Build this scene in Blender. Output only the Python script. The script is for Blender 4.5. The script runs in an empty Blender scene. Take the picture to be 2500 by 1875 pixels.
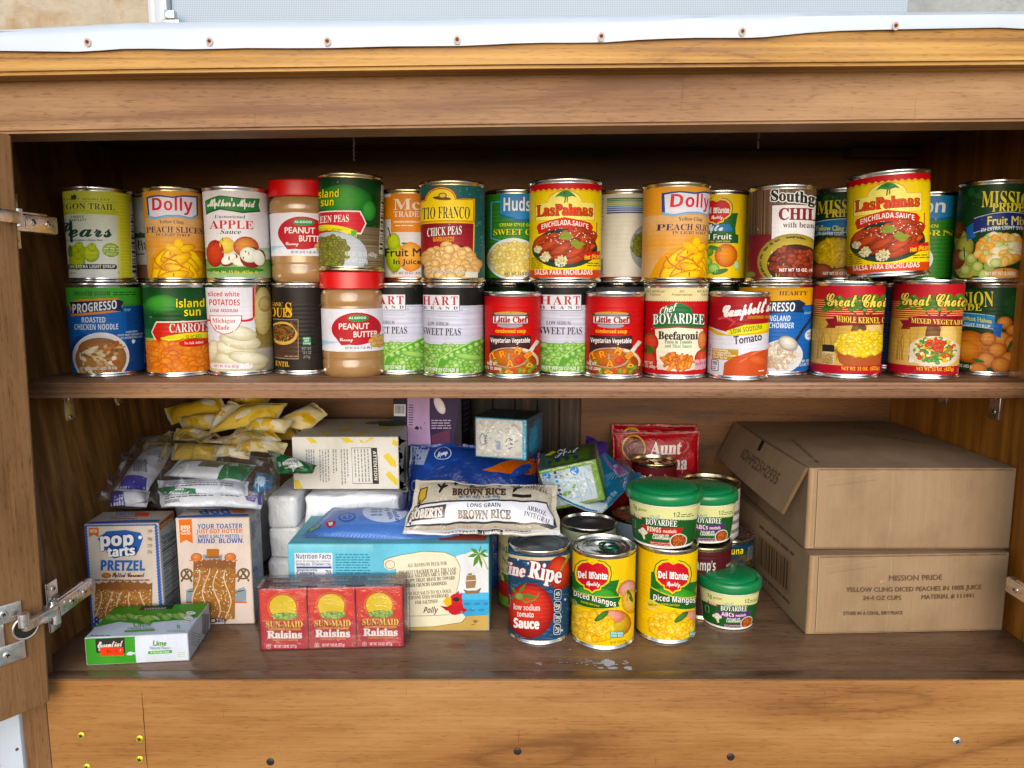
import bpy, bmesh, math, random
import numpy as np
from mathutils import Vector, Matrix, geometry
S = bpy.context.scene
COL = S.collection
rad = math.radians
# ---------------------------------------------------------------- camera, sky, sun, exposure
PITCH, FPX, CAMZ = rad(7.9), 1818.5, .113
cd = bpy.data.cameras.new('camera'); cam = bpy.data.objects.new('camera', cd); COL.objects.link(cam)
cam.location = (0, 0, CAMZ); cam.rotation_euler = (rad(90)-PITCH, 0, 0)
cd.sensor_width = 36; cd.lens = FPX/2500*36; cd.clip_start = .01; cd.clip_end = 200
S.camera = cam
S.render.resolution_x, S.render.resolution_y = 1024, 768
W = bpy.data.worlds.new('World'); S.world = W; W.use_nodes = True
nt = W.node_tree; bg = nt.nodes['Background']
sky = nt.nodes.new('ShaderNodeTexSky'); sky.sky_type = 'NISHITA'; sky.sun_disc = False
SUN_EL, SUN_AZ = rad(18), rad(182)
sky.sun_elevation = SUN_EL; sky.sun_rotation = SUN_AZ
nt.links.new(sky.outputs[0], bg.inputs[0]); bg.inputs[1].default_value = .10
sd = bpy.data.lights.new('sun', 'SUN'); sun = bpy.data.objects.new('sun', sd); COL.objects.link(sun)
sd.energy = 1.4; sd.angle = rad(60); sd.color = (1, .99, .98)
sdir = Vector((math.sin(SUN_AZ)*math.cos(SUN_EL), math.cos(SUN_AZ)*math.cos(SUN_EL), math.sin(SUN_EL)))
sun.rotation_euler = sdir.to_track_quat('Z', 'Y').to_euler(); sun.location = (0, -2, 4)
S.view_settings.view_transform = 'Standard'; S.view_settings.look = 'None'
S.view_settings.gamma = 1; S.view_settings.exposure = 1.0
S.render.engine = 'CYCLES'
S.cycles.use_denoising = True
S.cycles.max_bounces = 8; S.cycles.transparent_max_bounces = 24
S.cycles.caustics_reflective = False; S.cycles.caustics_refractive = False

# ---------------------------------------------------------------- photo pixel (2500x1875) -> point of the place
def ray(px, py):
    x, y = (px-1250)/FPX, (937.5-py)/FPX
    c, s = math.cos(PITCH), math.sin(PITCH)
    return Vector((x, c+y*s, -s+y*c))
def onY(px, py, Y):
    d = ray(px, py); return Vector((0, 0, CAMZ)) + d*(Y/d.y)
def onZ(px, py, z):
    d = ray(px, py); return Vector((0, 0, CAMZ)) + d*((z-CAMZ)/d.z)
def onX(px, py, X):
    d = ray(px, py); return Vector((0, 0, CAMZ)) + d*(X/d.x)

# ---------------------------------------------------------------- scene objects
def tag(o, label, cat, group=None):
    o['label'] = label; o['category'] = cat
    if group: o['group'] = group
    return o
def thing(name, label, cat, loc=(0, 0, 0), rot=(0, 0, 0), group=None):
    o = bpy.data.objects.new(name, None); COL.objects.link(o)
    o.empty_display_size = .02; o.location = loc; o.rotation_euler = rot
    return tag(o, label, cat, group)
def obj(name, me, mat, parent=None, loc=(0, 0, 0), rot=(0, 0, 0), label=None):
    o = bpy.data.objects.new(name, me); COL.objects.link(o)
    o.location = loc; o.rotation_euler = rot
    if mat is not None and not me.materials: me.materials.append(mat)
    if parent: o.parent = parent
    if label: o['label'] = label
    return o
def lin0(h):
    v = np.array([int(h[i:i+2], 16)/255 for i in (0, 2, 4)]); return np.where(v <= .04045, v/12.92, ((v+.055)/1.055)**2.4)
def lin(h):
    if not isinstance(h, str): return np.array(h, float)
    v = np.array([int(h[i:i+2], 16)/255 for i in (0, 2, 4)])
    v = np.where(v <= .04045, v/12.92, ((v+.055)/1.055)**2.4)
    v = v*.84+.003; l = v @ np.array([.3, .59, .11]); return np.clip(l+(v-l)*1.08, .002, .9)

# ---------------------------------------------------------------- triangle soups: (P, C, N) -> one mesh with a colour attribute
def soup_mesh(name, soups):
    P = np.concatenate([s[0] for s in soups]); C = np.concatenate([s[1] for s in soups]); N = np.concatenate([s[2] for s in soups])
    n = len(P)
    me = bpy.data.meshes.new(name)
    me.vertices.add(3*n); me.loops.add(3*n); me.polygons.add(n)
    me.vertices.foreach_set('co', P.reshape(-1).astype(np.float32))
    me.loops.foreach_set('vertex_index', np.arange(3*n, dtype=np.int32))
    me.polygons.foreach_set('loop_start', np.arange(0, 3*n, 3, dtype=np.int32))
    me.update()
    ca = me.color_attributes.new('Col', 'FLOAT_COLOR', 'POINT')
    ca.data.foreach_set('color', np.concatenate([C.reshape(-1, 3), np.ones((3*n, 1))], 1).reshape(-1).astype(np.float32))
    me.polygons.foreach_set('use_smooth', np.ones(n, dtype=bool))
    NN = N.reshape(-1, 3); NN = NN/np.maximum(np.linalg.norm(NN, axis=1, keepdims=True), 1e-9)
    me.normals_split_custom_set_from_vertices(NN.tolist())
    return me
def bm_soup(bm, colfn, smooth=False):
    """triangles of a bmesh; colfn(face normal, centre) -> linear colour"""
    bm.normal_update(); P = []; C = []; N = []
    for t in bm.calc_loop_triangles():
        f = t[0].face; c = colfn(f.normal, f.calc_center_median())
        P.append([l.vert.co[:] for l in t]); C.append([c]*3)
        N.append([l.vert.normal[:] if smooth else f.normal[:] for l in t])
    return np.array(P), np.array(C), np.array(N)
def bm_mesh(bm, name, smooth=True, ang=35):
    me = bpy.data.meshes.new(name); bm.to_mesh(me); bm.free()
    if smooth:
        me.polygons.foreach_set('use_smooth', np.ones(len(me.polygons), dtype=bool))
        try: me.set_sharp_from_angle(angle=rad(ang))
        except Exception: pass
    return me
def add_box(bm, x0, y0, z0, x1, y1, z1, bev=0, M=None, seg=2):
    r = bmesh.ops.create_cube(bm, size=1)
    vs = r['verts']
    bmesh.ops.scale(bm, vec=(x1-x0, y1-y0, z1-z0), verts=vs)
    bmesh.ops.translate(bm, vec=((x0+x1)/2, (y0+y1)/2, (z0+z1)/2), verts=vs)
    if M is not None: bmesh.ops.transform(bm, matrix=M, verts=vs)
    if bev:
        es = list({e for v in vs for e in v.link_edges})
        bmesh.ops.bevel(bm, geom=es, offset=bev, segments=seg, affect='EDGES', profile=.5)
def box_mesh(name, *a, **k):
    bm = bmesh.new(); add_box(bm, *a, **k); return bm_mesh(bm, name)
def hexa(bm, p, bev=0):
    """box from eight corners: 0-3 lower ring, 4-7 upper ring"""
    v = [bm.verts.new(q) for q in p]
    fs = [bm.faces.new([v[i] for i in q]) for q in ((3, 2, 1, 0), (4, 5, 6, 7), (0, 1, 5, 4), (1, 2, 6, 5), (2, 3, 7, 6), (3, 0, 4, 7))]
    bmesh.ops.recalc_face_normals(bm, faces=fs)
    if bev: bmesh.ops.bevel(bm, geom=list({e for f in fs for e in f.edges}), offset=bev, segments=2, affect='EDGES')
def add_tube(bm, pts, r, n=10, caps=True):
    rings = []
    for i, p in enumerate(pts):
        p = Vector(p); a = Vector(pts[max(i-1, 0)]); b = Vector(pts[min(i+1, len(pts)-1)])
        d = (b-a).normalized(); u = d.orthogonal().normalized() if i == 0 else (u-d*u.dot(d)).normalized(); w = d.cross(u)
        rr = r[i] if isinstance(r, (list, tuple)) else r
        rings.append([bm.verts.new(p+(u*math.cos(t)+w*math.sin(t))*rr) for t in [k*2*math.pi/n for k in range(n)]])
    for A, B in zip(rings, rings[1:]):
        for k in range(n): bm.faces.new((A[k], A[(k+1) % n], B[(k+1) % n], B[k]))
    if caps: bm.faces.new(rings[0][::-1]); bm.faces.new(rings[-1])
def add_lathe(bm, prof, n=64, M=None, close=False):
    rings = []
    for r, z in prof:
        if r < 1e-6: rings.append([bm.verts.new((0, 0, z))])
        else: rings.append([bm.verts.new((r*math.sin(k*2*math.pi/n), -r*math.cos(k*2*math.pi/n), z)) for k in range(n)])
    for A, B in zip(rings, rings[1:]):
        for k in range(n):
            q = [A[k % len(A)], A[(k+1) % len(A)], B[(k+1) % len(B)], B[k % len(B)]]
            u = []
            for x in q:
                if x not in u: u.append(x)
            if len(u) > 2: bm.faces.new(u)
    if M is not None: bmesh.ops.transform(bm, matrix=M, verts=[v for R in rings for v in R])
def lathe_mesh(name, prof, n=64, ang=40):
    bm = bmesh.new(); add_lathe(bm, prof, n); return bm_mesh(bm, name, True, ang)
def prism(bm, pts, z0, z1, M=None):
    lo = [bm.verts.new((x, y, z0)) for x, y in pts]; hi = [bm.verts.new((x, y, z1)) for x, y in pts]; n = len(pts)
    fs = [bm.faces.new(hi), bm.faces.new(lo[::-1])]+[bm.faces.new((lo[i], lo[(i+1) % n], hi[(i+1) % n], hi[i])) for i in range(n)]
    bmesh.ops.recalc_face_normals(bm, faces=fs)
    if M is not None: bmesh.ops.transform(bm, matrix=M, verts=lo+hi)

# ---------------------------------------------------------------- glyphs: one text evaluated once, cut into letters
STY = {'p': None, 'b': (0x1D400, 0x1D41A, 0x1D7CE), 'c': (0x1D4D0, 0x1D4EA, None),
       'f': (0x1D56C, 0x1D586, None), 's': (0x1D5D4, 0x1D5EE, 0x1D7EC)}
ASC = ''.join(chr(i) for i in range(33, 127))
USED = {'b': '1245ABCDEFGHIJKLMNOPRSTUVWXYZabcdefghilmnoprstuwxyz', 's': '0123456789ABCDEFGHIJKLMNOPQRSTUVWXYZabcdefghiklmnoprstuvwxyz', 'c': 'ABCEGHLMPQSTZabcdehilmnoprstuwy', 'f': 'DHMelnot'}
def uni(st, ch):
    b = STY[st]
    if b:
        if 'A' <= ch <= 'Z': return chr(b[0]+ord(ch)-65)
        if 'a' <= ch <= 'z': return chr(b[1]+ord(ch)-97)
        if ch.isdigit() and b[2]: return chr(b[2]+ord(ch)-48)
    return ch
GL = {}; SEEN = set()
def load_glyphs():
    keys = []
    for st in STY:
        for ch in (ASC+'\u00ae' if st == 'p' else USED.get(st, ASC)):
            if st == 'p' or uni(st, ch) != ch: keys.append((st, ch))
    cu = bpy.data.curves.new('t', 'FONT'); cu.size = 1; cu.resolution_u = 2; cu.dimensions = '2D'; cu.fill_mode = 'FRONT'
    cu.space_line = 3
    #DEVFONT
    cu.body = '||\n'+'\n'.join(uni(*k)+'|' for k in keys)
    o = bpy.data.objects.new('t', cu); COL.objects.link(o)
    me = bpy.data.meshes.new_from_object(o.evaluated_get(bpy.context.evaluated_depsgraph_get()))
    nv = len(me.vertices); co = np.zeros(nv*3); me.vertices.foreach_get('co', co); co = co.reshape(-1, 3)[:, :2]
    me.calc_loop_triangles(); nt_ = len(me.loop_triangles); tr = np.zeros(nt_*3, dtype=np.int32)
    me.loop_triangles.foreach_get('vertices', tr); tr = tr.reshape(-1, 3)
    P = co[tr]                                              # triangles
    ty = P[:, :, 1].mean(1); first = co[:, 1].max(); pitch = None
    # the first line holds two bars: gives the bar's width and advance
    l0 = P[ty > first-1.6]; xs = np.unique(np.round(l0[:, :, 0], 4))
    bw = xs[1]-xs[0]; bl = xs[0]; badv = xs[2]-xs[0]
    bary = l0[:, :, 1].mean()
    # the bars of the following lines are 'space_line' apart
    pitch = 3.0
    bars = P
    line = np.round((bary-P[:, :, 1].mean(1))/pitch).astype(int)
    order = np.argsort(line, kind='stable'); ls = line[order]
    base0 = None
    for i, k in enumerate(keys):
        a, b = np.searchsorted(ls, i+1), np.searchsorted(ls, i+2)
        T = P[order[a:b]]
        if len(T) == 0: continue
        mx = T[:, :, 0].max(); isbar = T[:, :, 0].min(1) > mx-bw-1e-3
        adv = mx-bw-bl; g = T[~isbar].copy(); g[:, :, 1] += (i+1)*pitch
        # drop the winding's sign
        d = np.cross(g[:, 1]-g[:, 0], g[:, 2]-g[:, 0]); g[d < 0] = g[d < 0][:, ::-1]
        GL[k] = (g[np.abs(d) > 1e-9], adv)
    bpy.data.objects.remove(o); bpy.data.curves.remove(cu); bpy.data.meshes.remove(me)
    Hg = GL[('p', 'H')][0]; return Hg[:, :, 1].min(), Hg[:, :, 1].max()-Hg[:, :, 1].min()
BASE, CAP = load_glyphs()
for k in GL: GL[k][0][:, :, 1] -= BASE
CAPS = {st: (GL[(st, 'H')][0][:, :, 1].max() if (st, 'H') in GL else CAP) for st in STY}

# ---------------------------------------------------------------- flat printed artwork in millimetres
class Art:
    sy = 1; m = None
    def __init__(s, x0, x1, y0, y1, bgc=None, m=None, c=1.2):
        s.b = (x0, x1, y0, y1); s.c = c; s.ops = []
        s.g = np.zeros((int((x1-x0)/s.c)+3, int((y1-y0)/s.c)+3), int)
        if bgc is not None: s.r(x0, y0, x1, y1, bgc)
        if m is not None: s.m = m; s.sy = -1
    def mp(s, P):
        P = np.asarray(P, float)
        if s.m is None: return P, None
        Q = s.m(P.reshape(-1, 2)).reshape(P.shape)
        d = np.cross(Q[:, 1]-Q[:, 0], Q[:, 2]-Q[:, 0]) < 0
        return Q, d
    def add(s, P, C, n=1):
        P = np.asarray(P, float); C = np.asarray(C, float)
        if C.ndim == 1: C = np.broadcast_to(C, P.shape[:2]+(3,))
        P, d = s.mp(P)
        if d is not None and d.any():
            P = P.copy(); C = C.copy(); P[d] = P[d][:, ::-1]; C[d] = C[d][:, ::-1]
        lo = P.reshape(-1, 2).min(0); hi = P.reshape(-1, 2).max(0)
        i0, j0 = max(int((lo[0]-s.b[0])/s.c), 0), max(int((lo[1]-s.b[2])/s.c), 0)
        i1, j1 = max(int((hi[0]-s.b[0])/s.c)+1, i0+1), max(int((hi[1]-s.b[2])/s.c)+1, j0+1)
        sub = s.g[i0:i1, j0:j1]
        L = (sub.max() if sub.size else 0)+1
        if sub.size: s.g[i0:i1, j0:j1] = L+n-1
        s.ops.append((P, C, L)); return L
    def r(s, x0, y0, x1, y1, c, c2=None, hor=False):
        c = lin(c); d = lin(c2) if c2 else c
        q = [(x0, y0), (x1, y0), (x1, y1), (x0, y1)]; k = [c, d, d, c] if hor else [c, c, d, d]
        s.add([[q[0], q[1], q[2]], [q[0], q[2], q[3]]], [[k[0], k[1], k[2]], [k[0], k[2], k[3]]])
    def p(s, pts, c):
        t = geometry.tessellate_polygon([[Vector((x, y, 0)) for x, y in pts]])
        if t:
            P = np.array([[pts[i] for i in q] for q in t], float); d = np.cross(P[:, 1]-P[:, 0], P[:, 2]-P[:, 0])
            P[d < 0] = P[d < 0][:, ::-1]; s.add(P, lin(c))
    def e(s, x, y, rx, ry=None, c='000000', c2=None, a=0, hl=(-.25, .3), n=16, hole=0):
        ry = rx if ry is None else ry; ca, sa = math.cos(a), math.sin(a)
        t = np.arange(n+1)*2*math.pi/n
        ex, ey = rx*np.cos(t), ry*np.sin(t)
        X = np.stack([x+ex*ca-ey*sa, y+ex*sa+ey*ca], 1)
        c = lin(c)
        if hole:
            I = np.array([x, y])+(X-np.array([x, y]))*hole
            P = [[X[i], X[i+1], I[i+1]] for i in range(n)]+[[X[i], I[i+1], I[i]] for i in range(n)]
            s.add(P, c); return
        if c2 is None:
            s.add([[(x, y), X[i], X[i+1]] for i in range(n)], c)
        else:
            d = lin(c2); hx, hy = hl[0]*rx, hl[1]*ry*s.sy
            o = np.array([x+hx*ca-hy*sa, y+hx*sa+hy*ca]); M = o+(X-o)*.62; m = d*.62+c*.38
            P = []; C = []
            for i in range(n):
                P += [[o, M[i], M[i+1]], [M[i], X[i], X[i+1]], [M[i], X[i+1], M[i+1]]]
                C += [[d, m, m], [m, c, c], [m, c, m]]
            s.add(P, C)
    def l(s, pts, w, c):
        pts = [np.array(q, float) for q in pts]; P = []
        L = []; R = []
        for i, q in enumerate(pts):
            d = pts[min(i+1, len(pts)-1)]-pts[max(i-1, 0)]; d = d/max(np.hypot(*d), 1e-9); nrm = np.array([-d[1], d[0]])
            ww = w[i] if isinstance(w, (list, tuple)) else w
            L.append(q+nrm*ww/2); R.append(q-nrm*ww/2)
        for i in range(len(pts)-1): P += [[R[i], R[i+1], L[i+1]], [R[i], L[i+1], L[i]]]
        s.add(P, lin(c))
    def rr(s, x0, y0, x1, y1, rd, c):
        q = []
        for cx, cy, a0 in ((x1-rd, y1-rd, 0), (x0+rd, y1-rd, 90), (x0+rd, y0+rd, 180), (x1-rd, y0+rd, 270)):
            q += [(cx+rd*math.cos(rad(a0+k*30)), cy+rd*math.sin(rad(a0+k*30))) for k in range(4)]
        s.p(q, c)
    def rb(s, x0, x1, y, h, c, arc=0, sl=0, n=8):
        """band of height h whose middle rises by arc; sl = slope"""
        P = []; f = lambda k: s.sy*(arc*(1-(2*k/n-1)**2)+sl*(k/n-.5))
        for k in range(n):
            a, b = x0+(x1-x0)*k/n, x0+(x1-x0)*(k+1)/n
            P += [[(a, y-h/2+f(k)), (b, y-h/2+f(k+1)), (b, y+h/2+f(k+1))], [(a, y-h/2+f(k)), (b, y+h/2+f(k+1)), (a, y+h/2+f(k))]]
        s.add(P, lin(c))
    def t(s, txt, x, y, h, st='s', c='000000', w=None, al='c', o=None, ow=.5, arc=0, sl=0, rot=0, sh=0, xs=1, tr=0, sd=None):
        """text: cap height h, baseline y; w fits the width; o outlines; arc bends; sl slopes; sd = drop shadow colour"""
        k = h/CAPS[st]; G = []; X = 0
        for ch in txt:
            if ch == ' ': X += .3+tr; continue
            g = GL.get((st, ch)) or GL.get(('p', ch)); SEEN.add((st, ch))
            if g is None: X += .3; continue
            G.append((g[0], X)); X += g[1]+tr
        if not G: return
        X -= tr
        kx = w/X if w else k*xs; Wd = X*kx
        ox = {'c': -Wd/2, 'l': 0, 'r': -Wd}[al]
        ca, sa = math.cos(rot), math.sin(rot)
        T = []
        for g, gx in G:
            q = np.empty_like(g); q[:, :, 1] = g[:, :, 1]*k; q[:, :, 0] = (g[:, :, 0]+gx)*kx+ox+sh*q[:, :, 1]
            if arc or sl:
                m = (q[:, :, 0]-(ox+Wd/2))/(Wd/2); q[:, :, 1] += arc*(1-m*m)+sl*m
            z = np.empty_like(q); z[:, :, 0] = x+q[:, :, 0]*ca-q[:, :, 1]*sa; z[:, :, 1] = y+s.sy*(q[:, :, 0]*sa+q[:, :, 1]*ca)
            T.append(z)
        def put(dx, dy, col):
            d = np.array([dx, dy])
            A = [q+d for q in T[0::2]]; B = [q+d for q in T[1::2]]
            L = s.add(np.concatenate(A), lin(col), 2)
            if B:
                B, f = s.mp(np.concatenate(B))
                if f is not None and f.any(): B = B.copy(); B[f] = B[f][:, ::-1]
                s.ops.append((B, np.broadcast_to(lin(col), B.shape[:2]+(3,)), L+1))
        if sd: put(ow*.9, -ow*1.1*s.sy, sd)
        if o:
            for i in range(8): put(ow*math.cos(i*math.pi/4), ow*math.sin(i*math.pi/4), o)
        put(0, 0, c)
    def tl(s, lines, x, y, h, st, c, ld=1.6, **k):
        for i, q in enumerate(lines): s.t(q, x, y-s.sy*i*h*ld, h, st, c, **k)
    def pile(s, n, cx, cy, rx, ry, sz, cols, asp=1, seed=1, jit=.3, ang=None, box=False, dark=.45, n_=10):
        """heap of n shaded lumps printed inside an ellipse (or box); cols = [(rim, centre), ...]"""
        R = random.Random(seed); pts = []
        area = (4 if box else math.pi)*rx*ry; st_ = math.sqrt(area/n); j = -ry; row = 0
        while j <= ry:
            i = -rx+(st_/2 if row % 2 else 0)
            while i <= rx:
                a, b = i+R.uniform(-jit, jit)*st_, j+R.uniform(-jit, jit)*st_
                if box or (a/rx)**2+(b/ry)**2 < 1: pts.append((a, b))
                i += st_
            j += st_*.85; row += 1
        R.shuffle(pts)
        for a, b in sorted(pts, key=lambda q: -s.sy*q[1]+R.uniform(-.6, .6)*sz):
            c, d = R.choice(cols); z = sz*R.uniform(.8, 1.2)
            s.e(cx+a, cy+b, z, z*asp, c, d, a=R.uniform(-1.5, 1.5) if ang is None else ang+R.uniform(-.3, .3), n=n_)
    def bars(s, x0, y0, x1, y1, seed=3, c='1a1a1a', vert=False):
        R = random.Random(seed); P = []; a, b = (y0, y1) if vert else (x0, x1); z = a
        while z < b:
            w = R.choice((.35, .35, .7, 1.0))*(b-a)/22; e = min(z+w, b)
            q = [(x0, z), (x1, z), (x1, e), (x0, e)] if vert else [(z, y0), (e, y0), (e, y1), (z, y1)]
            P += [[q[0], q[1], q[2]], [q[0], q[2], q[3]]]; z = e+R.choice((.35, .5, .8))*(b-a)/22
        s.add(P, lin(c))
    def fine(s, x0, y0, x1, y1, n, c, seed=5, ch='abcdefghijklmnop'):
        """n lines of print too small to read in the photo: short word strokes"""
        R = random.Random(seed); P = []; h = (y1-y0)/n
        for i in range(n):
            y = y1-(i+.7)*h; X = x0
            while X < x1-h*.6:
                w = min(R.uniform(.7, 2.6)*h, x1-X); q = [(X, y), (X+w, y), (X+w, y+h*.42), (X, y+h*.42)]
                P += [[q[0], q[1], q[2]], [q[0], q[2], q[3]]]; X += w+h*.35
        if P: s.add(P, lin(c))
    # ---- onto a surface
    def on(s, sf, eps=1.5e-5, h0=0):
        P = []; C = []; H = []
        for p, c, L in s.ops: P.append(p); C.append(c); H.append(np.full(len(p), L-1))
        P = np.concatenate(P); C = np.concatenate(C); H = np.concatenate(H)
        # keep inside the sheet
        for ax, v, sg in ((0, s.b[0], 1), (0, s.b[1], -1), (1, s.b[2], 1), (1, s.b[3], -1)):
            P, C, H = cut(P, C, H, ax, v); k = (P[:, :, ax].mean(1)-v)*sg > 0; P, C, H = P[k], C[k], H[k]
        for ax, cs in ((0, sf.uc), (1, sf.vc)):
            for v in cs: P, C, H = cut(P, C, H, ax, v)
        d = np.abs(np.cross(P[:, 1]-P[:, 0], P[:, 2]-P[:, 0])) > 1e-7
        P, C, H = P[d], C[d], H[d]
        X, N = sf.f(P[:, :, 0].reshape(-1), P[:, :, 1].reshape(-1))
        X = X+N*(np.repeat(H, 3)*eps+h0)[:, None]
        return X.reshape(-1, 3, 3), C.astype(float), N.reshape(-1, 3, 3)
def cut(P, C, H, ax, v):
    d = P[:, :, ax]-v; d = np.where(np.abs(d) < 1e-6, 0, d); pos = (d > 0).sum(1); neg = (d < 0).sum(1)
    m = (pos > 0) & (neg > 0)
    if not m.any(): return P, C, H
    p, c, h, d = P[m], C[m], H[m], d[m]; pos = (d > 0).sum(1); neg = (d < 0).sum(1)
    lone = np.where(pos == 1, np.argmax(d > 0, 1), np.argmax(d < 0, 1))
    lone = np.where((pos == 1) | (neg == 1), lone, 0)
    idx = (lone[:, None]+np.arange(3)) % 3; rr = np.arange(len(p))[:, None]
    p, c, d = p[rr, idx], c[rr, idx], d[rr, idx]
    def mix(i, j):
        den = d[:, i]-d[:, j]; t = np.where(np.abs(den) < 1e-12, 0, d[:, i]/np.where(np.abs(den) < 1e-12, 1, den)); t = np.clip(t, 0, 1)[:, None]
        return p[:, i]+(p[:, j]-p[:, i])*t, c[:, i]+(c[:, j]-c[:, i])*t
    a, ac = mix(0, 1); b, bc = mix(0, 2)
    nP = np.concatenate([P[~m], np.stack([p[:, 0], a, b], 1), np.stack([a, p[:, 1], p[:, 2]], 1), np.stack([a, p[:, 2], b], 1)])
    nC = np.concatenate([C[~m], np.stack([c[:, 0], ac, bc], 1), np.stack([ac, c[:, 1], c[:, 2]], 1), np.stack([ac, c[:, 2], bc], 1)])
    return nP, nC, np.concatenate([H[~m], h, h, h])
class Cyl:
    """label round a tin: u mm of arc, v mm up; faces -Y; r1 at height h for tapered tubs; all in metres outside"""
    def __init__(s, r, z0, r1=None, h=100, step=5):
        s.r, s.z0, s.r1, s.h = r, z0, r1 or r, h
        st = rad(step)*r*1000; s.uc = [k*st for k in range(-36, 37)]; s.vc = []
    def f(s, u, v):
        t = u/(s.r*1000); R = s.r+(s.r1-s.r)*v/s.h; k = (s.r-s.r1)/(s.h/1000)
        N = np.stack([np.sin(t), -np.cos(t), np.full_like(t, k)], 1); N /= math.sqrt(1+k*k)
        return np.stack([R*np.sin(t), -R*np.cos(t), s.z0+v/1000], 1), N
class Flat:
    def __init__(s, o, ux, uy):
        s.o, s.ux, s.uy = np.array(o, float), np.array(ux, float), np.array(uy, float); n = np.cross(s.ux, s.uy); s.n = n/np.linalg.norm(n); s.uc = []; s.vc = []
    def f(s, u, v):
        X = s.o+np.outer(u/1000, s.ux)+np.outer(v/1000, s.uy); return X, np.broadcast_to(s.n, X.shape)
class Fn:
    """any sheet: fn(u, v arrays in mm) -> points in metres"""
    def __init__(s, fn, uc, vc): s.fn, s.uc, s.vc = fn, list(uc), list(vc)
    def f(s, u, v):
        e = .4; X = s.fn(u, v); a = s.fn(u+e, v)-s.fn(u-e, v); b = s.fn(u, v+e)-s.fn(u, v-e)
        N = np.cross(a, b); N /= np.maximum(np.linalg.norm(N, axis=1, keepdims=True), 1e-12); return X, N
def dup(root, loc, rot, label, group=None):
    r = root.copy(); COL.objects.link(r); r.location = loc; r.rotation_euler = rot; r['label'] = label
    if group: r['group'] = group
    for ch in list(root.children):
        c = ch.copy(); COL.objects.link(c); c.parent = r
        for g in list(ch.children): d = g.copy(); COL.objects.link(d); d.parent = c
    return r

def cylmap(R, h, ct, cb, hw, yt, yb, k=0):
    """photo pixels over a tin -> mm of arc and height; R mm, k = how much the front sags (px)"""
    def m(P):
        x, y = P[:, 0], P[:, 1]; c = ct+(cb-ct)*(y-yt)/(yb-yt); p = (x-c)/hw; a = np.abs(p)
        t = np.where(a < .985, np.arcsin(np.clip(p, -.985, .985)), np.sign(p)*(1.397+(a-.985)*2.2))
        yy = y+k*(1-np.cos(np.clip(t, -1.57, 1.57)))
        return np.stack([t*R, (yb-yy)/(yb-yt)*h], 1)
    return m
def quadmap(q, w, h):
    """photo quad (TL, TR, BR, BL) -> w x h mm sheet with its origin at BL"""
    A = []; b = []
    for (x, y), (u, v) in zip(q, ((0, h), (w, h), (w, 0), (0, 0))):
        A += [[x, y, 1, 0, 0, 0, -u*x, -u*y], [0, 0, 0, x, y, 1, -v*x, -v*y]]; b += [u, v]
    g = np.append(np.linalg.solve(np.array(A, float), np.array(b, float)), 1).reshape(3, 3)
    def m(P):
        r = np.c_[P, np.ones(len(P))] @ g.T; return r[:, :2]/r[:, 2:]
    return m
# ---------------------------------------------------------------- materials
MT = {}
def mat(name):
    m = bpy.data.materials.new(name); m.use_nodes = True; MT[name] = m
    return m, m.node_tree, m.node_tree.nodes['Principled BSDF']
def nd(t, k, **kw):
    n = t.nodes.new(k)
    for a, v in kw.items(): setattr(n, a, v)
    return n
def lk(t, a, b): t.links.new(a, b)
def math_(t, op, a, b=None, c=None):
    n = nd(t, 'ShaderNodeMath', operation=op)
    for i, v in enumerate((a, b, c)):
        if v is None: continue
        if isinstance(v, (int, float)): n.inputs[i].default_value = v
        else: lk(t, v, n.inputs[i])
    return n.outputs[0]
def ramp(t, fac, stops):
    r = nd(t, 'ShaderNodeValToRGB'); lk(t, fac, r.inputs[0]); e = r.color_ramp.elements
    while len(e) < len(stops): e.new(.5)
    for x, (p, c) in zip(e, stops): x.position = p; x.color = tuple(c)+(1,) if len(c) == 3 else c
    return r.outputs[0]
def noise(t, vec, sc, det=3, rough=.55, dist=0):
    n = nd(t, 'ShaderNodeTexNoise'); n.inputs['Scale'].default_value = sc; n.inputs['Detail'].default_value = det
    n.inputs['Roughness'].default_value = rough; n.inputs['Distortion'].default_value = dist
    if vec is not None: lk(t, vec, n.inputs['Vector'])
    return n.outputs[0]
def coords(t, sc=(1, 1, 1), loc=(0, 0, 0), rot=(0, 0, 0), out='Object'):
    tc = nd(t, 'ShaderNodeTexCoord'); mp = nd(t, 'ShaderNodeMapping')
    mp.inputs['Scale'].default_value = sc; mp.inputs['Location'].default_value = loc; mp.inputs['Rotation'].default_value = rot
    lk(t, tc.outputs[out], mp.inputs[0]); return mp.outputs[0]
def bump(t, bs, h, strength=.3, dist=.001):
    b = nd(t, 'ShaderNodeBump'); b.inputs['Strength'].default_value = strength; b.inputs['Distance'].default_value = dist
    lk(t, h, b.inputs['Height']); lk(t, b.outputs[0], bs.inputs['Normal']); return b
def plain(name, c, rough=.5, metal=0, spec=.5, nz=0, nsc=60, bmp=0, **kw):
    m, t, b = mat(name); c = tuple(lin(c)) if isinstance(c, str) else c
    b.inputs['Base Color'].default_value = c+(1,); b.inputs['Roughness'].default_value = rough
    b.inputs['Metallic'].default_value = metal; b.inputs['Specular IOR Level'].default_value = spec
    for k, v in kw.items(): b.inputs[k.replace('_', ' ')].default_value = v
    if nz or bmp:
        n = noise(t, coords(t), nsc, 5)
        if nz:
            a = tuple(x*(1-nz) for x in c); d = tuple(min(x*(1+nz), 1) for x in c)
            lk(t, ramp(t, n, [(.3, a), (.7, d)]), b.inputs['Base Color'])
            lk(t, math_(t, 'MULTIPLY_ADD', n, .3, max(rough-.15, .05)), b.inputs['Roughness'])
        if bmp: bump(t, b, n, bmp, .0008)
    return m
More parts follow.
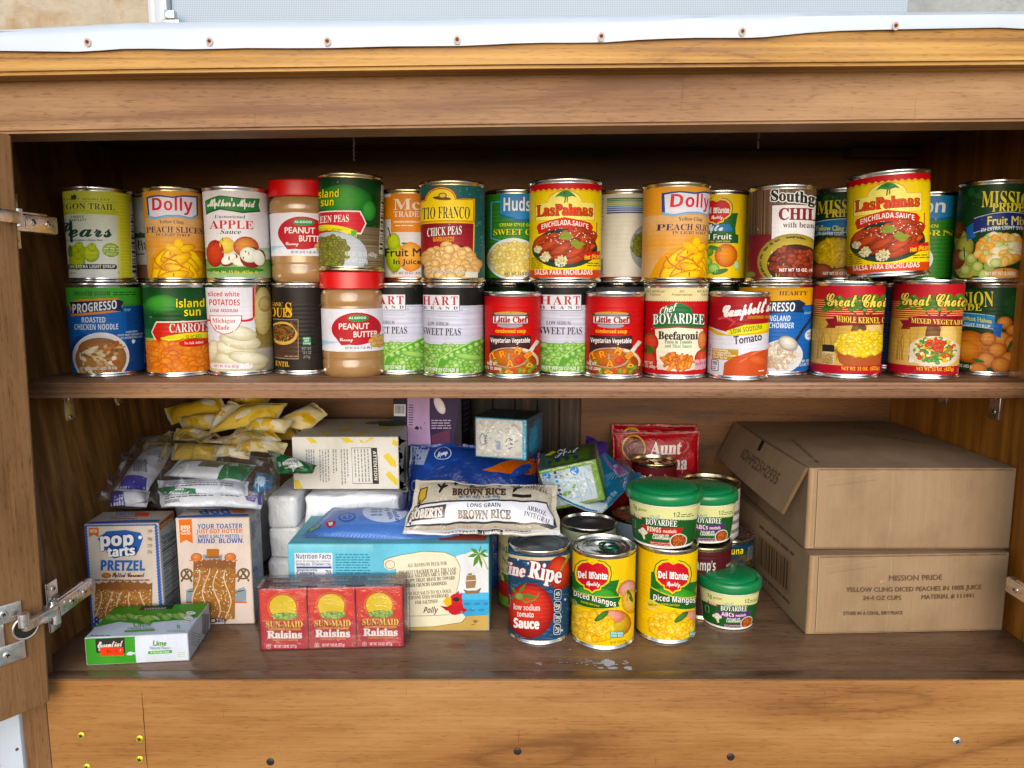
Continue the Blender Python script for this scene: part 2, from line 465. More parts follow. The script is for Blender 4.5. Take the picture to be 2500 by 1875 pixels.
def printed(name, rough=.35, bead=0, wrinkle=0, wsc=40, spec=.5, coat=0, metal=0, scuff=0):
    """printed stock: colours from the artwork, with paper waviness, tin beads or film wrinkles"""
    m, t, b = mat(name)
    a = nd(t, 'ShaderNodeVertexColor'); a.layer_name = 'Col'
    co = coords(t); n = noise(t, co, 900, 2)
    mx = nd(t, 'ShaderNodeMixRGB', blend_type='MULTIPLY'); mx.inputs[0].default_value = .16
    lk(t, a.outputs[0], mx.inputs[1]); lk(t, ramp(t, n, [(.3, (.55,)*3), (.7, (1,)*3)]), mx.inputs[2])
    cl = mx.outputs[0]
    if scuff:
        g = nd(t, 'ShaderNodeMixRGB', blend_type='MULTIPLY'); g.inputs[0].default_value = 1; lk(t, cl, g.inputs[1]); lk(t, ramp(t, noise(t, coords(t, (1, 1, .5)), 22, 5, .65), [(.3, (.80, .78, .74)), (.6, (1, 1, 1))]), g.inputs[2])
        oi = nd(t, 'ShaderNodeObjectInfo'); va = nd(t, 'ShaderNodeVectorMath', operation='ADD'); lk(t, coords(t), va.inputs[0]); lk(t, oi.outputs['Random'], va.inputs[1])
        k = noise(t, va.outputs[0], 130, 5, .75, .4); q = noise(t, va.outputs[0], 18, 2)
        f = math_(t, 'MULTIPLY', math_(t, 'GREATER_THAN', k, .675), math_(t, 'GREATER_THAN', q, .54))
        s_ = nd(t, 'ShaderNodeMixRGB'); lk(t, math_(t, 'MULTIPLY', f, scuff), s_.inputs[0]); lk(t, g.outputs[0], s_.inputs[1]); s_.inputs[2].default_value = (.66, .64, .60, 1); cl = s_.outputs[0]
    lk(t, cl, b.inputs['Base Color'])
    b.inputs['Roughness'].default_value = rough; b.inputs['Specular IOR Level'].default_value = spec; b.inputs['Metallic'].default_value = metal
    if coat: b.inputs['Coat Weight'].default_value = coat; b.inputs['Coat Roughness'].default_value = .12
    h = None
    if bead:
        w = nd(t, 'ShaderNodeTexWave', bands_direction='Z', wave_profile='SIN'); w.inputs['Scale'].default_value = 62; w.inputs['Distortion'].default_value = 0
        lk(t, co, w.inputs['Vector']); sp = nd(t, 'ShaderNodeSeparateXYZ'); lk(t, co, sp.inputs[0])
        g = math_(t, 'LESS_THAN', math_(t, 'ABSOLUTE', math_(t, 'SUBTRACT', sp.outputs[2], .055)), .031)
        h = math_(t, 'MULTIPLY', math_(t, 'MULTIPLY', w.outputs[1], g), bead)
        h = math_(t, 'ADD', h, math_(t, 'MULTIPLY', noise(t, coords(t, (1, 1, 2)), 35, 3), .55))
    if wrinkle:
        r = noise(t, coords(t, (1, .6, 1)), wsc, 5, .6, 1.2); r = math_(t, 'ABSOLUTE', math_(t, 'SUBTRACT', r, .5))
        h = math_(t, 'MULTIPLY', r, wrinkle)
    if h is None: h = math_(t, 'MULTIPLY', noise(t, co, 30, 4), .5)
    bump(t, b, h, .8 if wrinkle else .5, .0026 if wrinkle else .0016)
    return m
def wood(name, dark, mid, light, ax='X', ring=14, fib=.5, rough=.5, rsc=1.0, blot=.35, bmp=.15, seed=0, lines=0, spec=.4, scratch=0, coat=0, pores=.35):
    m, t, b = mat(name); i = 'XYZ'.index(ax)
    s1 = [9*rsc]*3; s1[i] = 1.1*rsc; s2 = [420]*3; s2[i] = 9; s3 = [5]*3; s3[i] = 2.0
    n1 = noise(t, coords(t, s1, (seed, seed*.7, seed*.3)), 1, 2.5, .45, .35)
    rg = math_(t, 'PINGPONG', math_(t, 'MULTIPLY', n1, ring), 1); rg = math_(t, 'POWER', rg, .38)
    n2 = noise(t, coords(t, s2, (seed, 0, 0)), 1, 3, .6); n3 = noise(t, coords(t, s3, (0, seed, 0)), 1.5, 4, .6)
    s4 = [95]*3; s4[i] = 14
    n4 = noise(t, coords(t, s4, (0, 0, seed)), 1, 3, .6, .6)
    f = math_(t, 'MULTIPLY_ADD', rg, .30, math_(t, 'MULTIPLY', n2, fib*.55))
    f = math_(t, 'ADD', f, math_(t, 'MULTIPLY', n3, blot)); f = math_(t, 'ADD', f, math_(t, 'MULTIPLY', n4, .22))
    s6 = [800]*3; s6[i] = 90
    pr_ = noise(t, coords(t, s6, (seed*2, seed, 0)), 1, 1.5, .5, .2); pr_ = math_(t, 'MULTIPLY', math_(t, 'MAXIMUM', math_(t, 'SUBTRACT', pr_, .57), 0), pores*2.2)
    f = math_(t, 'SUBTRACT', f, pr_)
    tot = .30*.72+fib*.275+blot*.5+.11
    lo, hi = tot-.24, tot+.24
    if lines:
        s5 = [lines]*3; s5[i] = .8
        n5 = noise(t, coords(t, s5, (seed, seed, seed)), 1, 3, .65, .3)
        f = math_(t, 'ADD', f, math_(t, 'MULTIPLY', math_(t, 'SUBTRACT', n5, .5), 1.0))
    f = math_(t, 'DIVIDE', math_(t, 'SUBTRACT', f, lo), hi-lo)
    c = ramp(t, f, [(.12, lin0(dark)), (.5, lin0(mid)), (.9, lin0(light))])
    if scratch:
        q = noise(t, coords(t, (6, 6, 6)), 2.2, 2); k = noise(t, coords(t, (260, 30, 18), (0, 0, 0), (0, .5, .3)), 1, 2, .5)
        g = math_(t, 'MULTIPLY', math_(t, 'GREATER_THAN', k, .735), math_(t, 'GREATER_THAN', q, .5))
        mx = nd(t, 'ShaderNodeMixRGB'); lk(t, math_(t, 'MULTIPLY', g, scratch), mx.inputs[0]); lk(t, c, mx.inputs[1]); mx.inputs[2].default_value = tuple(lin(dark)*.45)+(1,); c = mx.outputs[0]
    lk(t, c, b.inputs['Base Color'])
    b.inputs['Specular IOR Level'].default_value = spec
    lk(t, math_(t, 'MULTIPLY_ADD', n4, .3, rough-.15), b.inputs['Roughness'])
    if coat: b.inputs['Coat Weight'].default_value = coat; b.inputs['Coat Roughness'].default_value = .22
    bump(t, b, math_(t, 'ADD', n2, math_(t, 'MULTIPLY', n4, .8)), bmp, .0008)
    return m
def clear(name, tint=(1, 1, 1), rough=.12, wr=.6, wsc=25, haze=.06, ior=1.45, gain=.75, cap=.4):
    """thin clear film: lets light through, shines at its folds"""
    m, t, b = mat(name); t.nodes.remove(b); out = t.nodes['Material Output']
    tr = nd(t, 'ShaderNodeBsdfTransparent'); tr.inputs[0].default_value = tint+(1,)
    gl = nd(t, 'ShaderNodeBsdfGlossy'); gl.inputs['Roughness'].default_value = rough
    df = nd(t, 'ShaderNodeBsdfDiffuse'); df.inputs[0].default_value = (.8, .82, .85, 1)
    fr = nd(t, 'ShaderNodeFresnel'); fr.inputs[0].default_value = ior
    r = noise(t, coords(t), wsc, 5, .6, 1.5); r = math_(t, 'ABSOLUTE', math_(t, 'SUBTRACT', r, .5))
    bp = nd(t, 'ShaderNodeBump'); bp.inputs['Strength'].default_value = wr; bp.inputs['Distance'].default_value = .006; lk(t, r, bp.inputs['Height'])
    for n in (gl, fr, df): lk(t, bp.outputs[0], n.inputs['Normal'])
    m1 = nd(t, 'ShaderNodeMixShader'); m1.inputs[0].default_value = haze; lk(t, tr.outputs[0], m1.inputs[1]); lk(t, df.outputs[0], m1.inputs[2])
    m2 = nd(t, 'ShaderNodeMixShader'); lk(t, math_(t, 'MINIMUM', math_(t, 'MULTIPLY', fr.outputs[0], gain), cap), m2.inputs[0]); lk(t, m1.outputs[0], m2.inputs[1]); lk(t, gl.outputs[0], m2.inputs[2])
    lk(t, m2.outputs[0], out.inputs[0]); return m

LABEL = printed('paper_label', .42, bead=.2, spec=.16, scuff=.55); CARD = printed('printed_card', .5, spec=.2, scuff=.22); FILM = printed('printed_film', .24, wrinkle=1.6, wsc=38, spec=.4)
TUBM = printed('printed_tub', .35, spec=.25); KRAFT = printed('brown_cardboard', .75, spec=.2, scuff=.15); SOFTF = printed('soft_printed_film', .3, wrinkle=1.1, wsc=30, spec=.35)
TIN = plain('tinplate', (.72, .71, .69), .24, 1, nz=.08, nsc=90, bmp=.08); GOLD = plain('gold_tinplate', (.62, .52, .32), .26, 1, nz=.08, nsc=90)
DTIN = plain('dull_tin_lid', (.24, .27, .31), .45, 1, nz=.15, nsc=70, bmp=.1)
CHROME = plain('nickel_plate', (.80, .79, .77), .30, 1, nz=.15, nsc=120); DARKH = plain('dark_recess', (.012, .011, .01), .6)
REDP = plain('red_plastic', 'c8141c', .33); GRNP = plain('green_plastic', '0b7a45', .3, nz=.06, nsc=40, bmp=.05, Coat_Weight=.3)
PEANUT = plain('peanut_butter', '9c774e', .22, nz=.08, nsc=25, Coat_Weight=.8, Coat_Roughness=.06)
WHITEV = plain('white_vinyl', (.46, .53, .62), .38, nz=.035, nsc=14, bmp=.1)
WOOD_F = wood('front_panel_wood', '6a431e', '8b5f32', 'a07645', ring=13, fib=.5, rough=.42, rsc=.65, seed=3.1, scratch=.4, blot=.3, pores=.3, spec=.25)
WOOD_H = wood('header_wood', '6e4b30', '8f6b49', 'a6835e', ring=7, fib=.5, rough=.5, rsc=.55, seed=7.7, scratch=.25, blot=.5, pores=.35, spec=.25)
WOOD_D = wood('door_wood', '4c331d', '6e4e30', '846343', 'Z', ring=6, fib=.6, rough=.45, rsc=.6, seed=2.2, blot=.4, pores=.4, spec=.25)
WOOD_P = wood('pine_fascia', '714613', '9d7028', 'b98c45', ring=10, fib=.3, rough=.5, rsc=1.2, seed=5.5, lines=110, blot=.25)
WOOD_S = wood('stained_shelf', '382417', '704f38', '967254', ring=3, fib=.3, rough=.5, rsc=1, seed=9.2, lines=230, blot=.2, bmp=.35)
WOOD_B = wood('dark_floor_wood', '3c2b1d', '664c38', '82674f', ring=6, fib=.5, rough=.32, rsc=.8, seed=1.3, blot=.5, coat=.25, pores=.5)
WOOD_L = wood('side_panel_wood', '5a3816', '7d5226', '9a6c38', 'Z', ring=7, fib=.35, rough=.5, rsc=.8, seed=4.4, lines=70, blot=.3)
WOOD_R = wood('right_panel_wood', '6b3d10', '8f5617', 'ab7026', 'Z', ring=5, fib=.4, rough=.42, rsc=.7, seed=6.1, lines=40, blot=.3, coat=.2)
WOOD_BK = wood('back_panel_wood', '432813', '6d451f', '875c2c', ring=7, fib=.3, rough=.6, rsc=.5, seed=8.8, blot=.5)
WOOD_K = wood('weathered_board', '0e0906', '2c1d12', '64472d', 'Z', ring=4, fib=.5, rough=.65, seed=3.3, lines=170, bmp=.4)
def stucco():
    m, t, b = mat('stucco'); co = coords(t); n = noise(t, co, 55, 6, .6, .8); q = noise(t, co, 14, 4, .6)
    sp = nd(t, 'ShaderNodeSeparateXYZ'); lk(t, co, sp.inputs[0])
    warm = ramp(t, q, [(.35, lin('aca08d')), (.5, lin('b6ac9b')), (.68, lin('a08561'))]); cool = ramp(t, q, [(.3, lin('8e969a')), (.7, lin('a8adaf'))])
    mx = nd(t, 'ShaderNodeMixRGB'); lk(t, math_(t, 'GREATER_THAN', sp.outputs[0], 0.0), mx.inputs[0]); lk(t, warm, mx.inputs[1]); lk(t, cool, mx.inputs[2])
    lk(t, mx.outputs[0], b.inputs['Base Color']); b.inputs['Roughness'].default_value = .85; bump(t, b, n, .8, .006); return m
STUCCO = stucco()
def screen():
    m, t, b = mat('insect_mesh'); co = coords(t); sp = nd(t, 'ShaderNodeSeparateXYZ'); lk(t, co, sp.inputs[0])
    f = None
    for k in (0, 2):
        w = math_(t, 'PINGPONG', math_(t, 'MULTIPLY', sp.outputs[k], 760), 1); w = math_(t, 'GREATER_THAN', w, .6); f = w if f is None else math_(t, 'MAXIMUM', f, w)
    g = noise(t, co, 5, 3)
    c = nd(t, 'ShaderNodeMixRGB'); lk(t, f, c.inputs[0]); lk(t, ramp(t, g, [(.3, lin0('7d8ca0')), (.7, lin0('8a9aae'))]), c.inputs[1]); c.inputs[2].default_value = tuple(lin0('9fb0c2'))+(1,)
    lk(t, c.outputs[0], b.inputs['Base Color']); b.inputs['Roughness'].default_value = .6; return m
SCREEN = screen()

# ---------------------------------------------------------------- ground and the house wall behind
Y0, YB, ZF, ZC, XL, XR = .733, 1.15, -.302, .305, -.515, .592
bm = bmesh.new(); add_box(bm, -8, -14, -1.3, 8, 1.25, -1.2)
o = obj('ground', bm_mesh(bm, 'ground'), plain('concrete_ground', (.30, .29, .27), .9, nz=.2, nsc=6)); o['kind'] = 'structure'
hw = thing('house_wall', 'stucco house wall with a screened window above and behind the wooden cabinet', 'wall', (0, 1.2, -1.2))
YW = 1.2
def hobj(name, bm, m, par=hw): return obj(name, bm_mesh(bm, name), m, par, (0, -1.2, 1.2) if par is hw else (0, 0, 0))
bm = bmesh.new(); add_box(bm, -4, YW, -1.2, 4, YW+.2, 2.8); hobj('stucco_surface', bm, STUCCO)
q = lambda px: onY(px, 40, YW).x
zt = onY(1250, 60, YW).z-.06
bm = bmesh.new(); add_box(bm, q(435), YW-.016, zt, q(2197), YW-.010, zt+1.1)
wn = hobj('window', bm, plain('window_white', (.42, .47, .54), .4))
bm = bmesh.new()
add_box(bm, q(383), YW-.030, zt, q(402), YW-.002, zt+1.15, .003); add_box(bm, q(403), YW-.036, zt, q(434), YW-.002, zt+1.12, .003)
add_box(bm, q(2197)+.0005, YW-.012, zt, q(2203), YW-.002, zt+1.1); add_box(bm, q(383), YW-.03, zt+1.151, q(2203), YW-.002, zt+1.2)
hobj('window_frame', bm, WHITEV, wn)
bm = bmesh.new(); add_box(bm, q(436), YW-.022, zt, q(2196), YW-.0165, zt+1.1); hobj('insect_screen', bm, SCREEN, wn)
p0 = onY(416, 47, YW-.045); bm = bmesh.new()
add_box(bm, p0.x-.011, YW-.048, p0.z-.006, p0.x+.013, YW-.037, p0.z-.001, .001); add_box(bm, p0.x-.007, YW-.05, p0.z-.0005, p0.x+.008, YW-.037, p0.z+.012, .002)
hobj('latch', bm, plain('zinc_latch', (.5, .55, .54), .4, 1), wn)

# ---------------------------------------------------------------- the cabinet
cab = thing('wooden_cabinet', 'open wooden pantry cabinet with one shelf, nickel hinges and a white vinyl roof edge', 'cabinet', (0, Y0, ZF-.6))
CO = (0, -Y0, .6-ZF)
def part(name, bm, m, par=None, ang=35): return obj(name, bm_mesh(bm, name, True, ang), m, par or cab, CO if par is None else (0, 0, 0))
bm = bmesh.new(); add_box(bm, -.492, Y0, -.62, .62, Y0+.018, ZF-.0014, .0008); part('front_panel', bm, WOOD_F)
bm = bmesh.new(); add_box(bm, -.56, Y0+.0184, ZF-.018, .61, YB, ZF, .0008); add_box(bm, -.492, Y0+.0003, ZF-.0011, .5658, Y0+.0180, ZF-.0001, .0004); part('floor_board', bm, WOOD_B)
bm = bmesh.new(); add_box(bm, -.519, Y0-.0002, -.62, -.4925, Y0+.018, .27, .0015)
bm2 = bm; part('stile', bm, WOOD_D)
bm = bmesh.new(); add_box(bm, .566, Y0, ZF-.0008, .62, Y0+.018, .27, .0015); part('stile', bm, WOOD_D)
bm = bmesh.new(); a0, a1, b0, b1 = Y0+.0185, YB-.0003, ZF+.0003, ZC-.0003; XT = -.592
hexa(bm, [(XL-.018, a0, b0), (XL, a0, b0), (XL, a1, b0), (XL-.018, a1, b0), (XT-.018, a0, b1), (XT, a0, b1), (XT, a1, b1), (XT-.018, a1, b1)]); part('side_panel', bm, WOOD_L)
bm = bmesh.new(); add_box(bm, XR, Y0+.0185, ZF+.0003, XR+.018, YB-.0003, ZC-.0003); part('side_panel', bm, WOOD_R)
bm = bmesh.new(); add_box(bm, -.62, YB, ZF-.02, .62, YB+.012, ZC+.02); part('back_panel', bm, WOOD_BK)
bm = bmesh.new(); add_box(bm, -.62, Y0+.046, ZC, .62, YB-.0005, ZC+.016); part('ceiling_board', bm, WOOD_B)
x0, x1 = onY(1150, 1000, YB).x, onY(1418, 1000, YB).x
bm = bmesh.new()
n = 5
for k in range(n): add_box(bm, x0+(x1-x0)*k/n+.0008, YB-.010+.001*(k % 2), ZF+.001, x0+(x1-x0)*(k+1)/n-.0008, YB-.0003, -.0195, .0015)
part('weathered_boards', bm, WOOD_K)
# header: a slightly sagging rail
bm = bmesh.new(); Yh = Y0-.002; yb = Y0+.044; XH = [-.61, -.35, 0, .35, .64]
ptop = [onY(1250+x/.735*1818, y, Yh).z for x, y in zip(XH, (194, 180, 168, 160, 153))]
pbot = [onY(1250+x/.735*1818, y, Yh).z for x, y in zip(XH, (331, 320, 308, 298, 291))]
rows = []
for x, zb, zz in zip(XH, pbot, ptop): rows.append([bm.verts.new(v) for v in ((x, Yh, zb), (x, Yh, zz), (x, yb, zz), (x, yb, zb))])
for A, B in zip(rows, rows[1:]):
    for k in range(4): bm.faces.new((A[k], A[(k+1) % 4], B[(k+1) % 4], B[k]))
bm.faces.new(rows[0]); bm.faces.new(rows[-1][::-1]); bmesh.ops.recalc_face_normals(bm, faces=bm.faces)
bmesh.ops.bevel(bm, geom=[e for e in bm.edges if abs(e.verts[0].co.x-e.verts[1].co.x) > .1], offset=.0025, segments=2, affect='EDGES')
part('header_rail', bm, WOOD_H, ang=50)
# pine fascia and roof board above it
bm = bmesh.new(); Yf = .706; rows = []
for x, y in zip(XH, (190, 177, 165, 158, 150)):
    zb = onY(1250+x/.708*1818, y, Yf).z; rows.append([bm.verts.new(v) for v in ((x, Yf, zb), (x, Yf, zb+.038), (x, .76, zb+.038), (x, .76, zb))])
for A, B in zip(rows, rows[1:]):
    for k in range(4): bm.faces.new((A[k], A[(k+1) % 4], B[(k+1) % 4], B[k]))
bm.faces.new(rows[0]); bm.faces.new(rows[-1][::-1]); bmesh.ops.recalc_face_normals(bm, faces=bm.faces)
bmesh.ops.bevel(bm, geom=[e for e in bm.edges if abs(e.verts[0].co.x-e.verts[1].co.x) > .1], offset=.003, segments=2, affect='EDGES')
part('fascia', bm, WOOD_P, ang=50)
bm = bmesh.new(); add_box(bm, -.75, .765, ZC+.022, .75, YW-.002, ZC+.034); part('roof_board', bm, WOOD_P)
LO = [(-350, 128), (-100, 124), (0, 124), (100, 125), (190, 126), (245, 123), (300, 119), (370, 118.5), (450, 120), (520, 119), (600, 117), (700, 117.5), (800, 117), (880, 115), (950, 113), (1040, 112.5), (1120, 112), (1190, 109), (1250, 106), (1330, 104), (1400, 104), (1480, 103), (1520, 100), (1560, 97), (1630, 94), (1700, 92), (1770, 92), (1830, 92), (1870, 90), (1900, 87), (1970, 80), (2050, 75), (2120, 73), (2200, 71), (2320, 69), (2440, 67), (2500, 70), (2800, 66)]
UP = [(-350, 98), (0, 73), (140, 66), (300, 57), (500, 52), (1000, 49), (1250, 43), (1600, 37), (1900, 32), (2500, 28), (2800, 26)]
ui = lambda x: float(np.interp(x, [p[0] for p in UP], [p[1] for p in UP]))
bm = bmesh.new(); rows = []
for i, (x, y) in enumerate(LO):
    wv = .0004*math.sin(i*1.3)
    r = []
    for k in range(7):
        f = k/6; yy = y+(ui(x)-y)*f; Yt = .7025-.0006*math.sin(f*math.pi)+wv*(1-f)**2+(.02*(f-.83)/.17 if f > .84 else 0)
        r.append(bm.verts.new(onY(x, yy, Yt)))
    rows.append(r)
for A, B in zip(rows, rows[1:]):
    for k in range(6): bm.faces.new((A[k], B[k], B[k+1], A[k+1]))
bmesh.ops.recalc_face_normals(bm, faces=bm.faces)
if bm.faces[10].normal.y > 0: bmesh.ops.reverse_faces(bm, faces=bm.faces)
bmesh.ops.solidify(bm, geom=bm.faces[:], thickness=.0016)
trim = part('vinyl_edging', bm, WHITEV, ang=60)
# corner trim down the left side
bm = bmesh.new(); a = onY(4, 1870, Y0); b = onY(72, 1870, Y0)
add_box(bm, a.x, Y0-.004, -.62, -.5195, Y0+.02, .25, .003); ct = part('corner_trim', bm, WHITEV)
def colour_soup(bm, fn, smooth=False): return bm_soup(bm, fn, smooth)
RUSTM = printed('rusty_screw', .6)
def rust_screw(px, py, Y, r=.0015, halo=True, par=None):
    p = onY(px, py, Y); sp = []
    a = Art(-12, 12, -12, 12)
    if halo:
        R = random.Random(int(px)); a.e(0, -.4, 3.2, 3.9, 'bcc4ce', 'bf8246', n=20, hl=(0, 0))
        for _ in range(4): a.e(R.uniform(-2, 2), R.uniform(-4, 1), R.uniform(.3, .6), R.uniform(.5, 1.1), 'b08a64')
    sp.append(a.on(Flat((0, -.0003, 0), (1, 0, 0), (0, 0, 1)))) if halo else None
    bm = bmesh.new(); add_lathe(bm, [(r*.3, .0001), (r, .0002), (r, .0008), (r*.7, .0016), (r*.35, .0017), (r*.3, .0008), (0, .0008)], 16, Matrix.Rotation(rad(90), 4, 'X'))
    sp.append(bm_soup(bm, lambda n, c: lin('6b3c22') if abs(c.x)+abs(c.z) > r*.5 else lin('1c0f08'), False)); bm.free()
    return obj('screw', soup_mesh('screw', sp), RUSTM, par or cab, (p.x, p.y-Y0 if par is None else 0, p.z+.6-ZF))
for px, py in ((213, 102), (511, 100), (799, 100), (1116, 96), (1468, 88), (1813, 76), (2187, 62)): rust_screw(px, py, .7012)
rust_screw(42, 1829, Y0-.0045, halo=False)
def cross_head(name, p, r, m, rot=(0, 0, 0), par=None):
    """countersunk screw head facing -Y with a cross recess"""
    bm = bmesh.new(); add_lathe(bm, [(0, .0011), (r*.45, .0011), (r*.8, .0009), (r, .0003), (r, -.0005)], 20, Matrix.Rotation(rad(90), 4, 'X'))
    me = bm_mesh(bm, name); me.materials.append(m); me.materials.append(DARKH)
    bm = bmesh.new(); bm.from_mesh(me); n0 = len(bm.faces)
    for a in (0.4, 0.4+math.pi/2): add_box(bm, -r*.52, -.0014, -r*.14, r*.52, -.0011, r*.14, 0, Matrix.Rotation(a, 4, 'Y'))
    bm.faces.ensure_lookup_table()
    for f in bm.faces[n0:]: f.material_index = 1
    bm.to_mesh(me); bm.free()
    o = obj(name, me, None, par or cab, (p[0], p[1]-(Y0 if par is None else 0), p[2]+(.6-ZF if par is None else 0)), rot); return o
YZ = plain('yellow_zinc', 'd2c046', .35, .6); BLK = plain('black_screw', (.02, .02, .022), .45, .5)
for px, py in ((198, 1796), (341, 1804), (341, 1854), (212, 1873)): cross_head('screw', onY(px, py, Y0-.0003), .0041, YZ)
for px, py in ((660, 1860), (1263.5, 1834.6), (1784, 1848)): cross_head('screw', onY(px, py, Y0-.0003), .0041, BLK)
cross_head('screw', onY(2336, 1810, Y0-.0003), .0047, CHROME)
a = Art(-20, 20, -100, 100); R = random.Random(6); a.l([(R.uniform(-.3, .3), y) for y in range(-46, 47, 6)], [.25, .5, .8, .6, .9, .7, .8, .5, .7, .8, .9, .7, .6, .5, .4, .25], '3c2a18'); p = onY(353, 1783, Y0)
obj('scratch', soup_mesh('scratch', [a.on(Flat((0, -.0002, 0), (1, 0, 0), (0, 0, 1)))]), KRAFT, cab, (p.x, 0, p.z+.6-ZF))
# shelf and its angle brackets
bm = bmesh.new(); add_box(bm, -.556, .83, -.0185, XR-.0004, YB-.0006, 0, .0012); part('shelf', bm, WOOD_S)
def bracket(px, y0, y1, X, sx, w=.010):
    p, q_ = onX(px, y0, X), onX(px, y1, X); b = bmesh.new()
    add_box(b, X, p.y-w, q_.z, X+sx*.002, p.y+w, -.019, .0008); add_box(b, X+sx*.0022, p.y-w, -.0209, X+sx*.045, p.y+w, -.019, .0005)
    o = part('angle_bracket', b, CHROME)
    for f in (.25, .75): cross_head('screw', (X+sx*.002, p.y, -.019+(q_.z+.019)*f), .0032, CHROME, (0, 0, rad(90)*sx), None)
bracket(165, 969, 1043, -.548, 1); bracket(288, 970, 1010, -.548, 1); bracket(378, 970, 990, -.548, 1)
bracket(2433, 970, 1024, XR, -1); bracket(2304, 970, 984, XR, -1)
for px, py, h in ((864, 372, .02), (1851, 350, .012)):
    p = onY(px, py, 1.0); b = bmesh.new(); add_tube(b, [(p.x, 1.0, ZC+.002)]+[(p.x+.0006*(-1)**k, 1.0, p.z+h*.5-h*k/8) for k in range(9)], .0012, 8); part('nail', b, CHROME)
p, r_ = onY(2070, 385, YB-.02), onY(2275, 322, YB-.02); b = bmesh.new(); add_box(b, p.x, YB-.03, p.z, r_.x, YB-.0005, ZC-.0005, .003); part('cleat', b, WOOD_BK)
# torn label residue stuck to the floor board
a = Art(-120, 120, -40, 40); R = random.Random(4)
def blot(cx, cy, r, n=11, asp=.45, c='c4cad4'):
    a.p([(cx+r*R.uniform(.55, 1.15)*math.cos(t), cy+asp*r*R.uniform(.55, 1.15)*math.sin(t)) for t in [k*2*math.pi/n for k in range(n)]], c)
blot(0, 3, 10, asp=.85); blot(3, -8, 6, asp=.5); blot(-10, -8, 4); blot(20, -8, 5, asp=.9); blot(-9, 2, 6, c='b0b6c0')
for _ in range(60): blot(R.gauss(-22, 15), R.gauss(6, 4), R.uniform(.5, 1.9), 7, c=R.choice(('a4a9b4', 'bcc2cc')))
for _ in range(10): blot(R.uniform(5, 22), R.uniform(-2, 8), R.uniform(.6, 2.4), 7)
blot(-77, 2, 3.5, c='b0b6c0'); blot(-75, -1, 2.5, c='bcc2cc'); blot(-40, 33, 2)
p = onZ(1487, 1622, ZF)
obj('paper_residue', soup_mesh('paper_residue', [a.on(Flat((0, 0, 0), (1, 0, 0), (0, 1, 0)))]), printed('torn_paper', .8), cab, (p.x, p.y-Y0, .6+.0003))['kind'] = 'stuff'
# door, hinged on the left and swung wide open
T0, B0 = onY(28, 328, .715), onY(123, 1714, .715); dv = Vector((-.6, -.8, 0)); tv = Vector((-.8, .6, 0))*.018
b = bmesh.new(); hexa(b, [B0, B0+dv*.42, B0+dv*.42+tv, B0+tv, T0, T0+dv*.42, T0+dv*.42+tv, T0+tv], .0015)
door = part('door', b, WOOD_D)
def hinge(z, X, sx, cup, par=None):
    """concealed hinge: adapter on the stile, arm running back into the cabinet, knuckle and cup on the door"""
    y = Y0
    b = bmesh.new()
    add_box(b, X, y-.001, z-.027, X+sx*.003, y+.016, z+.027, .0012)                 # adapter plate on the edge of the stile
    add_box(b, X+sx*.003, y-.006, z-.0105, X+sx*.012, y+.064, z+.0075, .0022)         # arm
    add_box(b, X+sx*.004, y+.004, z+.0072, X+sx*.010, y+.05, z+.0095, .001)
    add_box(b, X+sx*.0122, y+.010, z-.0062, X+sx*.0128, y+.056, z+.0042, .0002)
    if cup:
        P1, P2 = Vector((X-.022, y-.040, z-.002)), Vector((X+.008, y-.003, z-.001)); dd = P2-P1; Ml = Matrix.Translation((P1+P2)/2) @ Matrix.Rotation(math.atan2(dd.y, dd.x), 4, 'Z')
        add_box(b, -dd.length/2, -.005, -.009, dd.length/2, .005, .008, .0025, Ml); add_tube(b, [(X+.008, y-.003, z-.011), (X+.008, y-.003, z+.010)], .0042, 12)
    h = obj('hinge', bm_mesh(b, 'hinge'), CHROME, cab, CO)
    for yy, r in ((.022, .0038), (.046, .0036)):
        cross_head('screw', (X+sx*.0129, y+yy, z-.001), r, CHROME, (0, 0, rad(90)*sx), h)
    for zz in (.019, -.019): cross_head('screw', (X+sx*.0032, y+.008, z+zz), .0033, CHROME, (0, 0, rad(90)*sx), h)
    return h
h1 = hinge(.171, -.488, 1, True); h2 = hinge(-.224, -.482, 1, True); h3 = hinge(-.222, .565, -1, False)
# cup plate of the lower hinge on the door's inner face
dn = Vector((.8, -.6, 0)); 
c0 = onY(34, 1533, .70); s = (c0-B0).dot(dv); c0 = B0+dv*s+Vector((0, 0, c0.z-B0.z))+(T0-B0)*((c0.z-B0.z)/(T0.z-B0.z)); c0.z = onY(34, 1533, .70).z
Mx = Matrix.Translation(Vector((c0.x, c0.y, c0.z))) @ Matrix((( -dv.x, dn.x*-1, 0, 0), (-dv.y, dn.y*-1, 0, 0), (0, 0, 1, 0), (0, 0, 0, 1)))
b = bmesh.new(); add_box(b, -.024, -.0022, -.030, .004, 0, -.011, .0008, Mx); add_box(b, -.024, -.0022, .011, .004, 0, .030, .0008, Mx); add_box(b, -.024, -.0022, -.0112, -.013, 0, .0112, .0006, Mx)
add_lathe(b, [(.0122, 0), (.0122, .0008), (.0112, .0012), (.0104, .0010)], 32, Mx @ Matrix.Translation((.006, 0, 0)) @ Matrix.Rotation(rad(90), 4, 'X'))
cp = obj('cup_plate', bm_mesh(b, 'cup_plate'), CHROME, door, (0, 0, 0))
b = bmesh.new(); add_lathe(b, [(.0105, .0006), (0, .0005)], 32, Mx @ Matrix.Translation((.006, 0, 0)) @ Matrix.Rotation(rad(90), 4, 'X')); obj('cup', bm_mesh(b, 'cup'), plain('cup_shadow', (.06, .055, .05), .35, .8), cp)
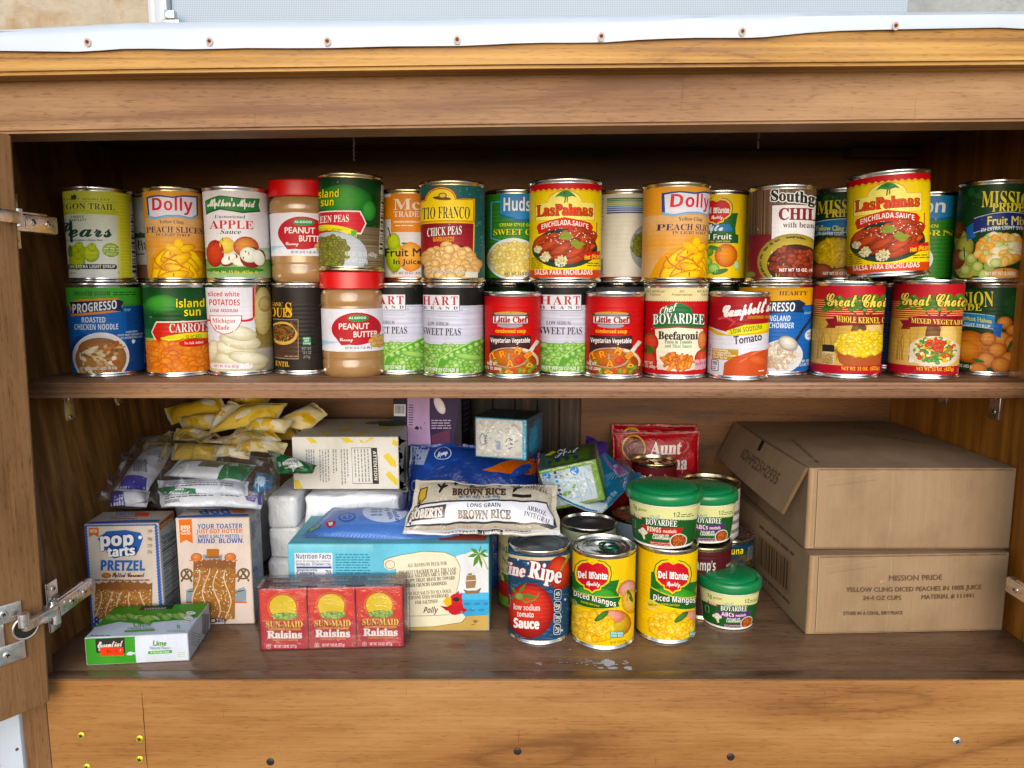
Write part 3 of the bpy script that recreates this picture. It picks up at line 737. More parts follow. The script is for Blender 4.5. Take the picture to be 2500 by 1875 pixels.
for zz in (-.021, .021):
    w_ = Mx @ Vector((-.012, -.0022, zz)); cross_head('screw', (w_.x, w_.y, w_.z), .004, CHROME, (0, 0, math.atan2(dn.x, -dn.y)), cp)

# link arms that join the cups on the door to the hinge arms
for h, A_, B_, hh in ((h2, onY(58, 1513, .690), onY(136, 1504, .727), .0056), (h1, onY(-30, 521, .672), onY(42, 531, .722), .0062)):
    b = bmesh.new(); dd = B_-A_; Ml = Matrix.Translation((A_+B_)/2) @ Matrix.Rotation(math.atan2(dd.y, dd.x), 4, 'Z')
    add_box(b, -dd.length/2, -.004, -hh, dd.length/2, .004, hh, .002, Ml); add_tube(b, [B_+Vector((0, 0, -hh-.002)), B_+Vector((0, 0, hh+.002))], .0048, 12); add_tube(b, [A_+Vector((0, 0, -hh-.001)), A_+Vector((0, 0, hh+.001))], .0052, 12)
    obj('link_arm', bm_mesh(b, 'link_arm'), CHROME, h)
# ---------------------------------------------------------------- printed labels (measured over each tin in the photo)
def lab(R, h, bgc, ct, cb, hw, yt, yb, k=0): return Art(-math.pi*R, math.pi*R, 0, h, bgc, cylmap(R, h, ct, cb, hw, yt, yb, k))
WH = 'e9eaee'
def a_pears(R, h):
    a = lab(R, h, 'd3d23e', 718, 742, 250, 182, 845)
    for i in range(26): a.r(860, 190+i*25, 1300, 198+i*25, 'dcdc62')
    a.r(300, 182, 860, 360, 'd9da58', 'cfd04a'); a.r(300, 360, 840, 850, 'd7dcc8', 'e6e9e6'); a.r(840, 360, 875, 850, 'e0e2b0', 'd4d444', True)
    a.r(300, 345, 560, 352, '8f9a3a'); a.r(300, 262, 860, 265, '9aa040'); a.r(300, 332, 860, 336, '9aa040')
    a.p([(532, 250), (536, 212), (545, 222), (556, 208), (572, 222), (570, 250)], '2a3a28'); a.t('FIRST QUALITY', 640, 252, 14, 's', '77802a', w=330)
    a.t('OREGON TRAIL', 838, 322, 46, 'b', '26402c', w=480, al='r'); a.t("delicious and nutritious", 830, 352, 11, 's', '8a8f40', w=190, al='r')
    a.tl(['CHOICE', 'BARTLETT'], 572, 388, 18, 's', '3f5a46', 1.35); a.t('Pears', 815, 530, 118, 'c', '163c2c', w=440, al='r', o='163c2c', ow=3)
    a.t('Good source of Antioxidants & Dietary Fiber!', 745, 562, 14, 'b', '26402c', w=330, al='r')
    a.e(512, 640, 16, 48, '3f6a2a', '5c8a3c')
    for x, y in ((570, 650), (660, 660), (560, 720)):
        a.e(x, y, 58, 66, '8da316', 'cfd93e'); a.e(x+8, y-48, 30, 36, '93aa18', 'c6d238'); a.l([(x+12, y-75), (x+6, y-62)], 5, '5c4620')
    a.e(800, 630, 62, 55, '7fa822', 'a5c83a'); a.r(735, 614, 865, 642, 'd8dfae'); a.t('Vitamins C&A', 800, 635, 14, 's', '2c5020', w=118); a.fine(755, 590, 845, 608, 1, 'e0eac0'); a.fine(765, 650, 835, 672, 2, 'e0eac0')
    a.rr(250, 740, 838, 778, 18, '1e2a22'); a.t('PACKED IN EXTRA LIGHT SYRUP', 826, 770, 24, 's', 'eef0e6', w=440, al='r'); a.fine(500, 800, 545, 815, 1, '8a7020'); a.e(850, 805, 9, 9, '8a8a30', hole=.7)
    a.r(945, 240, 1010, 835, 'e6e6de'); a.bars(952, 340, 985, 820, vert=True); return a
def a_grey(R, h):
    a = lab(R, h, 'b4b7b2', 1090, 1100, 150, 190, 850); a.r(900, 480, 1300, 520, '2f5a34'); a.t('ARIS', 1060, 510, 44, 'b', '30402c', w=120)
    a.t('Beef', 1040, 580, 40, 'b', '20241e', w=90); a.t('VIOLET', 1060, 620, 40, 'b', '20241e', w=130); a.fine(985, 640, 1100, 665, 1, '30302c'); a.r(900, 740, 1300, 860, '6a4a3a', '7d5a44'); a.r(900, 190, 1300, 300, '8f948c', 'a9ada6'); return a
def a_dolly(R, h):
    a = lab(R, h, 'dd9a3c', 1254, 1282, 219, 195, 845)
    a.r(700, 395, 1800, 620, 'dcb07a', 'dd9a3c'); a.r(700, 620, 1800, 850, 'd9a055', 'dcb07a')
    a.p([(1066, 238), (1150, 226), (1250, 236), (1330, 222), (1434, 218), (1436, 370), (1380, 398), (1300, 384), (1210, 386), (1130, 404), (1076, 392)], '2f3f8c')
    a.p([(1078, 250), (1150, 238), (1250, 248), (1330, 234), (1422, 232), (1424, 362), (1380, 386), (1300, 372), (1210, 374), (1130, 390), (1088, 380)], 'dfe0ee'); a.p([(1076, 372), (1130, 392), (1210, 376), (1300, 374), (1380, 388), (1436, 362), (1434, 376), (1380, 402), (1300, 388), (1210, 390), (1130, 408), (1078, 396)], '7fb0d8')
    a.t('Dolly', 1246, 340, 92, 's', 'cf2a3c', w=300, tr=.01); a.e(1448, 250, 8, 8, '50402c', hole=.75)
    a.t('Yellow Cling', 1242, 436, 24, 'b', '4a3a48', w=172); a.t('PEACH SLICES', 1266, 504, 44, 'b', '29305c', w=412); a.t('IN LIGHT SYRUP', 1252, 532, 20, 'b', '3a3c58', w=246)
    a.e(1435, 700, 70, 66, 'b8501e', 'd98a3a')
    a.p([(1060, 850), (1090, 690), (1160, 620), (1220, 600), (1250, 545), (1300, 560), (1350, 610), (1430, 660), (1480, 740), (1495, 850)], 'dd9a10'); R_ = random.Random(2)
    for k, (x, y, l, w, an) in enumerate(((1420, 800, 90, 44, 1.2), (1140, 800, 100, 40, 1.35), (1170, 700, 96, 38, .9), (1400, 700, 100, 40, -.9), (1300, 640, 110, 34, .35), (1230, 660, 90, 30, .75), (1350, 720, 110, 36, -.75), (1200, 790, 100, 38, 1.0), (1370, 800, 100, 40, -1.0), (1270, 720, 120, 40, .5), (1290, 790, 110, 38, -.35), (1250, 830, 110, 34, .2))):
        a.e(x, y, l+5, w+5, 'b86a08', a=-an); a.e(x, y, l, w, 'd89408', 'f6d43c', a=-an, hl=(-.1, .45), n=20)
    a.e(1290, 590, 34, 40, 'e8ac10', 'f6d23a'); a.e(1250, 630, 70, 30, 'e2a010', 'f4cc30', a=.5); a.l([(1180, 690), (1270, 720), (1320, 770), (1280, 790)], 9, 'c9661c'); a.l([(1110, 690), (1130, 740), (1190, 790)], 8, 'cc7018'); return a
def a_apple(R, h):
    a = lab(R, h, 'e2e0e6', 1710, 1732, 238, 188, 845); a.r(1100, 610, 2400, 700, '9fb888', 'dddfdf'); a.r(1100, 700, 2400, 850, '4f9a38', '9fb888'); a.r(1100, 560, 2400, 612, 'dddfdf', 'e2e0e6')
    a.p([(1494, 262), (1600, 226), (1760, 244), (1882, 236), (1872, 290), (1886, 336), (1760, 356), (1600, 332), (1500, 366)], '1b3a22'); a.p([(1498, 268), (1600, 232), (1760, 250), (1876, 242), (1866, 288), (1876, 326), (1760, 346), (1600, 322), (1502, 352)], '2c7d3c')
    a.t("Mother's Maid", 1680, 306, 56, 'c', 'eef2ea', w=330, o='eef2ea', ow=2.2, sd='143018')
    a.t('Unsweetened', 1666, 396, 24, 'b', '3c3a44', w=216, sh=.2); a.t('APPLE', 1680, 474, 62, 'b', 'c62a36', w=312); a.t('Sauce', 1668, 514, 34, 'b', '44383c', w=148, sh=.25)
    a.e(1640, 600, 60, 62, 'c8a02a', 'e6cf62'); a.e(1560, 660, 64, 104, '8c1c18', 'cf4a2e'); a.e(1780, 610, 92, 80, 'a02a26', 'd8964a'); a.l([(1560, 572), (1548, 600)], 5, '4a3018'); a.l([(1612, 540), (1618, 570)], 4, '4a3018')
    a.e(1660, 710, 66, 42, '6a2018', a=-.6); a.e(1655, 702, 58, 34, 'e2dfca', 'f0eee2', a=-.6); a.e(1725, 725, 50, 30, 'd8d6bc', 'e8e8d4', a=.3); a.e(1818, 690, 84, 82, '7a1f20', '9c3030'); a.e(1800, 670, 66, 58, 'd6dcc4', 'f0f2e8', a=.3); a.e(1880, 690, 40, 66, '7a1f20'); a.e(1868, 690, 44, 62, 'dcdfcc', 'f2f3ea', a=-.3)
    a.e(1700, 785, 210, 22, '3c7a2a'); a.t('Net. Wt. 15 Oz. (425g)', 1684, 812, 20, 'b', 'e8d84a', w=284); a.e(1852, 802, 11, 11, 'e8d84a', hole=.75); a.t('U', 1852, 809, 13, 's', 'e8d84a'); return a
def a_progresso(R, h, clam=False):
    a = lab(R, h, '1a5fae', 745, 780, 285, 878, 1515)
    if not clam:
        a.r(0, 878, 1500, 1000, '4aa23c'); a.r(0, 1000, 1500, 1018, '3d8f34'); a.r(900, 1018, 1500, 1515, '1b4f96', '173f80'); a.t('REDUCED SODIUM', 658, 936, 30, 's', '1d3a20', w=258); a.fine(808, 905, 975, 940, 2, '1d4a20')
        a.p([(488, 990), (560, 965), (700, 958), (838, 956), (882, 988), (858, 1058), (800, 1062), (640, 1078), (505, 1092)], 'd98a2a'); a.p([(490, 985), (850, 968), (884, 986), (866, 1020), (876, 1060), (800, 1048), (640, 1060), (498, 1076), (510, 1030)], '16264e')
        a.t('PROGRESSO', 672, 1052, 66, 's', 'ecf0f4', w=326, sl=16); a.t('SOUP', 910, 1056, 18, 's', '9cc4e4', w=48)
        a.t('ROASTED', 663, 1136, 40, 's', 'd8e6f4', w=176); a.t('CHICKEN NOODLE', 682, 1190, 42, 's', 'd8e6f4', w=320)
        a.tl(['MADE WITH', 'WHITE MEAT CHICKEN WITH', 'NO ANTIBIOTICS EVER'], 940, 1222, 15, 's', 'c8dcf0', 1.45, xs=.72); a.p([(938, 1285), (950, 1272), (968, 1284), (962, 1300), (948, 1308)], 'e8eef4')
        a.e(560, 1330, 70, 120, '14478c', a=.5); a.e(712, 1400, 208, 190, 'e4e4e6', 'c9c9d2', n=32); a.e(712, 1410, 186, 160, '8c6238', 'b8884a', n=28); a.e(700, 1330, 150, 80, '8a5a34', '9c6a3c', n=20)
        R_ = random.Random(5)
        for i in range(46): x, y = R_.uniform(560, 860), R_.uniform(1290, 1510); a.e(x, y, R_.uniform(16, 46), R_.uniform(8, 20), *R_.choice((('c8a878', 'ead8ae'), ('b58a50', 'd8b478'), ('d8c8a8', 'f0e6cc'), ('a85a26', 'd0803c'), ('9c4a20', 'b8602c'))), a=R_.uniform(-1.2, 1.2), n=9)
        a.t('NET WT. 18.5 OZ (1 LB 2.5 OZ) 524g', 692, 1490, 20, 's', 'e4eaf2', w=270); a.fine(1035, 1180, 1050, 1470, 24, 'b8cce4')
    else:
        a.r(0, 878, 1600, 1010, 'd9a024'); a.t('HEARTY', 880, 936, 30, 'b', '2c2a30', w=210); a.rb(0, 1500, 1018, 14, '1b4f96'); a.p([(500, 990), (930, 970), (980, 1000), (955, 1030), (980, 1070), (880, 1060), (700, 1080), (500, 1092)], '16264e')
        a.t('PROGRESSO', 740, 1056, 66, 's', 'ecf0f4', w=330); a.t('SOUP', 1000, 1080, 18, 's', '9cc4e4', w=50); a.t('NEW ENGLAND', 740, 1130, 42, 's', 'd8e6f4', w=280); a.t('CLAM CHOWDER', 760, 1184, 42, 's', 'd8e6f4', w=300)
        a.l([(1080, 1010), (980, 1190), (930, 1290)], [16, 20, 26], '20242c'); a.e(840, 1400, 160, 130, 'dadbe0', 'c2c4cc', n=28); a.pile(50, 830, 1400, 130, 100, 22, [('b8b0a0', 'e0dacb'), ('c8c4b4', 'ece8dc'), ('a89078', 'cdb89c')], .7, 4); a.e(880, 1300, 80, 52, '8a8680', 'e0dcd0', a=.5)
        a.e(1040, 1240, 42, 42, 'd8e4f0', n=20); a.t('GLUTEN', 1040, 1236, 15, 's', '1a5fae', w=56); a.t('FREE', 1040, 1258, 15, 's', '1a5fae', w=40); a.t('NET WT. 18.5 OZ', 1020, 1450, 20, 's', 'e4eaf2', w=110); a.t('(1 LB 2.5 OZ) 524g', 1010, 1476, 20, 's', 'e4eaf2', w=130)
    return a
def a_carrots(R, h):
    a = lab(R, h, '14501f', 1270, 1295, 230, 878, 1525); a.r(700, 878, 2000, 1000, '0d3d17', '16521f'); a.r(700, 1000, 2000, 1100, '2a7d2c', '0d3d17'); a.e(1180, 1000, 120, 70, '1d6a26', '4aa23a'); a.r(700, 1190, 1400, 1260, '1b6b3a')
    a.r(700, 1260, 2000, 1340, 'a8b850', '7f9a3a'); a.t('island', 1372, 1028, 62, 's', 'f0e020', w=208, o='123a16', ow=4); a.t('sun', 1386, 1094, 62, 's', 'f0e020', w=124, o='123a16', ow=4)
    a.p([(1100, 1215), (1135, 1132), (2000, 1128), (2000, 1310), (1135, 1300)], 'e6e2dc'); a.p([(1108, 1215), (1140, 1142), (2000, 1138), (2000, 1300), (1142, 1290)], 'cc2a20'); a.t('CARROTS', 1222, 1216, 66, 'b', 'f0ece6', w=290, al='l', o='7a1410', ow=2)
    a.rb(1165, 1620, 1278, 44, 'e2d824', arc=34); a.p([(1165, 1262), (1200, 1278), (1195, 1316), (1165, 1308)], '58a03a'); a.t('SLICED', 1392, 1268, 28, 'p', '2a4a20', w=114)
    a.pile(70, 1290, 1430, 250, 110, 44, [('c05a10', 'e8882a'), ('b85408', 'f0983a'), ('cc6a1c', 'e0903c')], .85, 3, box=True); a.e(1390, 1302, 106, 30, 'c8281e', n=20); a.t('No Salt Added', 1392, 1310, 20, 'b', 'f0e8e0', w=134); return a
def a_potato(R, h):
    a = lab(R, h, 'd8d8e4', 1735, 1758, 235, 875, 1500); a.r(1850, 875, 2500, 1500, '6a5a30', '9a8a50'); a.e(1905, 1050, 70, 180, 'b8a468', 'd8cc98'); a.e(1920, 1000, 50, 60, 'a08a48', 'd0c088'); a.r(1840, 1330, 2500, 1500, 'b0aca4', '8a8478'); a.r(1300, 1290, 1850, 1500, 'a89868', 'c8c0a0')
    a.p([(1830, 870), (1846, 870), (1846, 1090), (1826, 1122), (1790, 1128), (1500, 1128), (1500, 1112), (1786, 1112), (1816, 1104), (1830, 1084)], 'c8242e'); a.r(1500, 875, 1830, 1100, 'dfdfea')
    a.t('sliced white', 1630, 940, 34, 's', 'c8242e', w=222); a.t('POTATOES', 1634, 1006, 44, 's', 'c8242e', w=218); a.t('LOW SODIUM', 1630, 1056, 24, 's', 'a83050', w=198)
    for x, y, rx, ry in ((1740, 1420, 190, 62), (1700, 1330, 160, 56), (1740, 1270, 150, 62), (1730, 1210, 130, 56), (1800, 1400, 150, 50), (1545, 1350, 40, 90)): a.e(x, y, rx, ry, 'b8b088', 'eeecdc', n=22, a=.2)
    q = [(1528, 1082), (1758, 1080), (1752, 1130), (1720, 1186), (1660, 1218), (1620, 1220), (1570, 1196), (1534, 1140)]; a.p(q, 'c8242e'); a.p([(1640+(x-1640)*.94, 1146+(y-1146)*.92) for x, y in q], 'ecebf0')
    a.t('Michigan', 1628, 1134, 32, 'b', 'b83048', w=160); a.t('Made', 1616, 1186, 34, 'b', 'b83048', w=106); a.rr(1528, 1438, 1828, 1480, 18, 'e4e4ee'); a.t('NET WT. 15 oz. 425 gr.', 1646, 1468, 20, 's', 'c04a5a', w=176); return a
def a_lentil(R, h):
    a = lab(R, h, '1c1512', 425, 445, 240, 885, 1495); a.t('ORGANIC', 270, 1022, 28, 'b', 'd8a838', w=130, al='r'); a.t('SOUPS', 344, 1100, 66, 'b', 'e0a828', w=210, al='r'); a.t('S', 312, 1100, 104, 'b', 'e0a828', w=60)
    a.r(120, 1115, 388, 1410, '8a7668'); a.r(120, 1122, 382, 1402, '2c1d16', '4a3020'); a.e(270, 1220, 112, 86, 'c89a44', 'e0c070', n=24); a.e(268, 1216, 96, 66, '2a1c10', '4a3018', n=20); a.pile(60, 268, 1216, 88, 56, 12, [('2a1c0c', '6a4420'), ('3a2c10', '8a6430'), ('7a3414', 'b85a24'), ('3a4418', '6a7a34')], .8, 6)
    a.l([(330, 1130), (382, 1200)], 16, '6a3c1c'); a.fine(280, 1380, 382, 1396, 1, '9a8a7a'); a.rr(418, 1246, 480, 1306, 6, '2f7a50'); a.tl(['NON-', 'BPA', 'Lining'], 449, 1264, 13, 's', 'dfeae0', 1.35)
    a.tl(['NET WT.', '14.5 OZ', '(411g)'], 449, 1342, 22, 's', '8a8684', 1.38, xs=.62); a.t('LENTIL', 316, 1466, 36, 'b', 'e0b040', w=130, al='r'); return a
def a_pb(R, h):
    a = lab(R, h, 'e2e2ee', 780, 790, 230, 1035, 1405); a.p([(300, 1405), (560, 1370), (700, 1320), (300, 1290)], 'a8cfe8'); a.p([(300, 1405), (1300, 1405), (1300, 1380), (900, 1360), (700, 1345), (560, 1372)], 'e4e4ee')
    a.p([(806+176*math.cos(t)*(1 if math.cos(t) > 0 else 1), 1208+142*math.sin(t)) for t in [k*math.pi/16 for k in range(32)]], 'b3202c'); a.p([(640, 1250), (700, 1350), (830, 1338), (960, 1290), (900, 1180), (720, 1180)], 'b3202c')
    a.e(816, 1114, 76, 30, '2b8a4a', n=24); a.t('ALGOOD', 812, 1122, 20, 's', 'eef4ee', w=122); a.t('PEANUT', 786, 1210, 50, 'p', 'f0e8e6', w=214, o='f0e8e6', ow=1.2); a.t('BUTTER', 868, 1280, 50, 'p', 'f0e8e6', w=174, o='f0e8e6', ow=1.2); a.t('Creamy', 732, 1312, 28, 'c', 'f0e0dc', w=94, o='f0e0dc', ow=1)
    a.t('NET WT. 16 OZ. (1 LB.) 454 g', 820, 1382, 20, 's', '3a3a44', w=190); a.pile(14, 962, 1322, 54, 44, 26, [('a87838', 'd8b070'), ('b08040', 'dcb878')], .7, 5); return a
def a_greenpeas(R, h):
    a = lab(R, h, '0e3f16', 748, 772, 232, 85, 765); a.r(300, 85, 1400, 200, '0a3012', '0f4a1a'); a.e(700, 250, 200, 110, '15631f', '3f9a34'); a.e(880, 330, 50, 80, '1a7028', '4aa848'); a.r(300, 455, 1400, 765, '6a5e48', '8a7c60'); R_ = random.Random(3)
    for i in range(22): y = R_.uniform(465, 760); a.r(780, y, 1000, y+R_.uniform(2, 6), R_.choice(('57492f', '93866a', '4a3e2a')))
    a.t('island', 672, 238, 60, 's', 'f0e020', w=168, al='r', o='0d3414', ow=4); a.t('sun', 590, 302, 60, 's', 'f0e020', w=96, o='0d3414', ow=4)
    a.p([(300, 350), (822, 336), (866, 428), (832, 516), (300, 540)], 'e8e4e2'); a.p([(300, 358), (816, 346), (856, 428), (826, 504), (300, 530)], 'c62834'); a.t('GREEN PEAS', 744, 428, 52, 'b', 'f2eeea', w=270, al='r', sl=6)
    a.e(640, 680, 240, 180, 'aeb6c0', 'c4ccd4', n=28); a.pile(90, 620, 660, 130, 130, 19, [('454c12', '8a8a38'), ('3a4210', '98963e'), ('50521a', '7c7c30')], 1, 7)
    a.rb(440, 800, 500, 44, 'e2d824', arc=30, sl=-30); a.p([(760, 490), (800, 486), (796, 530), (740, 524)], '58a83e'); a.t('NO SALT ADDED', 612, 506, 26, 'p', '3a5a28', w=164, sl=-4, arc=8); a.t('NET WT 15 OZ (425g)', 722, 684, 32, 's', 'd8dade', w=226, al='l'); a.t('DR. WT 230g', 722, 738, 32, 's', 'd8dade', w=160, al='l')
    a.r(962, 110, 1010, 660, 'd8dcd8'); a.bars(966, 200, 990, 640, vert=True); return a
def a_fruitmix(R, h):
    a = lab(R, h, 'd9d4d6', 1218, 1225, 220, 172, 830); a.r(700, 195, 1088, 370, 'd98a2c'); a.r(700, 172, 1700, 196, 'dcdadf'); a.r(1078, 172, 1700, 472, 'd98424'); a.r(700, 822, 1700, 832, 'd98a2c'); a.r(700, 380, 780, 822, 'b8b4b8')
    a.t('Mc', 1094, 298, 84, 'b', 'ece0d0', w=190, al='l'); a.t('TRADER', 1098, 354, 44, 'b', 'ece0d0', w=215, al='l'); a.fine(1098, 384, 1260, 400, 1, 'f0dcc0'); a.t('WORLD CLASS QUALITY', 1098, 398, 14, 's', 'f0dcc0', w=190, al='l'); a.fine(1110, 412, 1250, 430, 1, 'f0dcc0')
    a.e(1100, 660, 62, 130, '7c9412', 'c2cc34'); a.e(1092, 545, 50, 70, '88a018', 'c8d240'); a.l([(1056, 430), (1068, 470), (1074, 505)], 9, '5a4424'); a.e(1215, 665, 92, 118, 'cf7a14', 'eab048'); a.e(1170, 560, 20, 8, '3f7a2a')
    a.t('Fruit Mix', 1028, 660, 62, 'p', '1c1c20', w=330, al='l', o='1c1c20', ow=1.5); a.t('In Juice', 1090, 722, 40, 'p', '1c1c20', w=200, al='l', o='1c1c20', ow=1.2); a.t('NET WT 15 OZ (425g)', 1078, 802, 20, 's', '6a5a54', w=230, al='l'); return a
def a_chickpea(R, h):
    a = lab(R, h, '1c5a5c', 1490, 1508, 232, 128, 835); R_ = random.Random(8)
    for i in range(130): a.e(R_.uniform(1255, 1735), R_.uniform(130, 800), R_.uniform(7, 13), R_.uniform(3, 6), R_.choice(('2f7676', '3a8080', '17494c', '4f8c88')), a=R_.uniform(-1.5, 1.5), n=7)
    def arch(g, c): a.p([(1266-g, 395+g), (1266-g, 250-g), (1320-g, 240-g)]+[(1410+(100+g)*math.cos(t), 240-g*.3-(82+g)*math.sin(t)) for t in [math.pi*(1-k/10) for k in range(11)]]+[(1560+g, 240-g), (1640+g, 236-g), (1640+g, 395+g)], c)
    arch(16, '8c1e1e'); arch(10, 'e6c322'); arch(5, 'a02422'); arch(0, 'f2d21c')
    a.e(1420, 228, 66, 14, '5a3a14', a=.12); a.e(1424, 206, 30, 20, '5a3a14'); a.e(1424, 208, 22, 14, 'e8c41e'); a.t('TIO FRANCO', 1450, 380, 88, 'b', '3a2410', w=336, o='f6e060', ow=3)
    a.r(1200, 408, 1652, 660, 'e6c322'); a.r(1200, 416, 1644, 660, '7c1420', '9c1c2a'); a.t('CHICK PEAS', 1440, 508, 62, 'b', 'f0e6e0', w=244, sl=8, o='4a0c12', ow=2.5); a.t('GARBANZOS', 1436, 556, 36, 's', 'e0982c', w=150)
    a.e(1490, 735, 205, 160, '5c1418', n=28); a.e(1488, 740, 195, 146, '8a3a20', n=26); a.pile(44, 1480, 725, 190, 130, 42, [('b08040', 'e8c890'), ('a87838', 'f0d6a0'), ('bc8c4c', 'e2bd80')], .9, 9); a.t('NET WT. PESO NETO 15 OZ (425g)', 1458, 800, 22, 's', 'f0eae0', w=264, o='5a3418', ow=1.5)
    a.r(1590, 790, 1680, 835, 'd8d4cc', 'e0d8d0'); return a
def a_hudson(R, h):
    a = lab(R, h, '2f7a28', 1960, 1968, 220, 195, 835); R_ = random.Random(2)
    for i in range(20): a.r(1400, 200+i*32, 2500, 206+i*32, '3c8a32')
    a.r(1786, 250, 2200, 258, '58aede'); a.p([(1786, 258), (1796, 258), (1796, 525), (1890, 552), (1890, 560), (1786, 532)], '58aede'); a.p([(1856, 195), (2190, 195), (2190, 370), (2060, 395), (1990, 402), (1856, 360)], '2f86c4'); a.p([(1856, 345), (1990, 388), (2060, 380), (2190, 355), (2190, 372), (2060, 400), (1990, 408), (1856, 364)], '1f62a4')
    a.t('Hudson', 1872, 326, 100, 's', 'eef2f6', w=300, al='l', o='1c5a98', ow=2); a.t('CREAM STYLE GOLDEN', 1850, 442, 24, 's', 'd8dc3c', w=300, al='l'); a.t('SWEET CORN', 1806, 506, 42, 'b', 'e2e03c', w=400, al='l', o='1d5a1c', ow=3)
    a.e(1950, 690, 190, 160, 'e0e2e6', 'c9ccd2', n=28); a.pile(100, 1950, 690, 160, 130, 22, [('b89838', 'ece096'), ('c8ac50', 'f0e8ac'), ('bca048', 'e2d27c')], .75, 4); a.t('NET WT. 14.5 OZ.', 1890, 816, 22, 's', '2c2a1c', w=180, al='l'); return a
def a_palmas(R, h):
    a = lab(R, h, 'f0d418', 535, 533, 262, 160, 830); a.r(-400, 160, 1500, 195, 'c41e26'); zz = [(x, 196+(14 if i % 2 else 0)) for i, x in enumerate(range(180, 900, 20))]; a.p([(180, 180)]+zz+[(900, 180)], 'c41e26'); a.l([(x, y+8) for x, y in zz], 5, 'd89a20')
    q = [(320, 420), (320, 300), (420, 290)]+[(530+120*math.cos(t), 290-80*math.sin(t)) for t in [math.pi*(1-k/12) for k in range(13)]]+[(742, 294), (742, 420)]; a.p(q, 'c46a1c'); a.p([(531+(x-531)*.985, 350+(y-350)*.965) for x, y in q], 'f6ea80')
    R_ = random.Random(6)
    for k in range(13): t = math.pi*(.02+.96*k/12); a.l([(535, 256), (535+46*math.cos(t), 256-34*math.sin(t)-8), (535+72*math.cos(t), 250-30*math.sin(t)+12)], [12, 11, 2], R_.choice(('1e7a34', '2c8c40', '176428')))
    a.l([(535, 256), (528, 300)], 9, '7a5a28'); a.l([(548, 256), (545, 296)], 7, '7a5a28'); a.t('LasPalmas', 530, 388, 78, 'b', 'cf3a18', w=400, o='3a2008', ow=3.5); a.t('LasPalmas', 530, 388, 78, 's', 'd6481c', w=392)
    a.p([(330, 460), (345, 440), (530, 400), (710, 436), (732, 466), (712, 510), (530, 478), (345, 516)], 'c42c1e'); a.t('ENCHILADA SAUCE', 530, 484, 36, 's', 'f4ece4', w=334, arc=28)
    a.e(530, 620, 234, 142, '20382a', '31503c', n=30); a.e(540, 610, 215, 126, '162a1e', n=28)
    for x, y, w, hh in ((660, 560, 110, 60), (560, 540, 140, 50), (380, 590, 80, 70), (470, 630, 110, 62), (610, 650, 130, 70)): a.e(x, y, w, hh, '8c2a12', 'c85428', a=-.45, n=18)
    a.pile(80, 540, 590, 190, 90, 26, [('8a2410', 'c04a22'), ('7c2210', 'b0421e'), ('982e14', 'd0602e')], .6, 2, ang=-.5)
    for x, y in ((640, 560), (560, 600), (470, 585), (600, 645), (500, 625), (420, 590)): a.e(x, y, 92, 34, '6a1c0c', 'c4502a', a=-.5, hl=(.1, -.2), n=18)
    for x, y, w in ((345, 625, 26), (398, 680, 36), (510, 712, 44)): a.pile(26, x, y, w, w*.9, 9, [('a89a58', 'e4dcae'), ('b8b080', 'f2eed4')], .9, int(x))
    for i in range(60): a.e(R_.gauss(560, 85), R_.gauss(540, 36), R_.uniform(3, 6), R_.uniform(2, 5), 'eae4dc', n=6)
    for x, y in ((540, 535), (620, 590)): a.p([(x+R_.uniform(.6, 1.1)*54*math.cos(t), y+R_.uniform(.5, 1.1)*34*math.sin(t)) for t in [k*math.pi/7 for k in range(14)]], '7f8c2c')
    a.p([(660, 656), (782, 632), (782, 690), (662, 704)], 'c4202a'); a.t('Hot /Picante', 668, 692, 32, 's', 'f2d834', w=140, al='l', sl=10); a.l([(757, 430), (757, 520)], 6, 'b03a1c'); a.e(757, 525, 8, 8, 'c4281c')
    a.fine(296, 680, 380, 765, 6, '8a7414'); a.fine(690, 716, 790, 750, 2, '6a5a14'); a.r(-400, 772, 1500, 832, 'cf4a22'); a.t('SALSA PARA ENCHILADAS', 522, 808, 34, 's', 'f2ece6', w=418); return a
def a_plainwhite(R, h):
    a = lab(R, h, 'cfccc0', 975, 970, 225, 168, 835)
    for y, c in ((202, '2f6a4c'), (216, '4f8c5a'), (230, '8aa65c'), (246, 'b8a04c'), (262, '4a90b0'), (278, '2f74a8'), (294, '2a5a94'), (312, '26346a')): a.r(842, y, 1500, y+11, c)
    for i in range(8): a.fine(795, 200+i*34, 822, 212+i*34, 1, '6a6860')
    a.e(1160, 590, 150, 190, '8f949c', 'a4a8b0', n=26); a.pile(60, 1130, 580, 100, 110, 19, [('3f4812', '7c7e30'), ('4a5018', '8a8838')], 1, 3); a.bars(786, 680, 818, 800); a.fine(786, 804, 830, 815, 1, '40403c'); a.r(500, 826, 1500, 836, '8a2c30'); return a
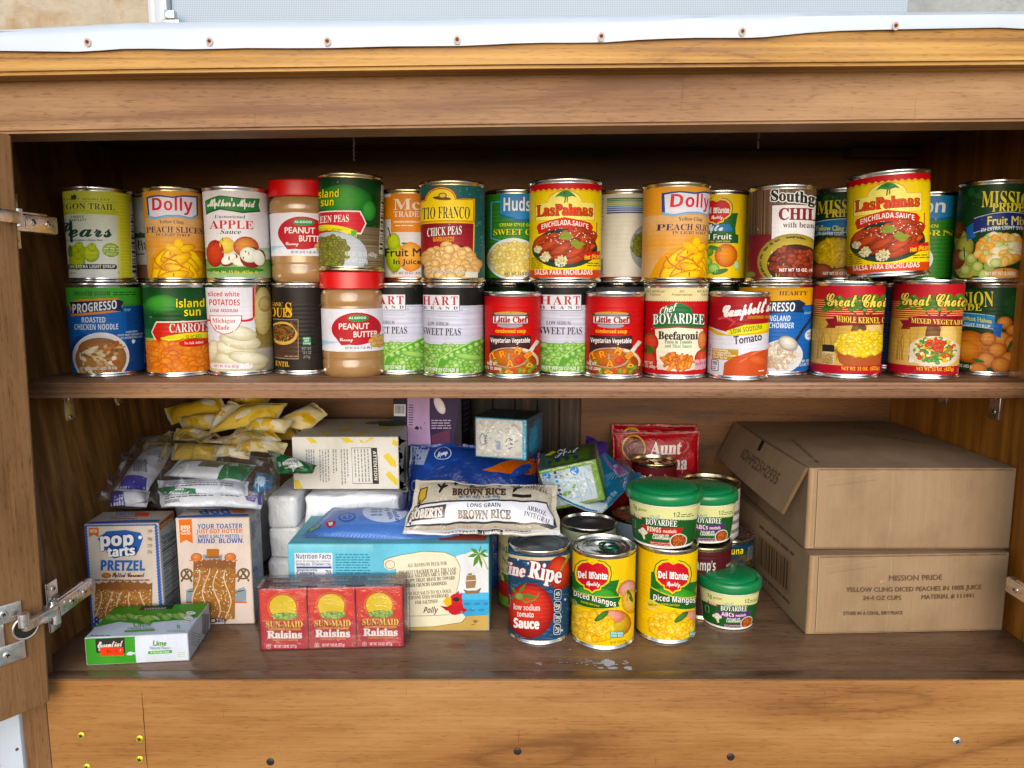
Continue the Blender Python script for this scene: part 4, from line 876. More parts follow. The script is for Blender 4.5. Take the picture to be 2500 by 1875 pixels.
def delmonte(a, x, y, k, txt='Del Monte'):
    """red shield with a yellow edge"""
    for g, c in ((1.12, '1f6a2c'), (1.06, 'f0d020'), (.94, 'c4202c')):
        a.p([(x+k*g*dx, y+k*g*dy) for dx, dy in ((0, -.78), (.28, -.92), (.62, -.86), (.92, -.6), (1.0, -.2), (.9, .25), (.62, .5), (.5, .52), (.46, .72), (.2, .78), (0, .95), (-.2, .78), (-.46, .72), (-.5, .52), (-.62, .5), (-.9, .25), (-1.0, -.2), (-.92, -.6), (-.62, -.86), (-.28, -.92))], c)
    a.e(x, y-k*1.05, k*.12, k*.2, 'f0d020', n=10); a.e(x-k*.18, y-k*.96, k*.14, k*.07, 'f0d020', a=.6, n=8); a.e(x+k*.18, y-k*.96, k*.14, k*.07, 'f0d020', a=-.6, n=8)
    a.t('Del Monte', x, y+k*.1, k*.42, 'f', 'f4f0ee', w=k*1.8, o='8a1018', ow=k*.03); a.t('Del Monte', x, y+k*.1, k*.42, 's', 'f4f0ee', w=k*1.72); a.t('Quality', x+k*.05, y+k*.5, k*.24, 'c', 'f4e8e4', w=k*.78, o='f4e8e4', ow=k*.012)
def a_mixedfruit(R, h):
    a = lab(R, h, 'e6c81c', 1680, 1672, 225, 150, 820); a.p([(1400, 330), (1826, 288), (1810, 420), (1822, 545), (1400, 560)], 'd8c81c'); a.p([(1400, 340), (1818, 298), (1802, 420), (1814, 538), (1400, 550)], '1f5c24'); delmonte(a, 1662, 290, 108)
    a.p([(1400, 400), (1760, 388), (1790, 445), (1400, 460)], '1f74ac'); a.t('Lite', 1640, 440, 52, 'c', 'e8f0f4', w=150, o='e8f0f4', ow=2); a.r(1400, 470, 1826, 540, '1c5424'); a.t('Mixed Fruit', 1778, 510, 42, 's', 'f0f0ec', w=330, al='r'); a.t('FRUIT IN EXTRA LIGHT SYRUP', 1770, 534, 14, 's', 'd8cc30', w=260, al='r')
    a.e(1740, 640, 84, 96, 'b0480c', 'e8982e'); a.e(1600, 610, 50, 40, '3a7a24', '8cb84c'); a.e(1660, 580, 50, 18, '3c7c2c', a=.4)
    for x, y, r_ in ((1600, 690, 42), (1590, 750, 46), (1652, 745, 44)): a.e(x, y, r_, r_, '5a9a2c', 'b4dc74')
    a.e(1700, 770, 60, 20, '2c7028', a=-.3); a.e(1820, 720, 24, 40, '9cbc6c', 'd0e0a4'); return a
def a_chili(R, h):
    a = lab(R, h, '5c1a22', 318, 300, 242, 160, 820); a.r(-300, 160, 900, 490, '6a5040', '54402f'); R_ = random.Random(4)
    for i in range(40): x = R_.uniform(70, 560); a.r(x, 160, x+R_.uniform(2, 6), 490, R_.choice(('7c6250', '4a3628', '80685a')))
    for x in (112, 184, 330): a.r(x, 160, x+4, 490, '2a1d14')
    a.r(-300, 490, 900, 820, '6a1a24', '7c1f2a'); a.r(250, 280, 900, 830, 'e2e0e4'); a.t('Southgate', 236, 262, 78, 'b', '18181a', w=440, al='l', sl=-20, o='f0f0f0', ow=10); a.t('Southgate', 236, 262, 78, 'b', '1c1c1e', w=440, al='l', sl=-20, o='1c1c1e', ow=2.5)
    a.t('CHILI', 294, 388, 84, 'b', '7a1a2c', w=310, al='l', o='7a1a2c', ow=2); a.t('with beans', 328, 446, 40, 'b', '4c2024', w=240, al='l')
    a.e(400, 700, 250, 210, '8a7a2c', 'c0aa48', n=34); a.e(420, 720, 200, 150, '3a1c10', n=28)
    for i in range(46): t = R_.uniform(1.2, 3.9); a.e(400+226*math.cos(t), 700-182*math.sin(t), R_.uniform(6, 14), R_.uniform(4, 8), '4a4420', a=R_.uniform(-1, 1), n=7)
    a.pile(52, 430, 710, 180, 120, 30, [('4a140c', '9a3420'), ('3c1009', '84281a'), ('5a1c10', 'a84a2e')], .65, 3); a.e(100, 795, 40, 24, '5a6830', '8a9850'); a.t('NET WT 15 OZ. (425g)', 306, 774, 24, 's', 'f2ece8', w=290, al='l'); return a
def mission(R, h, ct, cb, hw, yt, yb):
    a = lab(R, h, '123a1a', ct, cb, hw, yt, yb); R_ = random.Random(9)
    for i in range(26): a.e(R_.uniform(ct-hw, ct+hw), R_.uniform(yt, yb), R_.uniform(20, 60), R_.uniform(14, 40), R_.choice(('1a4c22', '0e3016', '1f5a2a')), a=R_.uniform(-1, 1), n=9)
    return a
def ribbon(a, x0, x1, y, hh, c, e, arc=26, tail=True):
    if tail: a.p([(x0-52, y+10), (x0+6, y-hh*.3), (x0+18, y+hh*.8), (x0-46, y+hh*1.1)], e)
    a.rb(x0, x1, y, hh+10, 'c8d8e8', arc=arc, n=12); a.rb(x0, x1, y, hh, c, arc=arc, n=12)
def a_cling(R, h):
    a = mission(R, h, 790, 775, 248, 130, 795); a.t('MISSION', 566, 294, 100, 'b', 'e6d050', w=440, al='l', sl=-6, o='1a3010', ow=3); a.t('PRIDE', 636, 322, 60, 'b', 'e6d050', w=240, al='l', o='1a3010', ow=2)
    a.e(700, 600, 190, 130, '4a3a14', n=26); a.e(720, 600, 176, 120, 'a88414', 'd8bc3c', n=26); a.pile(30, 720, 600, 150, 90, 46, [('b08c14', 'dcc03c'), ('a47c10', 'd0b034')], .4, 3); ribbon(a, 470, 1100, 410, 100, '1f6ca8', '185488', 20); a.t('Yellow Cling Slices', 556, 428, 40, 'p', 'd8d864', w=340, al='l', sl=-12, o='d8d864', ow=1); a.t('IN EXTRA LIGHT SYRUP', 578, 464, 26, 's', 'dce6ee', w=310, al='l', sl=-10)
    a.e(610, 740, 100, 60, '5a2018', 'a85a3c'); a.e(780, 760, 90, 40, '6a3018', 'b8743c'); a.t('NET WT 15 OZ (425g)', 632, 772, 24, 's', 'e6e2da', w=240, al='l'); return a
def a_fruitmp(R, h):
    a = mission(R, h, 1830, 1795, 250, 95, 795); a.t('MISSION', 1756, 272, 118, 'b', 'eadb50', w=420, al='l', sl=-10, o='14280e', ow=4); a.t('PRIDE', 1832, 300, 62, 'b', 'eadb50', w=230, al='l', o='14280e', ow=3)
    for x, y, rx, ry, c, d in ((1600, 480, 60, 60, '9a8424', 'd4c252'), (1590, 420, 40, 70, '5a2016', '9c4026'), (1640, 560, 70, 90, '7c7c24', 'c4c05c'), (1660, 710, 90, 90, 'a88a2c', 'e0cc6c'), (1590, 650, 60, 80, '6a2416', 'a8482c'), (1940, 780, 140, 60, 'a8602c', 'dca860')): a.e(x, y, rx, ry, c, d, n=18)
    for i in range(16): t = i; a.e(1640+ (i*47 % 230), 620+(i*61 % 160), 42, 42, '7c9030', 'd0d688', n=12)
    a.e(1900, 590, 180, 120, 'b89038', 'd8b868', n=26); a.pile(46, 1905, 580, 165, 110, 40, [('d8861c', 'f4ba58'), ('d8cc98', 'f4eed2'), ('94a84a', 'd4dc98'), ('d09a34', 'f0ce84')], .8, 4); a.l([(1640, 560), (1646, 640)], 8, '3a2410'); a.l([(1706, 350), (1670, 420)], 8, '3a2410')
    ribbon(a, 1706, 2200, 400, 104, '1c2c74', '2463ac', 40); a.t('Fruit Mix', 1800, 398, 62, 'p', 'ece07c', w=280, al='l', o='ece07c', ow=1.6); a.t('IN EXTRA LIGHT SYRUP', 1760, 446, 28, 's', 'e6ecf2', w=340, al='l', arc=12, sl=4); a.t('NET WT 15 OZ (425g)', 1800, 776, 26, 's', 'efe8dc', w=220, al='l'); return a
def a_apricot(R, h):
    a = mission(R, h, 1840, 1790, 245, 840, 1515); a.t('MISSION', 1872, 998, 118, 'b', 'eadb50', w=430, al='r', sl=8, o='14280e', ow=4); a.t('PRIDE', 1786, 1026, 56, 'b', 'eadb50', w=240, al='r', o='14280e', ow=3)
    a.e(1690, 1320, 160, 130, 'a8521c', 'd88838', n=26); a.e(1660, 1350, 110, 80, 'c06a20', 'eca044')
    for x, y, r_ in ((1950, 1120, 52), (2010, 1180, 46), (1930, 1250, 60), (2010, 1280, 60), (1900, 1340, 62), (1985, 1410, 60), (1820, 1420, 66), (1925, 1460, 66), (1760, 1500, 60), (2030, 1340, 40), (1830, 1250, 56)): a.e(x, y, r_*1.1, r_, '9a4a18', 'e29a50', n=16)
    a.e(1990, 1300, 12, 46, '2f5a24', a=.4); a.e(1760, 1428, 50, 12, '3a6a2c', a=.2); ribbon(a, 1400, 1880, 1120, 100, '2384bc', '1f6ca8', 20, False); a.p([(1876, 1120), (1938, 1130), (1922, 1240), (1868, 1222)], '1f62ac'); a.t('Apricot Halves', 1858, 1112, 36, 'p', 'e6e070', w=240, al='r', sl=-14, o='e6e070', ow=1); a.t('IN LIGHT SYRUP', 1850, 1156, 28, 's', 'e6eef2', w=260, al='r', sl=-10); a.t('NET WT 15 OZ (425 g)', 1718, 1492, 24, 's', 'efe8dc', w=220, al='r'); return a
def a_hart(R, h):
    a = lab(R, h, 'c6c8dc', 1505, 1512, 222, 868, 1525); a.r(700, 862, 2400, 1004, '131414'); R_ = random.Random(5)
    for i in range(18): y = R_.uniform(1010, 1240); a.r(R_.uniform(1250, 1500), y, R_.uniform(1550, 1760), y+R_.uniform(5, 14), R_.choice(('d0d2e4', 'bcbfd4', 'c9cce0')))
    a.r(1282, 920, 1550, 1046, '3c3c44'); a.r(1286, 924, 1546, 1042, 'dfe0ea'); a.t('HART', 1410, 1000, 66, 'b', 'b02a34', w=254, xs=.9, tr=.12); a.t('BRAND', 1412, 1034, 24, 'b', '2c2c38', w=250, tr=.55); a.e(1564, 1038, 8, 8, '50505c', hole=.7)
    a.t('LOW SODIUM', 1396, 1156, 28, 'b', '34343c', w=150); a.t('SWEET PEAS', 1420, 1230, 54, 'b', '24242c', w=280); a.r(700, 1300, 2400, 1530, '6a9a4a', '93b47c'); a.pile(110, 1500, 1420, 235, 100, 25, [('3f8424', 'aed67c'), ('4a8c2c', 'b8dc8c'), ('387a20', '9ccc68')], 1, 6, box=True)
    a.p([(1395, 1470), (1420, 1400), (1520, 1340), (1640, 1280), (1730, 1256), (1730, 1300), (1600, 1350), (1480, 1420), (1420, 1490)], '5a9c38')
    for i in range(7): a.e(1450+i*44, 1400-i*19, 20, 20, '58a038', 'c0e294', n=12)
    a.l([(1392, 1476), (1410, 1410), (1500, 1345), (1640, 1278), (1735, 1252)], [3, 8, 10, 9, 4], 'a8d274'); a.e(1620, 1400, 120, 26, '549434', 'a8d274', a=.2, n=20); a.t('NET WT 15 OZ (425 g)', 1426, 1508, 26, 's', 'e2e6ee', w=240); return a
def a_chef(R, h):
    a = lab(R, h, 'c01a18', 180, 178, 205, 938, 1530); a.r(-300, 938, 900, 1000, 'a8161a', 'c01a18'); a.e(165, 1075, 140, 24, '3a3a40', n=24); a.e(165, 1068, 118, 18, 'c89a40', n=22)
    a.e(160, 1155, 92, 18, '9a9aa4', n=22); a.p([(58, 1066), (272, 1066), (262, 1110), (70, 1110)], '8a8a92'); a.r(34, 1080, 292, 1146, '50141a'); a.r(40, 1086, 286, 1140, 'ecebee'); a.t('Little Chef', 163, 1134, 44, 'b', 'c01a24', w=236, o='7a1018', ow=2)
    a.t('condensed soup', 164, 1212, 28, 's', 'e8c030', w=218); a.rr(12, 1232, 310, 1380, 12, '3c1418'); a.t('Vegetarian Vegetable', 162, 1288, 36, 's', 'f2f0ee', w=286)
    a.e(190, 1440, 178, 120, 'd8c9a0', 'e8dcc0', n=30); a.r(-300, 1470, 900, 1530, '7c3018'); a.e(190, 1450, 164, 108, '8a3a14', 'b85a20', n=28); R_ = random.Random(4)
    a.pile(26, 180, 1460, 150, 80, 22, [('8a5a18', 'c08a34'), ('a02c14', 'd0502c'), ('5a6a1c', '8c9a3c')], .8, 3); a.e(150, 1400, 140, 78, 'a8a294', n=26); a.e(150, 1400, 132, 71, '9c4c18', 'bc6c28', n=26); a.l([(280, 1390), (330, 1320), (360, 1280)], [40, 26, 30], 'd8d4cc')
    for ch, x, y, r_ in (('I', 52, 1415, .4), ('R', 112, 1400, .3), ('H', 205, 1370, -.5), ('B', 268, 1400, -.9), ('A', 160, 1470, 0)): a.t(ch, x, y, 52, 's', 'f0982c', rot=r_, o='a85410', ow=4)
    a.e(220, 1420, 30, 24, 'a82014', 'd8442c'); a.e(60, 1440, 18, 16, '6a7a24', '9aa848'); a.e(150, 1512, 30, 12, 'e0a848', hole=.5); a.e(300, 1462, 22, 14, 'e0a848', hole=.5); a.tl(['NET WT', '10.75 OZ (304g)'], 30, 1464, 22, 's', 'e8e0d8', 1.6, xs=.6); return a
def a_beef(R, h):
    a = lab(R, h, 'b81c22', 1332, 1320, 235, 862, 1520); a.r(600, 862, 2200, 945, 'e2d8a8'); a.p([(1070, 940)]+[(1070+i*9, 958+(8 if i % 2 else 0)) for i in range(62)]+[(1630, 940)], 'e2d8a8')
    for x, t0, t1 in ((1184, 'NO Artificial', 'Flavors'), (1374, 'NO', 'Preservatives'), (1545, 'NO Artificial', 'Colors')): a.t(t0, x, 898, 18, 's', '8a5a3c', xs=.85); a.t(t1, x, 922, 18, 's', '8a5a3c', xs=.85)
    a.p([(1172, 1165), (1166, 1075), (1220, 1050), (1290, 990), (1370, 975), (1440, 1010), (1450, 1050), (1530, 1062), (1540, 1165), (1350, 1150)], '1c6a34'); a.t('Chef', 1268, 1052, 52, 's', 'eef2ec', w=116, sh=.25, sl=18, o='1c6a34', ow=3); a.t('BOYARDEE', 1352, 1142, 76, 'b', 'f2f4f0', w=366, arc=14, o='12502a', ow=5)
    for i in range(9): t = math.pi*(i/8); a.p([(1350, 1330), (1350+190*math.cos(t-.08), 1330-170*math.sin(t-.08)), (1350+190*math.cos(t+.08), 1330-170*math.sin(t+.08))], 'ecd890') if 0 < i < 8 else None
    a.p([(1184, 1176), (1350, 1160), (1528, 1176), (1516, 1480), (1204, 1484)], 'e8e2cc'); a.t('Beefaroni', 1350, 1250, 58, 'b', '2c1c16', w=284, o='2c1c16', ow=1.5); a.t('Pasta in Tomato', 1352, 1280, 28, 'b', '2f7a48', w=194); a.t('and Meat Sauce', 1352, 1312, 28, 'b', '2f7a48', w=192)
    for x, y in ((1150, 1280), (1140, 1420), (1530, 1400)): a.e(x, y, 62, 74, '96200e', 'd8543a'); a.e(x, y-60, 30, 9, '4a6a24')
    a.e(1520, 1260, 30, 70, 'b85a2c', 'd88c50'); a.e(1150, 1330, 40, 20, '3a6a24', a=.5); a.e(1345, 1462, 150, 30, 'd8d0c4'); a.pile(34, 1345, 1420, 108, 62, 34, [('a84a10', 'e89a3c'), ('b85414', 'f0a84c'), ('9c3c0c', 'd8782c')], .42, 3)
    for i, x in enumerate((1486, 1520, 1548)): a.rr(x-16, 1405, x+14, 1485, 10, 'd8a0b0'); a.t('250' if i == 0 else '11', x-1, 1450, 20, 's', '8a1c34', w=24)
    a.tl(['NET WT', '15 OZ (425g)'], 1140, 1450, 22, 's', 'f0e4e0', 1.25, xs=.55); return a
def a_tomato(R, h):
    a = lab(R, h, 'd8d8e6', 1793, 1778, 222, 925, 1540); a.p([(1200, 920), (2400, 920), (2400, 1090), (2000, 1160), (1800, 1215), (1600, 1170), (1200, 1110)], '9c1820'); a.p([(1500, 1130), (1600, 1180), (1720, 1222), (2000, 1170), (2400, 1080), (2400, 1120), (2000, 1205), (1720, 1228), (1640, 1225), (1500, 1150)], 'dcae2c'); a.p([(1700, 1190), (1830, 1140), (2010, 1125), (2010, 1180), (1850, 1205), (1720, 1222)], 'e8da3c')
    a.l([(1640, 1100), (1700, 1080), (1760, 1120), (1720, 1160)], [18, 26, 22, 8], 'c84048'); a.t("Campbell's", 1838, 1060, 92, 'c', 'f0ecec', w=340, sl=24, o='f0ecec', ow=4); a.t('CONDENSED SOUP', 1850, 1092, 22, 's', 'd8a838', w=170, al='l'); a.t('LOW SODIUM', 1846, 1192, 36, 's', '4a7a2c', w=230, rot=.17); a.t('Tomato', 1856, 1276, 62, 'p', '26242c', w=204, rot=.17, sh=.12, o='26242c', ow=1.4)
    a.r(1598, 1332, 1790, 1418, 'b8902c'); a.tl(['Full Serving', 'of Vegetables', 'No High Fructose', 'Corn Syrup'], 1604, 1350, 16, 's', 'f0ead8', 1.2, al='l', xs=.85); a.p([(1680, 1540), (1690, 1440), (1760, 1390), (1880, 1345), (2200, 1310), (2200, 1540)], 'c05028'); a.l([(1800, 1430), (1900, 1360), (1960, 1340)], [6, 14, 4], 'd87850'); a.e(1930, 1420, 80, 40, 'b84a22', 'd4683c', a=.4)
    a.rr(1592, 1420, 1648, 1512, 12, '34343c'); a.rr(1597, 1425, 1643, 1507, 10, 'dcdce8'); a.t('90', 1620, 1464, 30, 's', '24242c', w=34); a.fine(1602, 1474, 1638, 1500, 2, '34343c'); a.fine(1562, 1300, 1596, 1400, 8, '8a8a98'); a.fine(1935, 1490, 1995, 1512, 1, 'e8d8d0'); return a
def greatchoice(R, h, veg=False):
    ct, cb, hw, yt, yb, dx = (812, 775, 262, 848, 1545, 0) if not veg else (1385, 1335, 265, 818, 1545, 540)
    a = lab(R, h, 'c09a44', ct, cb, hw, yt, yb); oy = -20 if veg else 0
    a.r(ct-900, 830+oy*2, ct+900, 1130, 'b8202c')
    for i in range(9): a.r(ct-900, 960+i*17, ct+900, 966+i*17, 'e0b860'); 
    a.r(ct-900, 1105, ct+900, 1480, 'c49a44', 'd8b468'); R_ = random.Random(3)
    for i in range(9): x = R_.uniform(ct-240, ct-60); a.l([(x, 1440), (x+R_.uniform(-20, 20), 1280), (x+R_.uniform(-60, 60), 1160)], [7, 5, 2], 'a8843a')
    a.e(dx+880, 1240, 60, 130, '5c3a20', '7c5430'); a.e(dx+985, 1230, 60, 110, 'd8b468', 'e0c480')
    a.l([(dx+890, 1180), (dx+910, 1100), (dx+930, 1020)], [40, 22, 10], '5c3a20'); a.l([(dx+905, 1110), (dx+820, 1040)], [14, 7], '5c3a20'); a.l([(dx+920, 1090), (dx+1010, 1030)], [14, 7], '5c3a20')
    for i in range(70): a.e(dx+R_.uniform(640, 1080), R_.gauss(985, 26)+oy, R_.uniform(16, 34), R_.uniform(10, 22), R_.choice(('2f5a1c', '3f7426', '1f4414')), R_.choice(('5c9434', '74a848', '4a7c2c')), n=8)
    a.t('Great Choice', dx+640, 1010+oy, 104, 'c', 'f0d868', w=500, al='l', sl=-6, o='3a2008', ow=6); a.t('Great Choice', dx+640, 1010+oy, 104, 'c', 'f0d868', w=500, al='l', sl=-6, o='f0d868', ow=2)
    a.p([(dx+638, 1112), (dx+712, 1105), (dx+712, 1180), (dx+642, 1184), (dx+660, 1148)], '7c1420'); a.rb(dx+700, dx+1250, 1125, 80, '5c1014', arc=14); a.rb(dx+700, dx+1250, 1122, 74, '84161e', arc=14); a.t('WHOLE KERNEL CORN' if not veg else 'MIXED VEGETABLES', dx+720, 1136+(0 if veg else 2), 46 if not veg else 38, 'b', 'f0d868', w=430, al='l', sl=-8)
    if not veg:
        a.p([(705, 1350), (1100, 1350), (1080, 1450), (1020, 1500), (800, 1500), (740, 1450)], 'a8542c'); a.e(900, 1300, 200, 105, 'c89c28', n=24); a.pile(90, 895, 1300, 180, 95, 26, [('b8901c', 'f2e050'), ('c8a024', 'f6ea70'), ('d0a828', 'eed440')], .85, 5)
        a.rr(618, 1316, 706, 1380, 12, '24221e'); a.rr(616, 1372, 706, 1475, 8, 'd8c49a'); a.pile(30, 660, 1430, 36, 36, 8, [('a07c3c', 'd8bc80'), ('8a6a34', 'c8a868')], 1, 2, box=True)
    else:
        a.e(1425, 1360, 190, 130, 'd8ccb0', 'ece4d0', n=26); a.p([(1250, 1400), (1300, 1450), (1240, 1450)], 'e4e4e8'); a.pile(150, 1428, 1345, 150, 100, 15, [('1f5a20', '5ca050'), ('2c6a24', '78b45c'), ('c88c1c', 'f0cc50'), ('b83018', 'e06038'), ('d0c890', 'f4f0d0'), ('1f5a20', '5ca050')], 1, 8); a.pile(8, 1440, 1300, 60, 50, 28, [('a8281c', 'd84a34')], .5, 3)
    a.r(ct-900, 1475, ct+900, 1560, 'b01c2c'); a.t('NET WT. 15 OZ. (425g)', dx+755, 1512, 28, 'b', 'f0c838', w=270, al='l'); return a
def a_blank(R, h, c, c2): a = Art(-math.pi*R, math.pi*R, 0, h, c); a.r(-math.pi*R, h*.55, math.pi*R, h*.9, c2); a.fine(-30, 5, 30, h*.5, 12, c2); return a
# ---------------------------------------------------------------- tins and jars on the shelf
def tin_profile(R, H, lid=True):
    k = [(0, .0035), (R-.006, .0035), (R-.004, .0008), (R-.001, 0), (R+.0009, .0006), (R+.0012, .0018), (R+.0009, .0030), (R, .0038), (R-.0002, .0046), (R-.0002, H-.0046), (R, H-.0038), (R+.0009, H-.0030), (R+.0012, H-.0018), (R+.0009, H-.0006), (R-.0002, H), (R-.0014, H-.0006), (R-.0022, H-.0045)]
    return k
def lid_profile(R, H): return [(R-.0022, H-.0045), (R-.0050, H-.0049), (R-.0062, H-.0036), (R-.0110, H-.0036), (R-.0118, H-.0043), (R-.0170, H-.0043), (R-.0178, H-.0037), (0, H-.0037)]
def tin(name, label, cat, loc, R, H, art, rz=0, roll=0, metal=None, lidmat=None, group=None, mesh=None, lm=None, tab=None):
    t = thing(name, label, cat, loc, (0, roll, rz), group)
    obj('tin', lathe_mesh('tin', tin_profile(R, H)), metal or TIN, t)
    obj('lid', lathe_mesh('lid', lid_profile(R, H)), lidmat or metal or TIN, t)
    me = mesh or soup_mesh('label', [art.on(Cyl(R+.00025, .0055))])
    if not mesh: me['radius'] = R
    lb = obj('label', me, lm or LABEL, t); k = R/me['radius']; lb.scale = (k, k, 1)
    if tab is not None: pull_tab(t, R, H, *tab)
    return t
def pull_tab(t, R, H, m, ang=0):
    b = bmesh.new(); z = H-.0030; M = Matrix.Rotation(ang, 4, 'Z')
    pts = []
    for k in range(25): a = k*2*math.pi/24; pts.append(M @ Vector((.009*math.cos(a)*(1.25 if math.cos(a) > 0 else 1)-.006, .0085*math.sin(a), z+.002)))
    add_tube(b, pts, .0013, 8, False); add_box(b, -.019, -.006, z-.0004, -.006, .006, z+.0014, .0006, M); add_box(b, -.0005, -.007, z+.001, .002, .007, z+.0024, .0005, M)
    obj('pull_tab', bm_mesh(b, 'pull_tab'), m, t)
def facing(x, y): return -math.atan2(x, y)
def fit_low(xl, xr, yb, z, hm=.055):
    """tin standing on height z: front base pixel row and silhouette width -> centre and radius"""
    xc = (xl+xr)/2; w = xr-xl; th = math.atan((xc-1250)/FPX); f = onZ(xc, yb, z); R = .0375
    for _ in range(6):
        h = Vector((f.x, f.y, 0)); h.normalize(); c = f+h*R
        d = c.y*math.cos(PITCH)-(z+hm-CAMZ)*math.sin(PITCH); R = w*d*math.cos(th)/(2*FPX)
    d = c.y*math.cos(PITCH)-(z+hm-CAMZ)*math.sin(PITCH)
    return Vector(((xc-1250)/FPX*d, c.y, z)), R
def fit_up(xl, xr, z, Y, R=None, hm=.055):
    """tin at depth Y on height z: silhouette -> centre and radius"""
    xc = (xl+xr)/2; th = math.atan((xc-1250)/FPX); d = Y*math.cos(PITCH)-(z+hm-CAMZ)*math.sin(PITCH)
    return Vector(((xc-1250)/FPX*d, Y, z)), R or (xr-xl)*d*math.cos(th)/(2*FPX)
HL = .1105
# --- lower row
def low(fn, name, label, xl, xr, yb, H=HL, spin=0, z=0, mesh=None, group='tins standing on the shelf board', metal=None, dY=0, **kw):
    c, Rr = fit_low(xl, xr, yb, z); R = Rr-.0004
    if dY: c = Vector((c.x*(1+dY/c.y), c.y+dY, c.z))
    art = None if mesh else fn(R*1000, H*1000-11, **kw)
    return tin(name, label, 'can', (c.x, c.y, z), R, H, art, facing(c.x, c.y)+spin, 0, metal, None, group, mesh), c, R
G1, G2 = 'tins in the lower row on the shelf', 'tins stacked in the upper row on the shelf'
L = {}
L[1] = low(a_progresso, 'soup_can', 'wide blue and green roasted chicken noodle soup can at the left end of the shelf', 168.7, 356, 921, group=G1)
L[2] = low(a_carrots, 'vegetable_can', 'dark green sliced carrots can between the blue chicken soup and the white potatoes', 354, 514, 921, group=G1)
L[3] = low(a_potato, 'vegetable_can', 'white sliced potatoes can with red lettering standing on the shelf', 507.6, 668, 918.5, group=G1)
L[4] = low(a_lentil, 'soup_can', 'black organic lentil soup can partly behind the lower peanut butter jar', 668, 820, 916, group=G1)
c4 = L[4][1]
L[6] = low(a_hart, 'pea_can', 'black and lilac sweet peas can half hidden behind the lower peanut butter jar', 905, 1054, 916, spin=-.04, group=G1)
L[7] = low(None, 'pea_can', 'black and lilac sweet peas can standing under the chick peas can', 1033.7, 1182, 924, mesh=[c for c in L[6][0].children if c.name.startswith('label')][0].data, group=G1)
L[9] = low(None, 'pea_can', 'black and lilac sweet peas can between the two red alphabet soup cans', 1305, 1453, 919.5, spin=.35, mesh=[c for c in L[6][0].children if c.name.startswith('label')][0].data, group=G1)
L[8] = low(a_chef, 'soup_can', 'small red vegetarian vegetable soup can left of the middle pea can', 1183, 1320, 926, H=.1005, spin=0, group=G1)
L[10] = low(None, 'soup_can', 'small red vegetarian vegetable soup can beside the red pasta can', 1428, 1571, 927, H=.1005, spin=-.03, mesh=[c for c in L[8][0].children if c.name.startswith('label')][0].data, group=G1)
L[11] = low(a_beef, 'pasta_can', 'red and cream canned pasta in meat sauce with a green name arch', 1569, 1726, 927, group=G1)
L[12] = low(a_tomato, 'soup_can', 'small red and white low sodium tomato soup can at the front of the shelf', 1728, 1877, 930, H=.1005, group=G1)
L[13] = low(a_progresso, 'soup_can', 'wide blue clam chowder can with a yellow band behind the tomato soup', 1797, 1980, 918, clam=True, group=G1)
L[14] = low(greatchoice, 'vegetable_can', 'red and tan whole kernel corn can with a tree on its label', 1980, 2155, 925, H=.1125, group=G1)
L[15] = low(greatchoice, 'vegetable_can', 'red and tan mixed vegetables can with a tree on its label', 2170, 2347, 926, H=.1145, veg=True, group=G1)
L[16] = low(a_apricot, 'fruit_can', 'dark green apricot halves can at the right end of the lower row', 2326, 2488, 918, group=G1)
def behind(name, label, px, Y, c, c2, H=HL, R=.0365):
    p = onY(px, 800, Y); return tin(name, label, 'can', (p.x, Y, 0), R, H, a_blank(R*1000, H*1000-11, c, c2), facing(p.x, Y), 0, None, None, 'tins mostly hidden in the second row')
behind('hidden_can', 'dark green can mostly hidden behind the left red alphabet soup', 1240, 1.0, '14361c', '1c4a26')
behind('hidden_can', 'pale blue grey can mostly hidden behind the right red alphabet soup', 1508, 1.0, '8896a8', '9aa8b8')
behind('hidden_can', 'dark green can mostly hidden behind the tomato soup', 1765, 1.0, '14402a', '1c5434')
behind('hidden_can', 'cream can mostly hidden between the lentil soup and the jar below the green peas', 830, .985, 'c8bf9c', 'd8d0b0')
behind('hidden_can', 'navy blue can mostly hidden between the corn and the mixed vegetables', 2166, .985, '16264e', '1b4f96')
